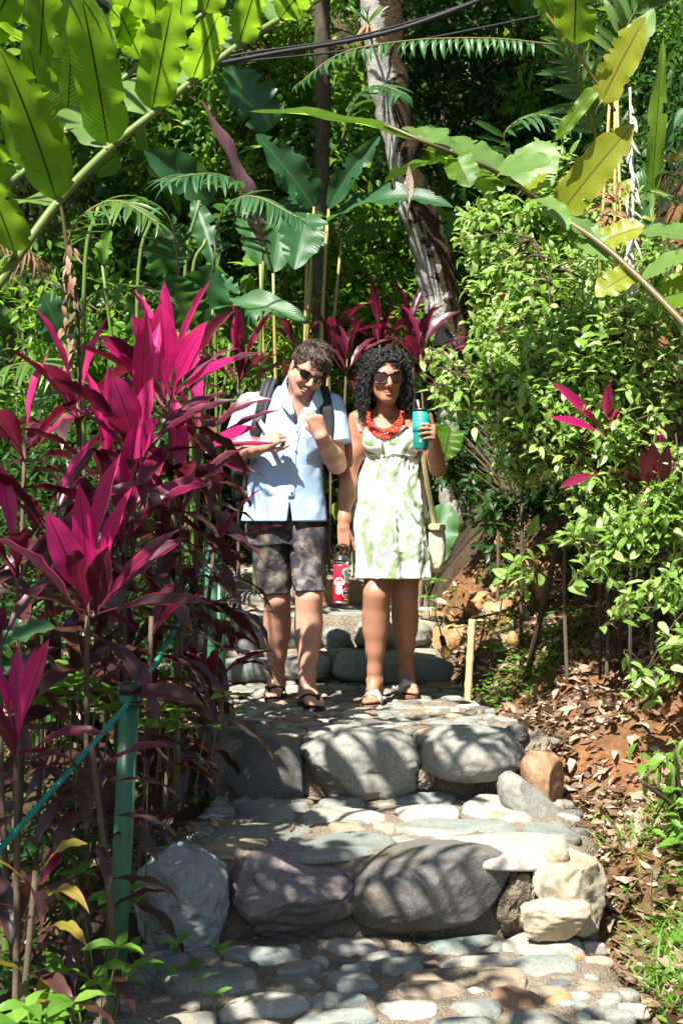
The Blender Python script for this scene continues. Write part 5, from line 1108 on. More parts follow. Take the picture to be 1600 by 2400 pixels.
# ------------------------------------------------------------------ canopy above the path (out of the top of the frame): unseen, branches and fronds placed by where their shade should fall
LIT = [(at(390, 860, 5.6), .42), (at(310, 960, 5.3), .3), (at(690, 1050, 6.9), .4), (at(920, 1150, 6.9), .5), (at(150, 1250, 4.5), .2), (at(1250, 900, 6.2), .5), (at(1200, 1550, 7.2), .4), (at(1100, 1900, 5.4), .3)]   # places the canopy leaves open to the sun
def open_sky(c):
    for p, r in LIT:
        v = np.array(c) - np.array(p); s_ = np.array(SUN)
        if np.linalg.norm(v - s_ * v.dot(s_)) < r: return True
    return False
def shade_tree(label, base, top, arms, nleaf, seed, size=.12, mat='forest'):
    rg = np.random.default_rng(seed); t = thing('unseen_canopy_tree', base, label, 'tree', 'unseen canopy trees placed for their shade')
    P = catmull([base, (Vector(base) + Vector(top)) / 2 + Vector((.1, .05, 0)), top], 6); obj('trunk', tube_mesh('trunk', P, np.linspace(.13, .08, len(P)), 12), G['bark'], t)
    br = MB(); C = []; Rr = []
    for (ex, ey, ez, n, r) in arms:
        e = np.array([ex, ey, ez]); fix_tube(br, catmull([np.array(top), (np.array(top) + e) / 2 + [0, 0, .2], e], 5), np.linspace(.04, .008, 11), 6)
        for _ in range(n):
            v = rg.normal(size=3); v[2] *= .4; c = e + v * r * .5
            if open_sky(c): continue
            C.append(c); Rr.append(rg.uniform(.12, .28)); fix_tube(br, [e, (e + c) / 2 + rg.normal(size=3) * .04, c], [.01, .007, .003], 4)
    br.build('branches', G['bark'], t); mb = MB(); leaf_cloud(mb, C, Rr, nleaf, size, rg, small); o = mb.build('crown', G[mat], t); o['kind'] = 'stuff'; return t

def shade_at(px, py, d, t): p = at(px, py, d) + SUN * t; return (p.x, p.y, p.z)
S_ = [shade_at(560, 1850, 5.8, 4.6), shade_at(760, 2120, 4.7, 4.4), shade_at(480, 2350, 4.2, 4.4), shade_at(700, 1690, 6.3, 4.6), shade_at(250, 2050, 4.3, 4.2), shade_at(150, 1650, 4.3, 4.0), shade_at(900, 2300, 4.3, 4.6)]
shade_tree('unseen canopy tree leaning from the left, placed to dapple the near steps', (-3.6, 2.6, float(ground_z(-3.6, 2.6))), (-2.6, 2.8, 3.6), [(*p, 8, .5) for p in S_], 800, 71, .15)
S_ = [shade_at(520, 1520, 8.2, 5.0), shade_at(300, 1400, 5.3, 4.4)]
shade_tree('unseen canopy tree leaning from the left, placed to dapple the upper steps', (-4.2, 5.6, float(ground_z(-4.2, 5.6))), (-3.2, 5.2, 4.6), [(*p, 8, .5) for p in S_], 450, 72, .15)
def topx(p): return (CX + p[0] / p[1] * F_PX, CY - (p[2] - CAM_Z) / p[1] * F_PX, p[1])
for i, (tg, off, lab) in enumerate([(shade_at(980, 2080, 4.75, 3.4), (-1.5, .1, -.5), 'long palm frond arching overhead above the egg shaped boulder'), (shade_at(650, 2080, 4.75, 3.2), (-1.2, -.3, -.4), 'long palm frond arching overhead above the mauve boulder'), (shade_at(1080, 1760, 5.8, 3.6), (-1.7, .2, -.6), 'long palm frond arching overhead above the landing edge'), (shade_at(800, 2280, 4.3, 3.4), (-1.3, .1, -.5), 'long palm frond arching overhead above the lowest paving')]):
    a = Vector(tg); b = a + Vector(off); e = a + Vector((.55, .12, -.25))
    frond(lab, [topx(b), topx(b.lerp(a, .55) + Vector((0, 0, .22))), topx(a), topx(e)], .42, 20, 'palm', group='palm fronds arching over the path', rmax=.012)

# unseen forest canopy added over the hillside: keeps the ground behind the couple in deep, dappled shade
rg = np.random.default_rng(123); arms = [[], [], []]
for k in range(54):
    px, py, d = rg.uniform(-150, 1750), rg.uniform(-150, 1050), rg.uniform(10.2, 15.0); tt = rg.uniform(3.6, 5.5)
    p = at(px, py, d) + SUN * tt
    while p.z < CAM_Z + .343 * p.y + .75: p += SUN * .3
    arms[k % 3].append((p.x, p.y, p.z, 7, .62))
for k, (bx, by, lab) in enumerate([(-6.5, 9.0, 'unseen forest tree added at the far left to shade the hillside'), (-1.5, 17.5, 'unseen forest tree added behind the hilltop to shade the slope'), (6.0, 12.5, 'unseen forest tree added at the far right to shade the hillside')]):
    shade_tree(lab, (bx, by, float(ground_z(bx, by))), (bx * .8, by - .5, 8.2), arms[k], 4300, 140 + k, .24, 'forest_shade')
# ================================================================== people
class SDF:
    """smooth union of round shapes on a grid, turned into one continuous surface"""
    def __init__(s, lo, hi, h):
        s.lo = np.array(lo, float); s.h = h; s.n = np.ceil((np.array(hi) - s.lo) / h).astype(int) + 1
        s.D = np.full(s.n, .5, np.float32)
    def block(s, lo, hi):
        a = np.clip(np.floor((np.array(lo) - s.lo) / s.h).astype(int), 0, s.n - 1); b = np.clip(np.ceil((np.array(hi) - s.lo) / s.h).astype(int) + 1, 1, s.n)
        ax = [s.lo[i] + s.h * np.arange(a[i], b[i]) for i in range(3)]
        return tuple(slice(a[i], b[i]) for i in range(3)), np.stack(np.meshgrid(*ax, indexing='ij'), -1).astype(np.float32)
    def put(s, f, lo, hi, k=.01, op='add'):
        m = k + .015; sl, P = s.block(np.array(lo) - m, np.array(hi) + m)
        if P.size == 0: return
        d = f(P).astype(np.float32); D = s.D[sl]
        if op == 'sub':
            d = -d; h = np.clip(.5 - .5 * (D - d) / k, 0, 1) if k else 0; s.D[sl] = np.maximum(D, d) if not k else D * (1 - h) + d * h + k * h * (1 - h)
        else:
            h = np.clip(.5 + .5 * (D - d) / k, 0, 1); s.D[sl] = D * (1 - h) + d * h - k * h * (1 - h)
    def cone(s, a, b, r1, r2, k=.012, op='add'):
        a = np.array(tuple(a), float); b = np.array(tuple(b), float); ba = b - a; L = ba.dot(ba) + 1e-12; r = max(r1, r2)
        def f(P):
            t = np.clip(((P - a) @ ba) / L, 0, 1); return np.linalg.norm(P - a - t[..., None] * ba, axis=-1) - (r1 + (r2 - r1) * t)
        s.put(f, np.minimum(a, b) - r, np.maximum(a, b) + r, k, op)
    def chain(s, pts, radii, k=.012):
        for i in range(len(pts) - 1): s.cone(pts[i], pts[i + 1], radii[i], radii[i + 1], k)
    def ell(s, c, r, Rm=None, k=.012, op='add'):
        c = np.array(tuple(c), float); r = np.array(r, float); M = np.eye(3) if Rm is None else np.array(Rm)
        def f(P):
            q = (P - c) @ M; k0 = np.linalg.norm(q / r, axis=-1); k1 = np.linalg.norm(q / r ** 2, axis=-1) + 1e-9; return k0 * (k0 - 1) / k1
        e = np.abs(M) @ r; s.put(f, c - e, c + e, k, op)
    def sections(s, tab, k=.012, op='add', mod=None, p=2.3):
        """stack of super-ellipses: rows of (z, cx, cy, rx, ry)"""
        T = np.array(sorted(tab)); z0, z1 = T[0, 0], T[-1, 0]
        def f(P):
            z = np.clip(P[..., 2], z0, z1); cx, cy, rx, ry = [np.interp(z, T[:, 0], T[:, i]) for i in (1, 2, 3, 4)]
            dx = P[..., 0] - cx; dy = P[..., 1] - cy
            q = (np.abs(dx / rx) ** p + np.abs(dy / ry) ** p) ** (1 / p); d = (q - 1) * np.minimum(rx, ry) * (.75 + .25 * np.minimum(rx, ry) / np.maximum(rx, ry))
            if mod is not None: d = d - mod(P, np.arctan2(dx, -dy))
            return np.maximum(d, np.maximum(P[..., 2] - z1, z0 - P[..., 2]))
        m = max(T[:, 3].max(), T[:, 4].max()) + .03
        s.put(f, (T[:, 1].min() - m, T[:, 2].min() - m, z0 - .01), (T[:, 1].max() + m, T[:, 2].max() + m, z1 + .01), k, op)
    def mesh(s, name, smooth=2):
        D = s.D; sg = D < 0; nx, ny, nz = D.shape
        c = np.zeros((nx - 1, ny - 1, nz - 1), np.int8)
        for i in (0, 1):
            for j in (0, 1):
                for k in (0, 1): c += sg[i:nx - 1 + i, j:ny - 1 + j, k:nz - 1 + k]
        act = (c > 0) & (c < 8); I = np.argwhere(act); idx = np.full(act.shape, -1, np.int32); idx[act] = np.arange(len(I))
        acc = np.zeros((len(I), 3)); cnt = np.zeros(len(I))
        cor = [(i, j, k) for i in (0, 1) for j in (0, 1) for k in (0, 1)]
        val = {q: D[I[:, 0] + q[0], I[:, 1] + q[1], I[:, 2] + q[2]].astype(float) for q in cor}
        for a in cor:
            for ax in range(3):
                if a[ax] == 0:
                    b = tuple(a[i] + (i == ax) for i in range(3)); va, vb = val[a], val[b]; m = (va < 0) != (vb < 0)
                    t = va[m] / (va[m] - vb[m]); p = np.tile(np.array(a, float), (m.sum(), 1)); p[:, ax] += t; acc[m] += p; cnt[m] += 1
        V = s.lo + s.h * (I + acc / cnt[:, None]); Fs = []
        for ax in range(3):
            o = [i for i in range(3) if i != ax]
            A = sg[tuple(slice(0, -1) if i == ax else slice(1, -1) for i in range(3))]; Bv = sg[tuple(slice(1, None) if i == ax else slice(1, -1) for i in range(3))]
            E = np.argwhere(A != Bv); 
            if len(E) == 0: continue
            base = E.copy(); base[:, o[0]] += 1; base[:, o[1]] += 1
            def cell(d0, d1):
                q = base.copy(); q[:, o[0]] -= d0; q[:, o[1]] -= d1; return idx[q[:, 0], q[:, 1], q[:, 2]]
            Q = np.stack([cell(1, 1), cell(0, 1), cell(0, 0), cell(1, 0)], 1); flip = A[E[:, 0], E[:, 1], E[:, 2]]
            if ax == 1: flip = ~flip
            Q[~flip] = Q[~flip][:, ::-1]; Fs.append(Q[(Q >= 0).all(1)])
        F = np.concatenate(Fs)
        for _ in range(smooth):
            S = np.zeros_like(V); n = np.zeros(len(V))
            for i in range(4):
                np.add.at(S, F[:, i], V[F[:, (i + 1) % 4]]); np.add.at(n, F[:, i], 1); np.add.at(S, F[:, (i + 1) % 4], V[F[:, i]]); np.add.at(n, F[:, (i + 1) % 4], 1)
            V = V * .5 + .5 * S / np.maximum(n, 1)[:, None]
        return mesh_np(name, V, F)

def rot(yaw, pitch, roll):
    return np.array(Matrix.Rotation(R(roll), 3, 'Y') @ Matrix.Rotation(R(yaw), 3, 'Z') @ Matrix.Rotation(R(pitch), 3, 'X'))

class Head:
    def __init__(s, c, Rm, sc): s.c = np.array(tuple(c)); s.R = Rm; s.s = sc
    def w(s, p): return s.c + s.R @ (np.array(p, float) * s.s)
    def many(s, P): return s.c + (np.asarray(P) * s.s) @ s.R.T
    def local(s, P): return ((np.asarray(P) - s.c) @ s.R) / s.s

def build_head(g, H, female=False, jaw=1.0, smile=0.):
    k = H.s; e = lambda c, r, kk=.012, op='add': g.ell(H.w(c), np.array(r) * k, H.R, kk, op); c_ = lambda a, b, r1, r2, kk=.012: g.cone(H.w(a), H.w(b), r1 * k, r2 * k, kk)
    e((0, .015, .035), (.076, .097, .084)); e((0, -.028, -.025), (.060 if female else .062, .068, .086 if female else .088), .02)
    for sx in (-1, 1):
        c_((sx * .052 * jaw, .0, -.052), (sx * .018, -.066, -.099), .026, .021, .03); e((sx * .042, -.066, -.022), (.022, .021, .02), .025)
        e((sx * .079, .008, -.012), (.009, .019, .031), .006); e((sx * .083, .012, .008), (.006, .015, .014), .006); c_((sx * .012, -.103, -.037), (sx * .012, -.096, -.036), .0085, .008, .006)
        e((sx * .032, -.088, .004), (.017, .012, .011), .01, 'sub')
    e((0, -.076, -.1), (.024 * jaw, .02, .017), .02)
    c_((0, -.09, .016), (0, -.113, -.028), .0085, .0125, .010); e((0, -.115, -.031), (.0125, .011, .0105), .006)
    c_((-.038, -.079, .026), (.038, -.079, .026), .013, .013, .02)
    w = (.0225 if female else .024) + .006 * smile; lt = .8 if female else .55
    e((0, -.0985, -.0635), (w, .0095, .0055 * lt), .006); e((0, -.097, -.0765), (w * .85, .0098, .0075 * lt), .006)
    for sx in (-1, 1): c_((0, -.112, -.0700), (sx * w * .95, -.098, -.0690 + .006 * smile), .0001, .0001, .001)
    a, b = H.w((0, -.1085, -.0700)), H.w((0, -.104, -.0700))
    for sx in (-1, 1): g.cone(H.w((0, -.110, -.0700)), H.w((sx * w * .9, -.1, -.0690 + .007 * smile)), .0032 * k, .0022 * k, .003, 'sub')
    if smile:
        for sx in (-1, 1): g.cone(H.w((sx * .022, -.108, -.036)), H.w((sx * .036, -.094, -.070)), .003 * k, .002 * k, .008, 'sub'); e((sx * .044, -.078, -.040), (.018, .014, .016), .012)

def build_hand(g, wrist, fdir, palm, thumb_sign, curls, size=1.0, thumb=(.5, .3, .3), spread=.0):
    """fdir: wrist to knuckles, palm: direction the palm faces; returns knuckle frame"""
    X = Vector(fdir).normalized(); Pn = Vector(palm); Pn = (Pn - X * Pn.dot(X)).normalized(); Y = Pn.cross(X) * thumb_sign
    O = Vector(wrist); S = size
    P = lambda x, y, z: O + (X * x + Y * y + Pn * z) * S
    kn = [(.088, .028), (.092, .009), (.088, -.010), (.079, -.027)]; ln = [.073, .081, .076, .058]; rr = [.0088, .009, .0085, .0075]
    for (kx, ky) in kn: g.cone(P(.0, ky * .55, 0), P(kx, ky, -.002), .0165 * S, .0115 * S, .012)
    g.ell(P(.05, .0, .004), np.array((.042, .034, .014)) * S, np.array(Matrix((X, Y, Pn)).transposed()), .012)
    for i in range(4):
        p = P(kn[i][0], kn[i][1], -.002); a = 0; d = X
        for j, fr in enumerate((.46, .30, .24)):
            a += curls[i][j]; d = X * math.cos(a) + Pn * math.sin(a) + Y * (spread * (1.5 - i))
            q = p + d.normalized() * ln[i] * fr * S; g.cone(p, q, rr[i] * S * (1 - .09 * j), rr[i] * S * (.93 - .09 * j), .0045); p = q
    b0 = P(.022, .022, .006); t1 = P(.022, .022, .006) + (X * math.cos(thumb[0]) * .7 + Y * math.sin(thumb[0]) + Pn * .25).normalized() * .042 * S
    t2 = t1 + (X * .8 + Y * (.5 - thumb[1]) + Pn * thumb[1]).normalized() * .032 * S; t3 = t2 + (X * .8 + Y * (.35 - thumb[2] * 1.5) + Pn * thumb[2]).normalized() * .026 * S
    g.chain([b0, t1, t2, t3], [.016 * S, .0115 * S, .0102 * S, .0082 * S], .006)

def build_foot(g, ankle, toe, lift=0., flat=.018, side=1, w=1.0):
    """ankle point and toe-tip point on the sole; returns frame for the sandal"""
    A = Vector(ankle); T = Vector(toe); f = Vector((T.x - A.x, T.y - A.y, 0)).normalized(); Lr = .185
    X = (Vector((f.x, f.y, 0)) + Vector((0, 0, lift))).normalized(); Y = Vector((-f.y, f.x, 0)) * side; Z = X.cross(Y) * side
    O = T - X * Lr                                                    # below the ankle, on the sole
    P = lambda x, y, z: O + X * x + Y * y * w + Z * z
    g.chain([A + Vector((0, 0, .07)), A, P(-.035, 0, .045), P(-.045, 0, .028)], [.031 * w, .031 * w, .031, .028], .015)
    g.cone(A + Vector((0, 0, -.005)), P(.075, .008, .043), .036, .026, .02); g.cone(P(-.03, 0, .024), P(.11, -.018, .020), .023, .021, .02); g.cone(P(.06, .01, .035), P(.125, .024, .02), .024, .02, .02); g.cone(P(.07, 0, .03), P(.12, 0, .02), .024, .019, .02)
    for dy, x1, r in [(.028, .183, .0125), (.010, .180, .0088), (-.004, .172, .0085), (-.018, .162, .008), (-.031, .150, .0078)]:
        g.chain([P(.118, dy * .85, .018), P((.118 + x1) / 2 + .006, dy, .0165), P(x1 - r, dy * 1.02, .010)], [r * 1.05, r * .95, r], .005)
    for sx in (-1, 1): g.ell(A + Y * sx * .030 * w + Vector((0, 0, .004)), (.012, .012, .013), None, .01)
    return O, X, Y, Z

def sole_mesh(O, X, Y, Z, L=.275, back=-.085, W=.098, th=.016, z0=-.004):
    """sandal sole outline, extruded"""
    n = 40; a = np.linspace(0, 2 * np.pi, n, endpoint=False); x = back + L / 2 + L / 2 * np.cos(a); u = (x - back) / L
    wd = W / 2 * (.78 + .22 * np.sin((u - .15) * np.pi * .9)) ; y = np.sign(np.sin(a)) * np.abs(np.sin(a)) ** .55 * wd + .006 * (u - .3)
    V = []; 
    for z in (z0, z0 - th * .5, z0 - th):
        s = 1.0 if z > z0 - th * .9 else .96
        V += [np.array(O + X * float(xx) + Y * float(yy * s) + Z * z) for xx, yy in zip(x, y)]
    F4 = []
    for r in range(2):
        for i in range(n): F4.append((r * n + i, (r + 1) * n + i, (r + 1) * n + (i + 1) % n, r * n + (i + 1) % n))
    V.append(np.array(O + X * (back + L / 2) + Z * z0)); V.append(np.array(O + X * (back + L / 2) + Z * (z0 - th)))
    F3 = [(3 * n, i, (i + 1) % n) for i in range(n)] + [(3 * n + 1, 2 * n + (i + 1) % n, 2 * n + i) for i in range(n)]
    return mesh_np('sole', np.array(V), [np.array(F4), np.array(F3)], smooth=False)

def ribbon(P, N, w, th, n=12, closed=False):
    """flat padded strap along points P with face normals N"""
    P = np.array([tuple(p) for p in P], float); N = np.array([tuple(q) for q in N], float); m = len(P); w = np.broadcast_to(np.asarray(w, float), (m,))
    T = np.gradient(P, axis=0); T /= np.linalg.norm(T, axis=1)[:, None] + 1e-9; N = N - T * (N * T).sum(1)[:, None]; N /= np.linalg.norm(N, axis=1)[:, None] + 1e-9; Bn = np.cross(T, N)
    a = np.linspace(0, 2 * np.pi, n, endpoint=False); ca = np.sign(np.cos(a)) * np.abs(np.cos(a)) ** .45; sa = np.sign(np.sin(a)) * np.abs(np.sin(a)) ** .7
    V = P[:, None] + (w[:, None, None] / 2) * ca[None, :, None] * Bn[:, None] + (th / 2) * sa[None, :, None] * N[:, None]
    F = [(i * n + j, i * n + (j + 1) % n, (i + 1) * n + (j + 1) % n, (i + 1) * n + j) for i in range(m - 1) for j in range(n)]
    V = V.reshape(-1, 3); F = [tuple(reversed(f)) for f in F]
    caps = []; V = np.vstack([V, P[:1], P[-1:]]); 
    for j in range(n): caps += [(m * n, j, (j + 1) % n), (m * n + 1, (m - 1) * n + (j + 1) % n, (m - 1) * n + j)]
    return mesh_np('strap', V, [np.array(F), np.array(caps)])
def smooth_path(P, N, n=6):
    return catmull(P, n), catmull(N, n)

def sunglasses(H, label, lw, lh, tint, p, z0=.008, yb=-.103, wrap=.10, rim=.004, parent_name='sunglasses', up=.0):
    t = thing(parent_name, H.w((0, -.1, 0)), label, 'sunglasses')
    fr = MB(); ctr = .034 if lw < .062 else .0375
    def surf(x, z): return np.stack([x, yb + np.maximum(0, np.abs(x) - .012) ** 2 / wrap * .95, z], -1)
    for sx in (-1, 1):
        a = np.linspace(0, 2 * np.pi, 28, endpoint=False); ca, sa = np.cos(a), np.sin(a)
        ex = np.sign(ca) * np.abs(ca) ** (2 / p) * lw / 2; ez = np.sign(sa) * np.abs(sa) ** (2 / p) * lh / 2; ez = ez * (1 + .16 * ex / (lw / 2) * 1) ; x = sx * (ctr + ex); z = z0 + ez + up * (ex / (lw / 2))
        ring = surf(x, z); fix_tube(fr, H.many(ring), rim * H.s * .6, 6, closed=True)
        rings = [ring] + [surf(sx * ctr + (x - sx * ctr) * f, z0 + (z - z0) * f) for f in (.75, .5, .25)]
        V = np.concatenate(rings + [surf(np.array([sx * ctr]), np.array([z0]))]); F4 = []; F3 = []
        for r in range(3):
            for i in range(28): F4.append((r * 28 + i, r * 28 + (i + 1) % 28, (r + 1) * 28 + (i + 1) % 28, (r + 1) * 28 + i))
        F3 = [(3 * 28 + i, 3 * 28 + (i + 1) % 28, 4 * 28) for i in range(28)]
        obj('lens', mesh_np('lens', H.many(V), [np.array(F4), np.array(F3)]), G[tint], t)
        hx = sx * (ctr + lw / 2)
        arm = [(hx * .985, float(surf(np.array([hx]), np.array([0.]))[0, 1]), z0 + lh * .28), (sx * .077, -.05, z0 + lh * .25), (sx * .082, -.01, z0 + .004), (sx * .083, .012, z0 - .008)]
        obj('temple', tube_mesh('temple', H.many(catmull(arm, 5)), np.linspace(.0042, .0026, 16) * H.s, 7), G['frame_black'], t)
    br = surf(np.linspace(-.012, .012, 5), z0 + lh * .22 + .003 * np.cos(np.linspace(-1.5, 1.5, 5))); fix_tube(fr, H.many(br), rim * .7 * H.s, 6)
    fr.build('frame', G['frame_black'], t); return t

# ---- materials for people
def m_skin(name, a, b, rough=.48):
    t = NT(name); n = t.noise(14, 4, vec=t.pos()); n2 = t.noise(160, 3, vec=t.pos())
    return t.done(t.bsdf(t.mix(n, a, b), rough, .4, t.bump(n2, .18, .004), Subsurface_Weight=.06, Subsurface_Radius=(.012, .005, .003)))
G['skin_m'] = m_skin('fair_tanned_skin', (.38, .19, .125), (.54, .29, .205), .58)
G['skin_w'] = m_skin('brown_skin', (.26, .118, .068), (.36, .175, .105), .5)
G['skin_mleg'] = G['skin_m']
G['lip_m'] = m_plain('lips', (.42, .15, .12), .4); G['lip_w'] = m_plain('lips', (.30, .085, .075), .35, .5)
G['stubble'] = m_plain('grey_stubble_skin', (.34, .185, .125), .65, .3, (200, .3), .25)
t = NT('curly_brown_hair'); rn = t.n('NewGeometry').outputs['Random Per Island']
G['hair_m'] = t.done(t.bsdf(t.ramp(rn, [(0, (.035, .02, .014)), (.7, (.075, .045, .032)), (1, (.13, .09, .075))]), .38, .5))
t = NT('glossy_black_hair'); rn = t.n('NewGeometry').outputs['Random Per Island']
G['hair_w'] = t.done(t.bsdf(t.ramp(rn, [(0, (.006, .005, .006)), (1, (.018, .015, .018))]), .36, .6, t.bump(t.noise(140, 3, vec=t.pos()), .8, .01)))
t = NT('light_blue_linen'); n = t.noise(130, 3, vec=t.pos()); wv = t.n('TexWave'); wv.inputs['Scale'].default_value = 120; wv.bands_direction = 'Z'; t.l(t.pos(), wv.inputs[0]); n3 = t.noise(5, 3, vec=t.pos())
n4 = t.noise(38, 4, vec=t.pos(), dist=1.2)
G['shirt'] = t.done(t.bsdf(t.mix(n, (.30, .45, .66), (.42, .56, .75)), .85, .15, t.bump(t.math('ADD', t.math('MULTIPLY', n, .35), n4), .14, .010)))
G['shirt_trim'] = G['shirt']
t = NT('camouflage_shorts_cloth'); n = t.noise(9, 5, .6, vec=t.pos(), dist=1.2); n2 = t.noise(14, 4, vec=t.pos(), dist=.8)
c = t.ramp(n, [(.36, (.010, .010, .014)), (.44, (.034, .030, .038)), (.52, (.085, .068, .048)), (.60, (.13, .115, .115)), (.68, (.050, .047, .065))]); c = t.mix(t.ramp(n2, [(.52, 0), (.6, 1)]), c, (.020, .020, .026))
G['shorts'] = t.done(t.bsdf(c, .55, .3, t.bump(t.noise(25, 4, vec=t.pos(), dist=1), .4, .012)))
t = NT('white_dress_with_sage_leaves'); mp = t.n('Mapping'); mp.inputs['Scale'].default_value = (1.0, .6, .55); t.l(t.pos(), mp.inputs[0])
n = t.noise(7, 1, .4, vec=mp.outputs[0], dist=1.3); bands = t.math('ABSOLUTE', t.math('SUBTRACT', t.math('FRACT', t.math('MULTIPLY', n, 4.2)), .5)); area = t.noise(4.0, 2, vec=t.pos())
msk = t.math('MULTIPLY', t.ramp(bands, [(.15, 1), (.19, 0)]), t.ramp(area, [(.42, 0), (.46, 1)])); fine = t.noise(60, 3, vec=t.pos())
G['dress'] = t.done(t.bsdf(t.mix(msk, (.74, .74, .69), t.mix(fine, (.15, .23, .11), (.24, .32, .18))), .85, .15, t.bump(t.noise(40, 4, vec=t.pos()), .2, .008)))
G['frame_black'] = m_plain('black_glasses_frame', (.008, .008, .008), .2, .6)
G['lens_m'] = m_plain('mirrored_dark_lens', (.012, .011, .010), .06, .9); G['lens_w'] = m_plain('brown_gradient_lens', (.035, .018, .018), .08, .7)
G['pack'] = m_plain('black_pack_nylon', (.014, .014, .016), .6, .3, (150, .3), .3); G['strap_pad'] = m_plain('charcoal_strap_padding', (.035, .035, .042), .75, .25, (120, .4), .4); G['webbing'] = m_plain('grey_webbing', (.22, .23, .25), .7, .3, (200, .4), .2); G['buckle'] = m_plain('grey_plastic_buckle', (.10, .10, .11), .4, .5)
G['sandal_black'] = m_plain('black_rubber', (.010, .010, .011), .7, .3, (150, .3)); G['sandal_tan'] = m_plain('tan_leather_sole', (.20, .10, .055), .6, .3, (80, .2), .2); G['sandal_silver'] = m_plain('silver_braid', (.52, .49, .44), .45, .5, (220, .6), .25)
G['bead'] = m_plain('coral_red_bead', (.55, .035, .012), .28, .6); G['canvas'] = m_plain('cream_canvas', (.48, .43, .28), .85, .15, (60, .4), .15); G['canvas_strap'] = m_plain('khaki_strap', (.34, .30, .15), .8, .2, (120, .3), .2)
G['teal_paint'] = m_plain('teal_powder_coat', (.012, .26, .215), .38, .5, (300, .05)); G['black_plastic'] = m_plain('black_plastic', (.012, .013, .015), .35, .5); G['steel'] = m_plain('brushed_steel', (.55, .55, .55), .3, .5, metallic=1.0)
G['red_paint'] = m_plain('red_powder_coat', (.50, .018, .035), .35, .5); G['white_print'] = m_plain('white_sticker', (.80, .78, .76), .5, .4); G['red_print'] = m_plain('red_sticker', (.55, .04, .04), .5, .4); G['green_print'] = m_plain('green_sticker', (.05, .16, .09), .5, .4); G['black_print'] = m_plain('black_sticker', (.02, .018, .02), .5, .4); G['aqua_print'] = m_plain('aqua_sticker', (.25, .55, .48), .5, .4); G['orange_print'] = m_plain('orange_sticker', (.7, .28, .05), .5, .4)
t = NT('clear_plastic'); g_ = t.n('BsdfPrincipled'); g_.inputs['Base Color'].default_value = (.85, .88, .88, 1); g_.inputs['Roughness'].default_value = .1; g_.inputs['Transmission Weight'].default_value = .6; G['clear'] = t.done(g_.outputs[0])
G['button'] = m_plain('pale_button', (.55, .62, .68), .4, .5)

def slots(o, H, lips, extra=None):
    """give the lips (and stubble) their own colour"""
    me = o.data; me.materials.append(lips)
    n = len(me.polygons); c = np.zeros(n * 3, np.float32); me.polygons.foreach_get('center', c); L = H.local(c.reshape(-1, 3)); idx = np.zeros(n, np.int32)
    if extra is not None:
        me.materials.append(extra); m = (L[:, 2] < -.045) & (L[:, 2] > -.125) & (L[:, 1] < .0) & (np.abs(L[:, 0]) < .075) & ~((np.abs(L[:, 0]) > .02) & (L[:, 2] > -.06) & (L[:, 1] < -.06)); idx[m] = 2
    m = (((L[:, 0] / (.026 if extra is None else .029)) ** 2 + ((L[:, 2] + .0705) / (.0112 if extra is None else .0065)) ** 2) < 1) & (L[:, 1] < -.085); idx[m] = 1
    me.polygons.foreach_set('material_index', idx)

# ------------------------------------------------------------------ the man
DM = 7.0
man = thing('person', (at(690, 1640, 6.95).x, 6.95, 0), 'person in light blue shirt and camouflage shorts looking down, both hands at backpack straps', 'person', 'couple walking down the steps')
Hm = Head(at(722, 866, 6.90), rot(24, 26, 17), .94)
g = SDF((-.60, 6.55, -.02), (.10, 7.35, 1.90), .0036)
build_head(g, Hm, jaw=1.12, smile=1.0)
nb = at(700, 955, 7.02)
g.cone(Hm.w((0, .02, -.06)), nb, .058, .064, .03); g.cone(Hm.w((0, -.02, -.06)), at(698, 975, 6.95), .045, .05, .03)
g.cone(nb, at(610, 945, 7.0), .06, .055, .05); g.cone(nb, at(762, 948, 7.0), .06, .055, .05)
# chest, belly, hips (mostly under the clothes)
g.sections([(at(0, 1200, 7).z, -.27, 7.03, .13, .085), (at(0, 1120, 7).z, -.265, 7.02, .14, .10), (at(0, 1010, 7).z, -.235, 7.0, .16, .105), (at(0, 950, 7).z, -.22, 7.0, .16, .085)], .05)
# arms
Lsh, Lel, Lwr = at(590, 955, 7.0), at(549, 1068, 6.97), at(612, 1047, 6.80)
Rsh, Rel, Rwr = at(772, 958, 7.0), at(789, 1088, 6.93), at(752, 1022, 6.75)
for sh, el, wr in ((Lsh, Lel, Lwr), (Rsh, Rel, Rwr)):
    g.chain([sh, sh.lerp(el, .45), el], [.058, .052, .042], .03); g.chain([el, el.lerp(wr, .3), el.lerp(wr, .8), wr], [.043, .046, .034, .030], .02)
fist = [(1.25, 1.5, .9)] * 4
build_hand(g, Lwr, Vector((.55, -.25, .35)), Vector((.25, .9, -.25)), 1, [(1.05, 1.25, .7), (1.1, 1.3, .8), (1.15, 1.3, .8), (1.2, 1.3, .8)], 1.0, (.5, .45, .2))
build_hand(g, Rwr, Vector((-.35, -.25, 1.0)), Vector((-.15, .9, .1)), -1, [(1.35, 1.4, .8), (1.4, 1.45, .8), (1.4, 1.45, .9), (1.4, 1.4, .9)], 1.02, (.35, .6, .5))
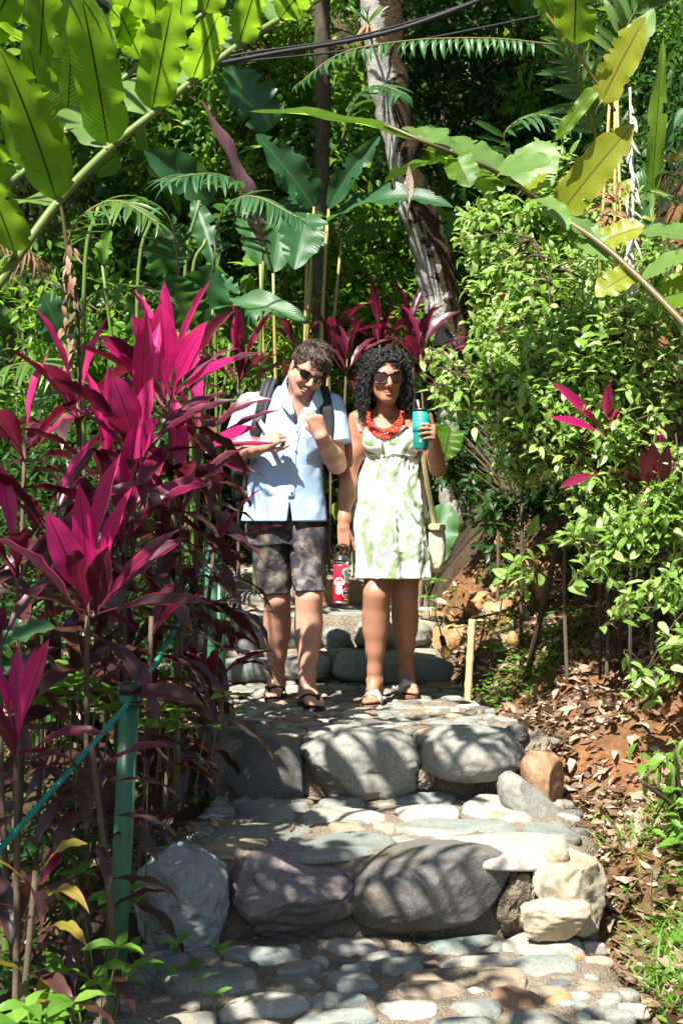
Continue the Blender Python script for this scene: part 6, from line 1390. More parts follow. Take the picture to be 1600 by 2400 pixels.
# legs
Lhip, Lkn, Lan = at(626, 1240, 7.06), at(650, 1402, 7.02), at(648, 1600, 7.17)
Rhip, Rkn, Ran = at(712, 1240, 7.02), at(724, 1400, 6.90), at(720, 1612, 6.88)
for hip, kn, an in ((Lhip, Lkn, Lan), (Rhip, Rkn, Ran)):
    g.chain([hip, hip.lerp(kn, .5), kn], [.074, .066, .054], .03); g.ell(kn + Vector((0, -.025, .0)), (.04, .035, .045), None, .03)
    ca = [kn.lerp(an, f) + Vector((0, b, 0)) for f, b in ((.16, .014), (.30, .020), (.45, .016), (.65, .006))]; g.chain([kn] + ca + [an + Vector((0, 0, .05)), an], [.054, .053, .056, .052, .040, .030, .030], .04); g.cone(kn.lerp(an, .1) + Vector((0, -.012, 0)), an + Vector((0, -.01, .05)), .034, .022, .03)
fLm = build_foot(g, Lan, Vector((at(636, 1636, 7.05).x, 7.02, .022)), side=-1); fRm = build_foot(g, Ran, Vector((at(742, 1660, 6.75).x, 6.71, .022)), side=1)
body = obj('body', g.mesh('body', 2), G['skin_m'], man); slots(body, Hm, G['lip_m'], G['stubble'])

# shirt
def wr_noise(seed, fx, fy, fz, amp, freq=1.0):
    sn = SN(seed, freq, 12, 2)
    return lambda P: amp * sn(P * np.array([fx, fy, fz])).astype(np.float32)
w1 = wr_noise(5, 6, 5, 2.2, .0040); w2 = wr_noise(6, 11, 10, 9, .0012)
zm = lambda py: CAM_Z - (py - CY) / F_PX * 7.0
xm = lambda px: (px - CX) / F_PX * 7.0
g = SDF((-.60, 6.72, .80), (.10, 7.30, 1.55), .005)
def hemwave(P, th): return w1(P) + w2(P) + .010 * np.clip((zm(1110) - P[..., 2]) / .25, 0, 1) * np.sin(th * 5 + 1.2)
g.sections([(zm(1222), xm(664), 7.02, .194, .155), (zm(1160), xm(666), 7.02, .182, .148), (zm(1090), xm(672), 7.015, .168, .138), (zm(1020), xm(680), 7.005, .175, .132), (zm(965), xm(684), 7.0, .184, .118), (zm(935), xm(688), 7.0, .160, .095), (zm(905), xm(694), 7.01, .085, .078)], .01, mod=hemwave)
for sh, el, tt in ((Lsh, Lel, .62), (Rsh, Rel, .66)):
    e = sh.lerp(el, tt); out = (el - sh).normalized()
    def sl(P, a=np.array(sh), b=np.array(e), n=np.array(out)):
        ba = b - a; t_ = np.clip(((P - a) @ ba) / ba.dot(ba), 0, 1.3); d = np.linalg.norm(P - a - t_[..., None] * ba, axis=-1) - (.072 + .006 * t_) - w1(P) - w2(P)
        return np.maximum(d, (P - b) @ n)
    lo = np.minimum(np.array(sh), np.array(e)) - .1; hi = np.maximum(np.array(sh), np.array(e)) + .1
    g.put(sl, lo, hi, .04)
# tail split, neck hole and open front
g.put(lambda P: np.maximum(np.abs(P[..., 0] - xm(681)) - .012 * np.clip((zm(1170) - P[..., 2]) / .1, 0, 1), np.maximum(P[..., 2] - zm(1175), P[..., 1] - 6.95)), (xm(660), 6.75, zm(1230)), (xm(700), 6.95, zm(1170)), .004, 'sub')
g.cone(at(698, 890, 6.98), at(700, 960, 7.0), .075, .066, .01, 'sub')
def vneck(P): return np.maximum(np.abs(P[..., 0] - xm(700) + .10 * (zm(940) - P[..., 2])) - .050 * np.clip((P[..., 2] - zm(1000)) / .14, 0, 1.2), np.maximum(zm(1000) - P[..., 2], P[..., 1] - 6.99))
g.put(vneck, (xm(650), 6.78, zm(1002)), (xm(745), 6.99, zm(890)), .006, 'sub')
shirt = obj('shirt', g.mesh('shirt', 1), G['shirt'], man)
# collar flaps, placket, buttons, pocket, sleeve cuffs
from mathutils.bvhtree import BVHTree
def bvh_of(o):
    me = o.data; off = wloc(o); return BVHTree.FromPolygons([tuple(Vector(v.co) + off) for v in me.vertices], [tuple(p.vertices) for p in me.polygons])
sb_ = bvh_of(shirt)
def on(bv, px, py, off=.004, d0=7.0):
    o = Vector((0, 0, CAM_Z)); d = (at(px, py, d0) - o).normalized(); loc, nr, i, _ = bv.ray_cast(o, d)
    if loc is None: return at(px, py, 6.87), Vector((0, -1, 0))
    if nr.dot(d) > 0: nr = -nr
    return loc + nr * off, nr
def strip(bv, pts, w, th, off, mat, name, parent, n=5):
    q = [on(bv, px, py, off) for px, py in catmull([(a, b, 0) for a, b in pts], n)[:, :2]]
    return obj(name, ribbon([a for a, _ in q], [b for _, b in q], w, th), mat, parent)
strip(sb_, [(697, 1005), (688, 1050), (684, 1110), (682, 1168)], .030, .004, .0015, G['shirt'], 'placket', shirt)
for py in (1010, 1055, 1105, 1152):
    p, nr = on(sb_, 697 - (py - 1005) * .1, py, .006); o_ = obj('button', tube_mesh('button', [p, p + nr * .003], .0055, 12), G['button'], shirt)
strip(sb_, [(712, 1022), (728, 1024), (752, 1022)], .012, .004, .0015, G['shirt'], 'pocket_hem', shirt)
q, nr = on(sb_, 733, 1050, .001); strip(sb_, [(733, 1022), (733, 1050), (733, 1078)], .088, .004, .0008, G['shirt'], 'pocket', shirt, 8)
strip(sb_, [(706, 940), (703, 975), (699, 1005)], .016, .004, .001, G['shirt'], 'facing', shirt)
cl = [at(688, 975, 6.855), at(668, 935, 6.865), at(664, 900, 6.95), at(680, 885, 7.06), at(715, 885, 7.09), at(746, 900, 7.02), at(748, 930, 6.90), at(722, 975, 6.855)]
cn = [(-.5, -1, .2), (-.8, -.7, .5), (-1, -.1, .6), (-.5, .8, .5), (.3, 1, .5), (1, .1, .6), (.8, -.7, .5), (.5, -1, .2)]
cp, cn2 = smooth_path(cl, cn, 5); obj('collar', ribbon(cp, cn2, np.interp(np.linspace(0, 1, len(cp)), [0, .12, .3, .7, .88, 1], [.02, .062, .05, .05, .062, .02]), .005), G['shirt'], shirt)
# shorts
w3 = wr_noise(8, 7, 6, 6, .0055)
g = SDF((-.58, 6.72, .42), (.06, 7.35, .95), .005)
for hip, kn, x_, hz in ((Lhip, Lkn, -1, zm(1392)), (Rhip, Rkn, 1, zm(1382))):
    A = np.array(hip); Bk = np.array(kn)
    hx = (xm(641), xm(637), xm(625)) if x_ < 0 else (xm(727), xm(724), xm(715)); hy = [float(hip.lerp(kn, f).y) for f in (.93, .4, 0)]
    tab = [(hz, hx[0], hy[0], .084 if x_ < 0 else .074, .092), (zm(1300), hx[1], hy[1], .094 if x_ < 0 else .080, .105), (zm(1235), hx[2], hy[2], .100 if x_ < 0 else .090, .108)]
    g.sections(tab, .012, mod=lambda P, th: w3(P) + .006 * np.sin(th * 4 + P[..., 2] * 20))
g.sections([(zm(1275), xm(668), 7.04, .180, .118), (zm(1190), xm(666), 7.03, .165, .105)], .03, mod=lambda P, th: w3(P))
obj('shorts', g.mesh('shorts', 1), G['shorts'], man)
# sandals
for fr_, sd in ((fLm, -1), (fRm, 1)):
    O, X, Y, Z = fr_; s = thing('flip_flop', O, None, None); s.parent = man; s.location = O - wloc(man)
    obj('sole', sole_mesh(O, X, Y, Z), G['sandal_black'], s)
    for sg in (-1, 1):
        Pt = [O + X * .150 + Y * .018 + Z * .012, O + X * .135 + Y * (.018 + .002 * sg) + Z * .040, O + X * .10 + Y * (.01 + .026 * sg) + Z * .050, O + X * .06 + Y * (.043 * sg) + Z * .030, O + X * .035 + Y * (.047 * sg) + Z * .0]
        Nt = [(X + Z * .2), Z + X * .4, Z + Y * sg * .4, Y * sg + Z * .6, Y * sg]
        a, b = smooth_path(Pt, Nt, 5); obj('strap', ribbon(a, b, np.linspace(.014, .024, len(a)), .005), G['sandal_black'], s)
# hair
rg = np.random.default_rng(21)
def curls(H, starts, fn, n_pts, rad, name, mat, parent, core=None):
    mb = MB()
    for i, p in enumerate(starts):
        P = fn(p, i)
        if P is None: continue
        fix_tube(mb, H.many(P), np.linspace(rad, rad * .5, len(P)) * H.s, 4, cap=False)
    return mb
cran = np.array([.078, .099, .088]); cc = np.array([0, .015, .035]); st = []
while len(st) < 4200:
    d = rg.normal(size=3); d /= np.linalg.norm(d); p = cc + d * cran
    if p[1] < -.020 and p[2] < .088 - .012 * (p[0] > .01) + .010 * math.sin(p[0] * 60): continue              # forehead
    if p[2] < -.01 and p[1] < .035: continue                                            # in front of and below the ears
    if p[2] < -.055: continue
    st.append(p)
def man_curl(p, i):
    n = (p - cc) / cran; n /= np.linalg.norm(n); top = max(0, n[2]); L = (.030 + .032 * top) * rg.uniform(.7, 1.2); cx_ = np.floor((p + .5) / .022); hsh = np.abs(np.sin(cx_ @ np.array([12.9898, 78.233, 37.719])) * 43758.5453) % 1
    fl = np.array([.5, -.55, .1]) if n[2] > .2 else np.array([.1 * np.sign(p[0]), .5, -.8]); fl = fl + rg.normal(size=3) * .16 + np.array([math.cos(hsh * 6.28), math.sin(hsh * 6.28), math.cos(hsh * 17.)]) * .75; fl = fl - n * fl.dot(n); fl /= np.linalg.norm(fl) + 1e-6
    s = np.linspace(0, 1, 9); lift = (.007 + .010 * top) * (.5 + hsh); ph = hsh * 6.28 + rg.normal() * .5; bi = np.cross(n, fl); am = .0060
    C = p + n[None] * (lift * np.sin(s * 2.2)[:, None] - .002) + fl[None] * (L * s)[:, None]
    return C + bi[None] * (am * np.sin(s * 6 + ph) * s ** .5)[:, None] + n[None] * (am * .7 * np.cos(s * 6 + ph))[:, None]
mb = curls(Hm, st, man_curl, 9, .0019, 'hair', None, None)
lock = []                                                                               # forelock falling on the forehead
for i in range(170):
    x = rg.uniform(-.035, .062); p = np.array([x, -.066 + abs(x) * .35, .092 + rg.normal() * .006]); lock.append(p)
def fore(p, i):
    s = np.linspace(0, 1, 10); L = .055 * rg.uniform(.5, 1.1) * (1.1 if p[0] > .0 else .55); ph = rg.uniform(0, 6.28)
    return np.stack([p[0] + .012 * s + .007 * np.sin(s * 8 + ph) * s, p[1] - .022 * np.sin(s * 2.2) - .006 * np.cos(s * 8 + ph), p[2] + .012 * np.sin(s * 3) - L * s * s], 1)
m2 = curls(Hm, lock, fore, 10, .0019, 'hair', None, None); mb.add(np.concatenate(m2.V), np.concatenate(m2.F4))
g = SDF(Hm.c - .16, Hm.c + .19, .006); g.ell(Hm.w((0, .018, .042)), np.array((.081, .099, .086)) * Hm.s, Hm.R); g.ell(Hm.w((0, -.105, -.00)), np.array((.085, .075, .094)) * Hm.s, Hm.R, .008, 'sub'); g.ell(Hm.w((0, -.01, -.10)), np.array((.12, .11, .095)) * Hm.s, Hm.R, .008, 'sub')
cm = g.mesh('hair'); vv = np.zeros(len(cm.vertices) * 3, np.float32); cm.vertices.foreach_get('co', vv); ff = np.zeros(len(cm.loops), np.int32); cm.loops.foreach_get('vertex_index', ff); mb.add(vv.reshape(-1, 3), ff.reshape(-1, 4))
mb.build('hair', G['hair_m'], man)
for sx in (-1, 1):
    e = MB()
    for k in range(26):
        x = sx * rg.uniform(.014, .05); p = np.array([x, -.093 + abs(x) * .28, .027 - .12 * (abs(x) - .03) ** 1 * .4]); q = p + np.array([sx * .010, -.002, .002 + rg.normal() * .002]); fix_tube(e, H_ if False else Hm.many(np.array([p, q])), [.0014, .0008], 3, cap=False)
    e.build('eyebrow', G['hair_m'], man)
sunglasses(Hm, 'dark wraparound sunglasses on the man\'s face', .060, .036, 'lens_m', 3.0, z0=.006, up=.003)
# backpack
bp = thing('backpack', at(655, 1180, 7.25), 'black backpack carried on the man\'s back', 'backpack')
obj('pack_body', boulder_mesh('pack_body', at(658, 1075, 7.30), (.205, .115, .27), 91, p=5, rough=.015, fine=.004, sub=4), G['pack'], bp)
obj('side_pocket', boulder_mesh('side_pocket', at(560, 1120, 7.24), (.035, .07, .12), 92, p=4, rough=.02, fine=.01, sub=3), G['pack'], bp)
def strap_on(pts, w, th, mat, name):
    q = [on(sb_, px, py, th * .5 + .002) for px, py in pts]; a, b = smooth_path([x for x, _ in q], [y for _, y in q], 4); return obj(name, ribbon(a, b, w, th), mat, bp)
def strap_full(head, pts, w, th, mat, name):
    q = [on(sb_, px, py, th * .5 + .003) for px, py in pts]; Pp = [h for h, _ in head] + [x for x, _ in q]; Nn = [n for _, n in head] + [y for _, y in q]
    a, b = smooth_path(Pp, Nn, 4); return obj(name, ribbon(a, b, w, th), mat, bp)
sL = strap_full([(at(640, 930, 7.16), (0, .8, .6)), (at(634, 897, 7.06), (-.2, .1, 1)), (at(630, 897, 6.97), (-.2, -.5, 1))], [(622, 935), (612, 975), (600, 1010), (592, 1045)], np.linspace(.075, .055, 25), .016, G['strap_pad'], 'shoulder_strap')
strap_full([(at(640, 930, 7.155), (0, .8, .6)), (at(634, 895, 7.06), (-.2, .1, 1)), (at(630, 895, 6.965), (-.2, -.5, 1))], [(621, 935), (611, 972)], .035, .024, G['pack'], 'strap_webbing')
strap_full([(at(742, 935, 7.16), (0, .8, .6)), (at(752, 908, 7.06), (.2, .1, 1)), (at(756, 912, 6.97), (.2, -.5, 1))], [(762, 950), (768, 990), (768, 1035), (765, 1075)], np.linspace(.070, .055, 25), .016, G['pack'], 'shoulder_strap')
strap_on([(592, 1043), (584, 1070), (578, 1110), (572, 1150)], .022, .006, G['pack'], 'webbing')
a_, n_ = on(sb_, 612, 985, .02); hand = at(640, 1033, 6.76); ps = [a_, a_.lerp(hand, .5) + Vector((0, -.01, 0)), hand]
a, b = smooth_path(ps, [n_, (0, -1, .2), (0, -1, .3)], 5); obj('webbing', ribbon(a, b, .024, .004), G['webbing'], bp)
obj('buckle', boulder_mesh('buckle', a_ + Vector((0, -.005, .005)), (.018, .008, .016), 93, p=5, rough=.0, fine=.0, sub=2), G['buckle'], bp)
obj('buckle', boulder_mesh('buckle', on(sb_, 590, 1050, .012)[0], (.022, .009, .018), 94, p=5, rough=.0, fine=.0, sub=2), G['buckle'], bp)

# ------------------------------------------------------------------ the woman
wom = thing('person', (at(910, 1640, 6.95).x, 6.95, 0), 'person with long black curls in a white and sage green sundress carrying two bottles', 'person', 'couple walking down the steps')
Hw = Head(at(903, 884, 6.92), rot(9, 8, -2), .95)
g = SDF((-.02, 6.55, -.02), (.56, 7.45, 1.85), .0036)
build_head(g, Hw, True, jaw=.80)
nb = at(905, 985, 7.02)
g.cone(Hw.w((0, .022, -.06)), nb, .046, .050, .03); g.cone(nb, at(848, 985, 7.01), .045, .045, .05); g.cone(nb, at(980, 980, 7.01), .045, .045, .05)
g.sections([(zm(1230), xm(925), 7.02, .14, .10), (zm(1150), xm(922), 7.02, .13, .095), (zm(1080), xm(920), 7.01, .12, .09), (zm(1020), xm(917), 7.0, .145, .10), (zm(985), xm(915), 7.0, .14, .075)], .04)
for px in (885, 952): g.ell(at(px, 1035, 6.93), (.058, .05, .058), None, .03)
for sx in (-1, 1): g.cone(at(905 + sx * 10, 990, 6.95), at(905 + sx * 70, 972, 6.97), .010, .010, .02)
Lsh, Lel, Lwr = at(838, 990, 7.0), at(815, 1130, 7.0), at(805, 1236, 6.94)
Rsh, Rel, Rwr = at(990, 985, 7.0), at(1026, 1098, 6.93), at(1015, 1030, 6.742)
g.chain([Lsh, Lsh.lerp(Lel, .5), Lel], [.048, .042, .036], .04); g.chain([Lel, Lel.lerp(Lwr, .3), Lel.lerp(Lwr, .8), Lwr], [.036, .036, .026, .024], .03)
g.chain([Rsh, Rsh.lerp(Rel, .5), Rel], [.050, .043, .036], .03); g.chain([Rel, Rel.lerp(Rwr, .4), Rwr], [.038, .036, .027], .02)
# right hand carries the bottle by its loop: fingers hang down and hook under the handle
build_hand(g, Lwr, Vector((-.05, -.10, -1)), Vector((.25, 1, 0)), -1, [(.55, 1.5, 1.0), (.58, 1.5, 1.0), (.62, 1.5, 1.0), (.65, 1.5, 1.0)], .92, (.35, .15, .1))
# left hand wraps the tumbler from its far side
build_hand(g, Rwr, Vector((-.06, -.88, .34)), Vector((-1, .05, .0)), 1, [(1.05, .75, .4), (1.1, .75, .4), (1.15, .75, .4), (1.2, .7, .4)], .95, (.9, .2, .4), .06)
Lhip, Lkn, Lan = at(890, 1260, 7.05), at(882, 1392, 6.93), at(878, 1596, 6.96)
Rhip, Rkn, Ran = at(956, 1260, 7.06), at(948, 1392, 6.98), at(952, 1574, 7.24)
for hip, kn, an in ((Lhip, Lkn, Lan), (Rhip, Rkn, Ran)):
    g.chain([hip, hip.lerp(kn, .5), kn], [.085, .075, .054], .03); g.ell(kn + Vector((0, -.026, -.005)), (.032, .028, .036), None, .03)
    ca = [kn.lerp(an, f) + Vector((0, b, 0)) for f, b in ((.16, .014), (.30, .020), (.45, .016), (.65, .006))]; g.chain([kn] + ca + [an + Vector((0, 0, .05)), an], [.053, .052, .055, .050, .037, .026, .026], .04); g.cone(kn.lerp(an, .1) + Vector((0, -.012, 0)), an + Vector((0, -.008, .05)), .032, .019, .03)
fLw = build_foot(g, Lan, Vector((at(866, 1652, 6.8).x, 6.80, .022)), side=-1, w=.9); fRw = build_foot(g, Ran, Vector((at(962, 1628, 7.12).x, 7.08, .030)), lift=-.12, side=1, w=.9)
body = obj('body', g.mesh('body', 2), G['skin_w'], wom); slots(body, Hw, G['lip_w'])
# dress
w4 = wr_noise(15, 9, 8, 2.0, .0035); w5 = wr_noise(16, 18, 16, 20, .0014)
g = SDF((.04, 6.70, .55), (.48, 7.35, 1.42), .005)
def pleat(P, th):
    dn = np.clip((zm(1068) - P[..., 2]) / .45, 0, 1); nearw = np.clip(1 - np.abs(P[..., 2] - zm(1075)) / .10, 0, 1)
    return w4(P) * dn * 2.2 + w5(P) + dn * (.015 * np.sin(th * 7 + .6 + 2 * dn) + .010 * np.sin(th * 12 + 1.9 - dn)) + nearw * .0035 * np.sin(th * 34)
g.sections([(zm(1354), xm(920), 7.02, .186, .195), (zm(1300), xm(918), 7.02, .186, .186), (zm(1220), xm(914), 7.02, .178, .165), (zm(1120), xm(914), 7.015, .150, .130), (zm(1075), xm(922), 7.005, .132, .112), (zm(1062), xm(921), 7.0, .129, .108)], .006, mod=pleat, p=2.1)
g.sections([(zm(1066), xm(921), 7.0, .134, .112), (zm(1040), xm(920), 7.0, .150, .116), (zm(1015), xm(919), 7.0, .152, .108), (zm(985), xm(918), 7.0, .13, .09)], .008, mod=lambda P, th: w5(P))
for px in (884, 953): g.ell(at(px, 1036, 6.925), (.066, .056, .062), None, .02)
def neckline(P): return zm(1016) + .05 * np.clip(np.abs(P[..., 0] - xm(918)) / .12, 0, 1.3) ** 2.2 - P[..., 2] - .10 * np.clip(P[..., 1] - 7.0, 0, .1)
g.put(neckline, (.04, 6.70, zm(1030)), (.48, 7.35, 1.42), .004, 'sub')
dress = obj('dress', g.mesh('dress', 1), G['dress'], wom); db_ = bvh_of(dress); bb_ = bvh_of(body)
strip(db_, [(862, 1066), (895, 1069), (925, 1064), (955, 1068), (988, 1064)], .016, .005, .002, G['dress'], 'waistband', dress)
for pts, back in (([(845, 1012), (838, 990), (840, 968)], at(850, 975, 7.08)), ([(985, 1010), (992, 985), (990, 966)], at(985, 972, 7.08))):
    q = [on(bb_, px, py, .003) for px, py in pts]; a, b = smooth_path([x for x, _ in q] + [back], [y for _, y in q] + [(0, .6, .8)], 4); obj('shoulder_strap', ribbon(a, b, .011, .004), G['dress'], dress)
# sandals
for fr_, sd in ((fLw, -1), (fRw, 1)):
    O, X, Y, Z = fr_; s = thing('slide_sandal', O, None, None); s.parent = wom; s.location = O - wloc(wom)
    obj('sole', sole_mesh(O, X, Y, Z, .262, -.08, .09), G['sandal_tan'], s)
    for k in range(5):
        x0 = .082 + .0115 * k; hh = .056 - .004 * k; P = []; N = []
        for u in np.linspace(-1, 1, 11): P.append(O + X * x0 + Y * (.0445 * u) + Z * (hh * max(0, 1 - abs(u) ** 3.2) + .001)); N.append(Z * (1 - abs(u)) + Y * u)
        obj('strap', ribbon(P, N, .0165, .008, 8), G['sandal_silver'], s)
# hair
st = []
while len(st) < 2600:
    d = rg.normal(size=3); d /= np.linalg.norm(d); p = cc + d * cran
    if p[1] < -.035 and p[2] < .066 + .018 * math.cos(p[0] * 40): continue
    if p[2] < .0 and p[1] < .02: continue
    if p[2] < -.05: continue
    st.append(p)
def ringlet(p, i):
    ph = math.atan2(p[0] + rg.normal() * .02, -(p[1] - .015)); lim = R(62)
    if abs(ph) < lim: sgn = 1 if p[0] + rg.normal() * .012 > -.012 else -1; ph = sgn * (lim + rg.random() * .55)
    ph += rg.normal() * .12; n = (p - cc) / cran; n /= np.linalg.norm(n)
    ze = rg.uniform(max(-.205, -.20), p[2] - .02) if rg.random() < .65 else rg.uniform(-.205, -.15)
    u = np.clip((.10 - ze) / .30, 0, 1); Re = .090 + .050 * math.sin(min(1, u * 1.15) * 2.3) * rg.uniform(.75, 1.08)
    e = np.array([Re * math.sin(ph), .02 - Re * .80 * math.cos(ph), ze]); Rm = .110 * rg.uniform(.88, 1.1); m = np.array([Rm * math.sin(ph), .02 - Rm * .8 * math.cos(ph), (p[2] + ze) / 2 + .03]) + n * .02
    N_ = 26; s = np.linspace(0, 1, N_)[:, None]; C = (1 - s) ** 2 * (p - n * .004) + 2 * s * (1 - s) * m + s ** 2 * e
    T = np.gradient(C, axis=0); T /= np.linalg.norm(T, axis=1)[:, None] + 1e-9; a = np.cross(T, [.3, 1, .2]); a /= np.linalg.norm(a, axis=1)[:, None]; b = np.cross(T, a)
    Ln = np.linalg.norm(np.diff(C, axis=0), axis=1).sum(); tt = np.linspace(0, 1, N_) * Ln / rg.uniform(.024, .040) * 6.283 * .75 + rg.uniform(0, 6.28); r = (rg.uniform(.004, .010) * np.clip(np.linspace(0, 1, N_) * 3, .25, 1))
    return C + a * (r * np.cos(tt))[:, None] + b * (r * np.sin(tt))[:, None]
mb = curls(Hw, st, ringlet, 26, .0023, 'hair', None, None)
tops = []
while len(tops) < 1500:
    d = rg.normal(size=3); d /= np.linalg.norm(d); p = cc + d * (cran + .006)
    if p[2] < .035 or (p[1] < -.035 and p[2] < .070 + .014 * math.cos(p[0] * 40)): continue
    tops.append(p)
def topcurl(p, i):
    n = (p - cc) / cran; n /= np.linalg.norm(n); fl = np.array([np.sign(p[0] + rg.normal() * .01 + .012), -.1, -.3]) + rg.normal(size=3) * .5; fl = fl - n * fl.dot(n); fl /= np.linalg.norm(fl) + 1e-6; bi = np.cross(n, fl); s = np.linspace(0, 1, 16); L = .055 * rg.uniform(.6, 1.2); a = s * 6.283 * 2.2 + rg.uniform(0, 6.28); r = .0065 * np.clip(s * 4, .3, 1)
    return p + fl * (L * s)[:, None] + n * (.013 * np.sin(s * 2.6) - .005 + r * np.cos(a))[:, None] + bi * (r * np.sin(a))[:, None]
fly = []
for k in range(260):
    p = np.array(st[int(rg.integers(len(st)))]); fly.append(p)
def flyaway(p, i):
    P = ringlet(p, i); s = np.linspace(0, 1, len(P))[:, None]; o = P[-1] - np.array([0, .02, 0]); o[2] = 0; return P + (o / (np.linalg.norm(o) + 1e-6)) * .028 * s * rg.random() + rg.normal(size=3) * .010 * s + np.array([0, 0, .012]) * np.sin(s * 3.1)
m3 = curls(Hw, fly, flyaway, 26, .0011, 'hair', None, None); mb.add(np.concatenate(m3.V), np.concatenate(m3.F4))
m2 = curls(Hw, tops, topcurl, 16, .0026, 'hair', None, None); mb.add(np.concatenate(m2.V), np.concatenate(m2.F4))
g = SDF(Hw.c - np.array([.2, .17, .24]), Hw.c + np.array([.2, .2, .17]), .006); g.ell(Hw.w((0, .02, .042)), np.array((.086, .100, .088)) * Hw.s, Hw.R)
for sx in (-1, 1): g.chain([Hw.w((sx * .07, .03, .05)), Hw.w((sx * .096, .03, -.03)), Hw.w((sx * .098, .03, -.15))], [.033, .036, .028], .03)
g.chain([Hw.w((0, .07, .02)), Hw.w((0, .06, -.13))], [.06, .05], .03); g.ell(Hw.w((0, -.10, -.02)), np.array((.068, .085, .094)) * Hw.s, Hw.R, .006, 'sub'); g.cone(Hw.w((0, -.03, -.05)), Hw.w((0, -.03, -.24)), .058, .06, .008, 'sub')
cm = g.mesh('hair'); vv = np.zeros(len(cm.vertices) * 3, np.float32); cm.vertices.foreach_get('co', vv); ff = np.zeros(len(cm.loops), np.int32); cm.loops.foreach_get('vertex_index', ff); mb.add(vv.reshape(-1, 3), ff.reshape(-1, 4))
mb.build('hair', G['hair_w'], wom)
sunglasses(Hw, 'large round black sunglasses on the woman\'s face', .064, .052, 'lens_w', 2.5, z0=.004, rim=.005)
# necklace of coral beads, several strands
nk = thing('necklace', at(905, 1000, 6.9), 'coral red bead necklace of many strands around the woman\'s neck', 'necklace')
V1, F1 = ico(1); 
for k in range(8):
    strand = MB(); dp = .0 + k * 5.2; pts = catmull([(866 - k * .6, 968, 0), (868 - k, 985 + dp * .3, 0), (884 - k, 1001 + dp * .55, 0), (904 + k * .8, 1006 + dp * .6, 0), (924 + k, 994 + dp * .5, 0), (936 + k * .8, 980 + dp * .3, 0), (940 + k * .6, 965, 0)], 9)[:, :2]
    ring = []
    for px, py in pts:
        p, nr = on(bb_, px, py, .006); q, _ = on(db_, px, py, .006); ring.append(q if (q.y < p.y and q.y > 6.8) else p)
    ring += [at(930, 962, 7.06), at(905, 960, 7.09), at(878, 962, 7.06)]
    cv = catmull(ring + ring[:1], 4); acc = 0; last = cv[0]
    for c in cv:
        if np.linalg.norm(c - last) >= .0062: strand.add(V1 * .0039 * rg.uniform(.85, 1.15) + c + rg.normal(size=3) * .0012, F1); last = c
    strand.build('bead_strand', G['bead'], nk)['kind'] = 'stuff'
# tumbler in the raised hand
def lathe(prof, c, ax, n=28):
    ax = Vector(ax).normalized(); return [Vector(c) + ax * z for z, _ in prof], [r for _, r in prof]
tc = at(985, 1053, 6.70); tax = (0.02, .03, 1); tm = thing('tumbler', tc, 'teal insulated tumbler with a clear straw held up by the woman', 'tumbler')
for nm, prof, mt in [('cup', [(0, .002), (0, .031), (.003, .034), (.10, .0375), (.168, .0385), (.169, .036)], 'teal_paint'), ('grip_band', [(.075, .0371), (.0755, .0384), (.122, .0392), (.1225, .0378)], 'teal_paint'), ('base', [(-.006, .002), (-.006, .029), (.001, .030)], 'steel'), ('lid', [(.168, .0385), (.170, .0405), (.179, .0405), (.181, .038), (.181, .002)], 'black_plastic')]:
    P, r = lathe(prof, tc, tax); obj(nm, tube_mesh(nm, P, r, 28), G[mt], tm)
obj('straw', tube_mesh('straw', [tc + Vector((-.004, 0, .17)), tc + Vector((-.014, 0, .222))], .005, 10), G['clear'], tm)
# bottle hanging from the other hand
bc = at(797, 1415, 6.90); bax = Vector((.03, .0, 1)).normalized(); bt = thing('water_bottle', bc, 'red steel bottle with stickers and a black loop lid carried by the woman', 'water bottle', None)
RB = .0365
for nm, prof, mt in [('body', [(.012, RB - .001), (.013, RB), (.175, RB), (.185, RB - .002)], 'red_paint'), ('base', [(0, .002), (0, RB - .004), (.004, RB - .0005), (.0125, RB - .0005)], 'steel'), ('neck', [(.183, RB - .001), (.197, RB - .003), (.200, RB - .006)], 'steel'), ('lid', [(.196, RB - .001), (.199, RB + .001), (.208, RB + .001), (.210, RB - .004), (.222, RB - .005), (.224, RB - .010), (.224, .002)], 'black_plastic')]:
    P, r = lathe(prof, bc, bax); obj(nm, tube_mesh(nm, P, r, 32), G[mt], bt)
lc = bc + bax * .220; pts = [lc + Vector((-.028, 0, 0)), lc + Vector((-.031, 0, .026)), lc + Vector((-.020, 0, .050)), lc + Vector((.004, 0, .056)), lc + Vector((.024, 0, .046)), lc + Vector((.031, 0, .018)), lc + Vector((.029, 0, -.002))]
a = catmull(pts, 5); obj('loop_handle', ribbon(a, np.gradient(np.gradient(a, axis=0), axis=0) * -1 + np.array([0, 0, 1e-5]), .020, .008), G['black_plastic'], bt)
bx_ = Vector((1, 0, 0)); by_ = bax.cross(bx_).normalized()
def sticker(name, poly, z0, ang0, mat, lift=.0007):
    """flat print wrapped on the bottle: poly of (arc metres, height metres)"""
    poly = np.array(poly); c = poly.mean(0); V = []; F = []; n = len(poly); lev = [1, .66, .33]
    for f in lev:
        for a, h in c + (poly - c) * f:
            th = ang0 + a / RB; V.append(bc + bax * (z0 + h) + (bx_ * math.sin(th) - by_ * math.cos(th)) * (RB + lift))
    th = ang0 + c[0] / RB; V.append(bc + bax * (z0 + c[1]) + (bx_ * math.sin(th) - by_ * math.cos(th)) * (RB + lift))
    F4 = [(l * n + i, l * n + (i + 1) % n, (l + 1) * n + (i + 1) % n, (l + 1) * n + i) for l in range(2) for i in range(n)]; F3 = [(2 * n + i, 2 * n + (i + 1) % n, 3 * n) for i in range(n)]
    obj(name, mesh_np(name, np.array([tuple(v) for v in V]), [np.array(F4), np.array(F3)]), G[mat], bt)
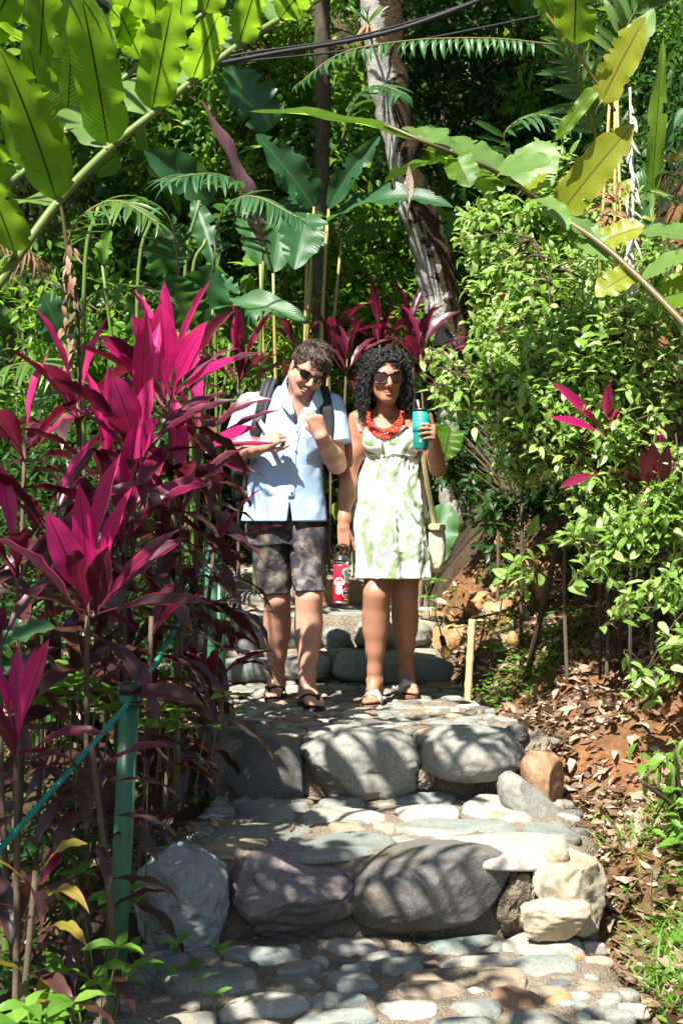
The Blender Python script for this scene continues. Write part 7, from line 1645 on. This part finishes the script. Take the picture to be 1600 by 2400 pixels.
def disc(r, rx=1., n=20, cx=0, cy=0): return [(cx + r * rx * math.cos(k * 2 * math.pi / n), cy + r * math.sin(k * 2 * math.pi / n)) for k in range(n)]
sgn = -1 if (bc + (bx_ * 0 - by_ * 1) * RB).y > bc.y else 1
if sgn < 0: by_ = -by_
sticker('sticker', [(.026 * math.cos(t_), .030 * max(math.sin(t_), -.12)) for t_ in np.linspace(0, 6.283, 28)[:-1]], .094, -.25, 'white_print', .0006)
sticker('sticker', [(-.013, 0), (-.015, -.02), (-.015, -.038), (-.006, -.046), (.006, -.046), (.015, -.038), (.015, -.02), (.013, 0), (.013, .004), (-.013, .004)], .092, -.25, 'white_print', .0007)
sticker('sticker', [(.021 * math.cos(t_), .022 * math.sin(t_)) for t_ in np.linspace(0, math.pi, 16)], .094, -.25, 'red_print', .0010)
for a_, h_ in [(-.012, .006), (-.004, .012), (.005, .006), (.012, .011), (.0, .003), (-.008, .002), (.014, .003)]: sticker('sticker', disc(.0022, n=8, cx=a_, cy=h_), .095, -.25, 'white_print', .0013)
sticker('sticker', disc(.0215), .052, .78, 'white_print', .0006); sticker('sticker', disc(.019), .052, .78, 'black_print', .0009)
for a_, h_, m_ in [(-.009, .006, 'aqua_print'), (-.003, .009, 'white_print'), (.004, .007, 'white_print'), (.0, -.001, 'red_print'), (.003, -.009, 'white_print'), (-.004, -.009, 'white_print')]: sticker('sticker', disc(.0026, 1.3, 8, a_, h_), .052, .78, m_, .0012)
cact = lambda s: [(-.008 * s, -.03 * s), (-.007 * s, .0), (-.018 * s, .008), (-.019 * s, .022), (-.012 * s, .024), (-.008 * s, .014), (-.006 * s, .03 * s), (.006 * s, .03 * s), (.008 * s, .012), (.017 * s, .016), (.018 * s, .004), (.008 * s, -.004), (.008 * s, -.03 * s)]
sticker('sticker', cact(1.2), .132, .72, 'white_print', .0006); sticker('sticker', [(x * .8, y * .9) for x, y in cact(1.0)], .132, .72, 'green_print', .0009); sticker('sticker', disc(.006, cx=-.014, cy=.026), .132, .72, 'aqua_print', .0012); sticker('sticker', disc(.006, cx=.006, cy=.030), .132, .72, 'aqua_print', .0012)
sticker('sticker', [(-.013, -.006), (.013, -.006), (.013, .004), (-.013, .004)], .022, .85, 'orange_print', .0006)
# small drop emblem on the tumbler
RT = .0366
V = []; 
for k in range(14):
    t_ = k / 14 * 6.283; x, z = .0045 * math.sin(t_) * (1 - .5 * math.cos(t_)) * .8, .0075 * -math.cos(t_) * -1; th = -.1 + x / RT; V.append((tc.x + .0008 + RT * math.sin(th), tc.y + .001 - (RT - .0004) * math.cos(th) - .0006, tc.z + .038 + z))
obj('emblem', mesh_np('emblem', np.array(V), [np.array([(0, i, i + 1) for i in range(1, 13)])]), G['white_print'], tm)
# shoulder bag
bg_ = thing('shoulder_bag', at(1022, 1335, 7.02), 'cream canvas shoulder bag hanging at the woman\'s hip', 'bag')
obj('bag_body', boulder_mesh('bag_body', at(1018, 1288, 7.05), (.048, .10, .108), 95, p=4, rough=.03, fine=.012, sub=4, skew=.12), G['canvas'], bg_)
obj('flap', boulder_mesh('flap', at(1021, 1236, 7.04), (.044, .104, .018), 96, p=4, rough=.02, fine=.01, sub=3), G['canvas_strap'], bg_)
P = [at(975, 975, 7.12), at(985, 968, 7.04), at(990, 1000, 6.95), at(990, 1060, 6.93), at(1000, 1130, 6.95), at(1012, 1200, 6.99), at(1018, 1240, 7.0)]; N = [(0, 1, 1), (.2, 0, 1), (.5, -1, .2), (.6, -1, 0), (.7, -1, 0), (.7, -1, 0), (.7, -1, 0)]
a, b = smooth_path(P, N, 5); obj('strap', ribbon(a, b, .026, .005), G['canvas_strap'], bg_)
P2 = [p + Vector((.012, .10, -.005)) for p in P[2:]]; a, b = smooth_path([at(985, 972, 7.05)] + P2, [(.3, 0, 1)] + N[2:], 5); obj('strap', ribbon(a, b, .026, .005), G['canvas_strap'], bg_)
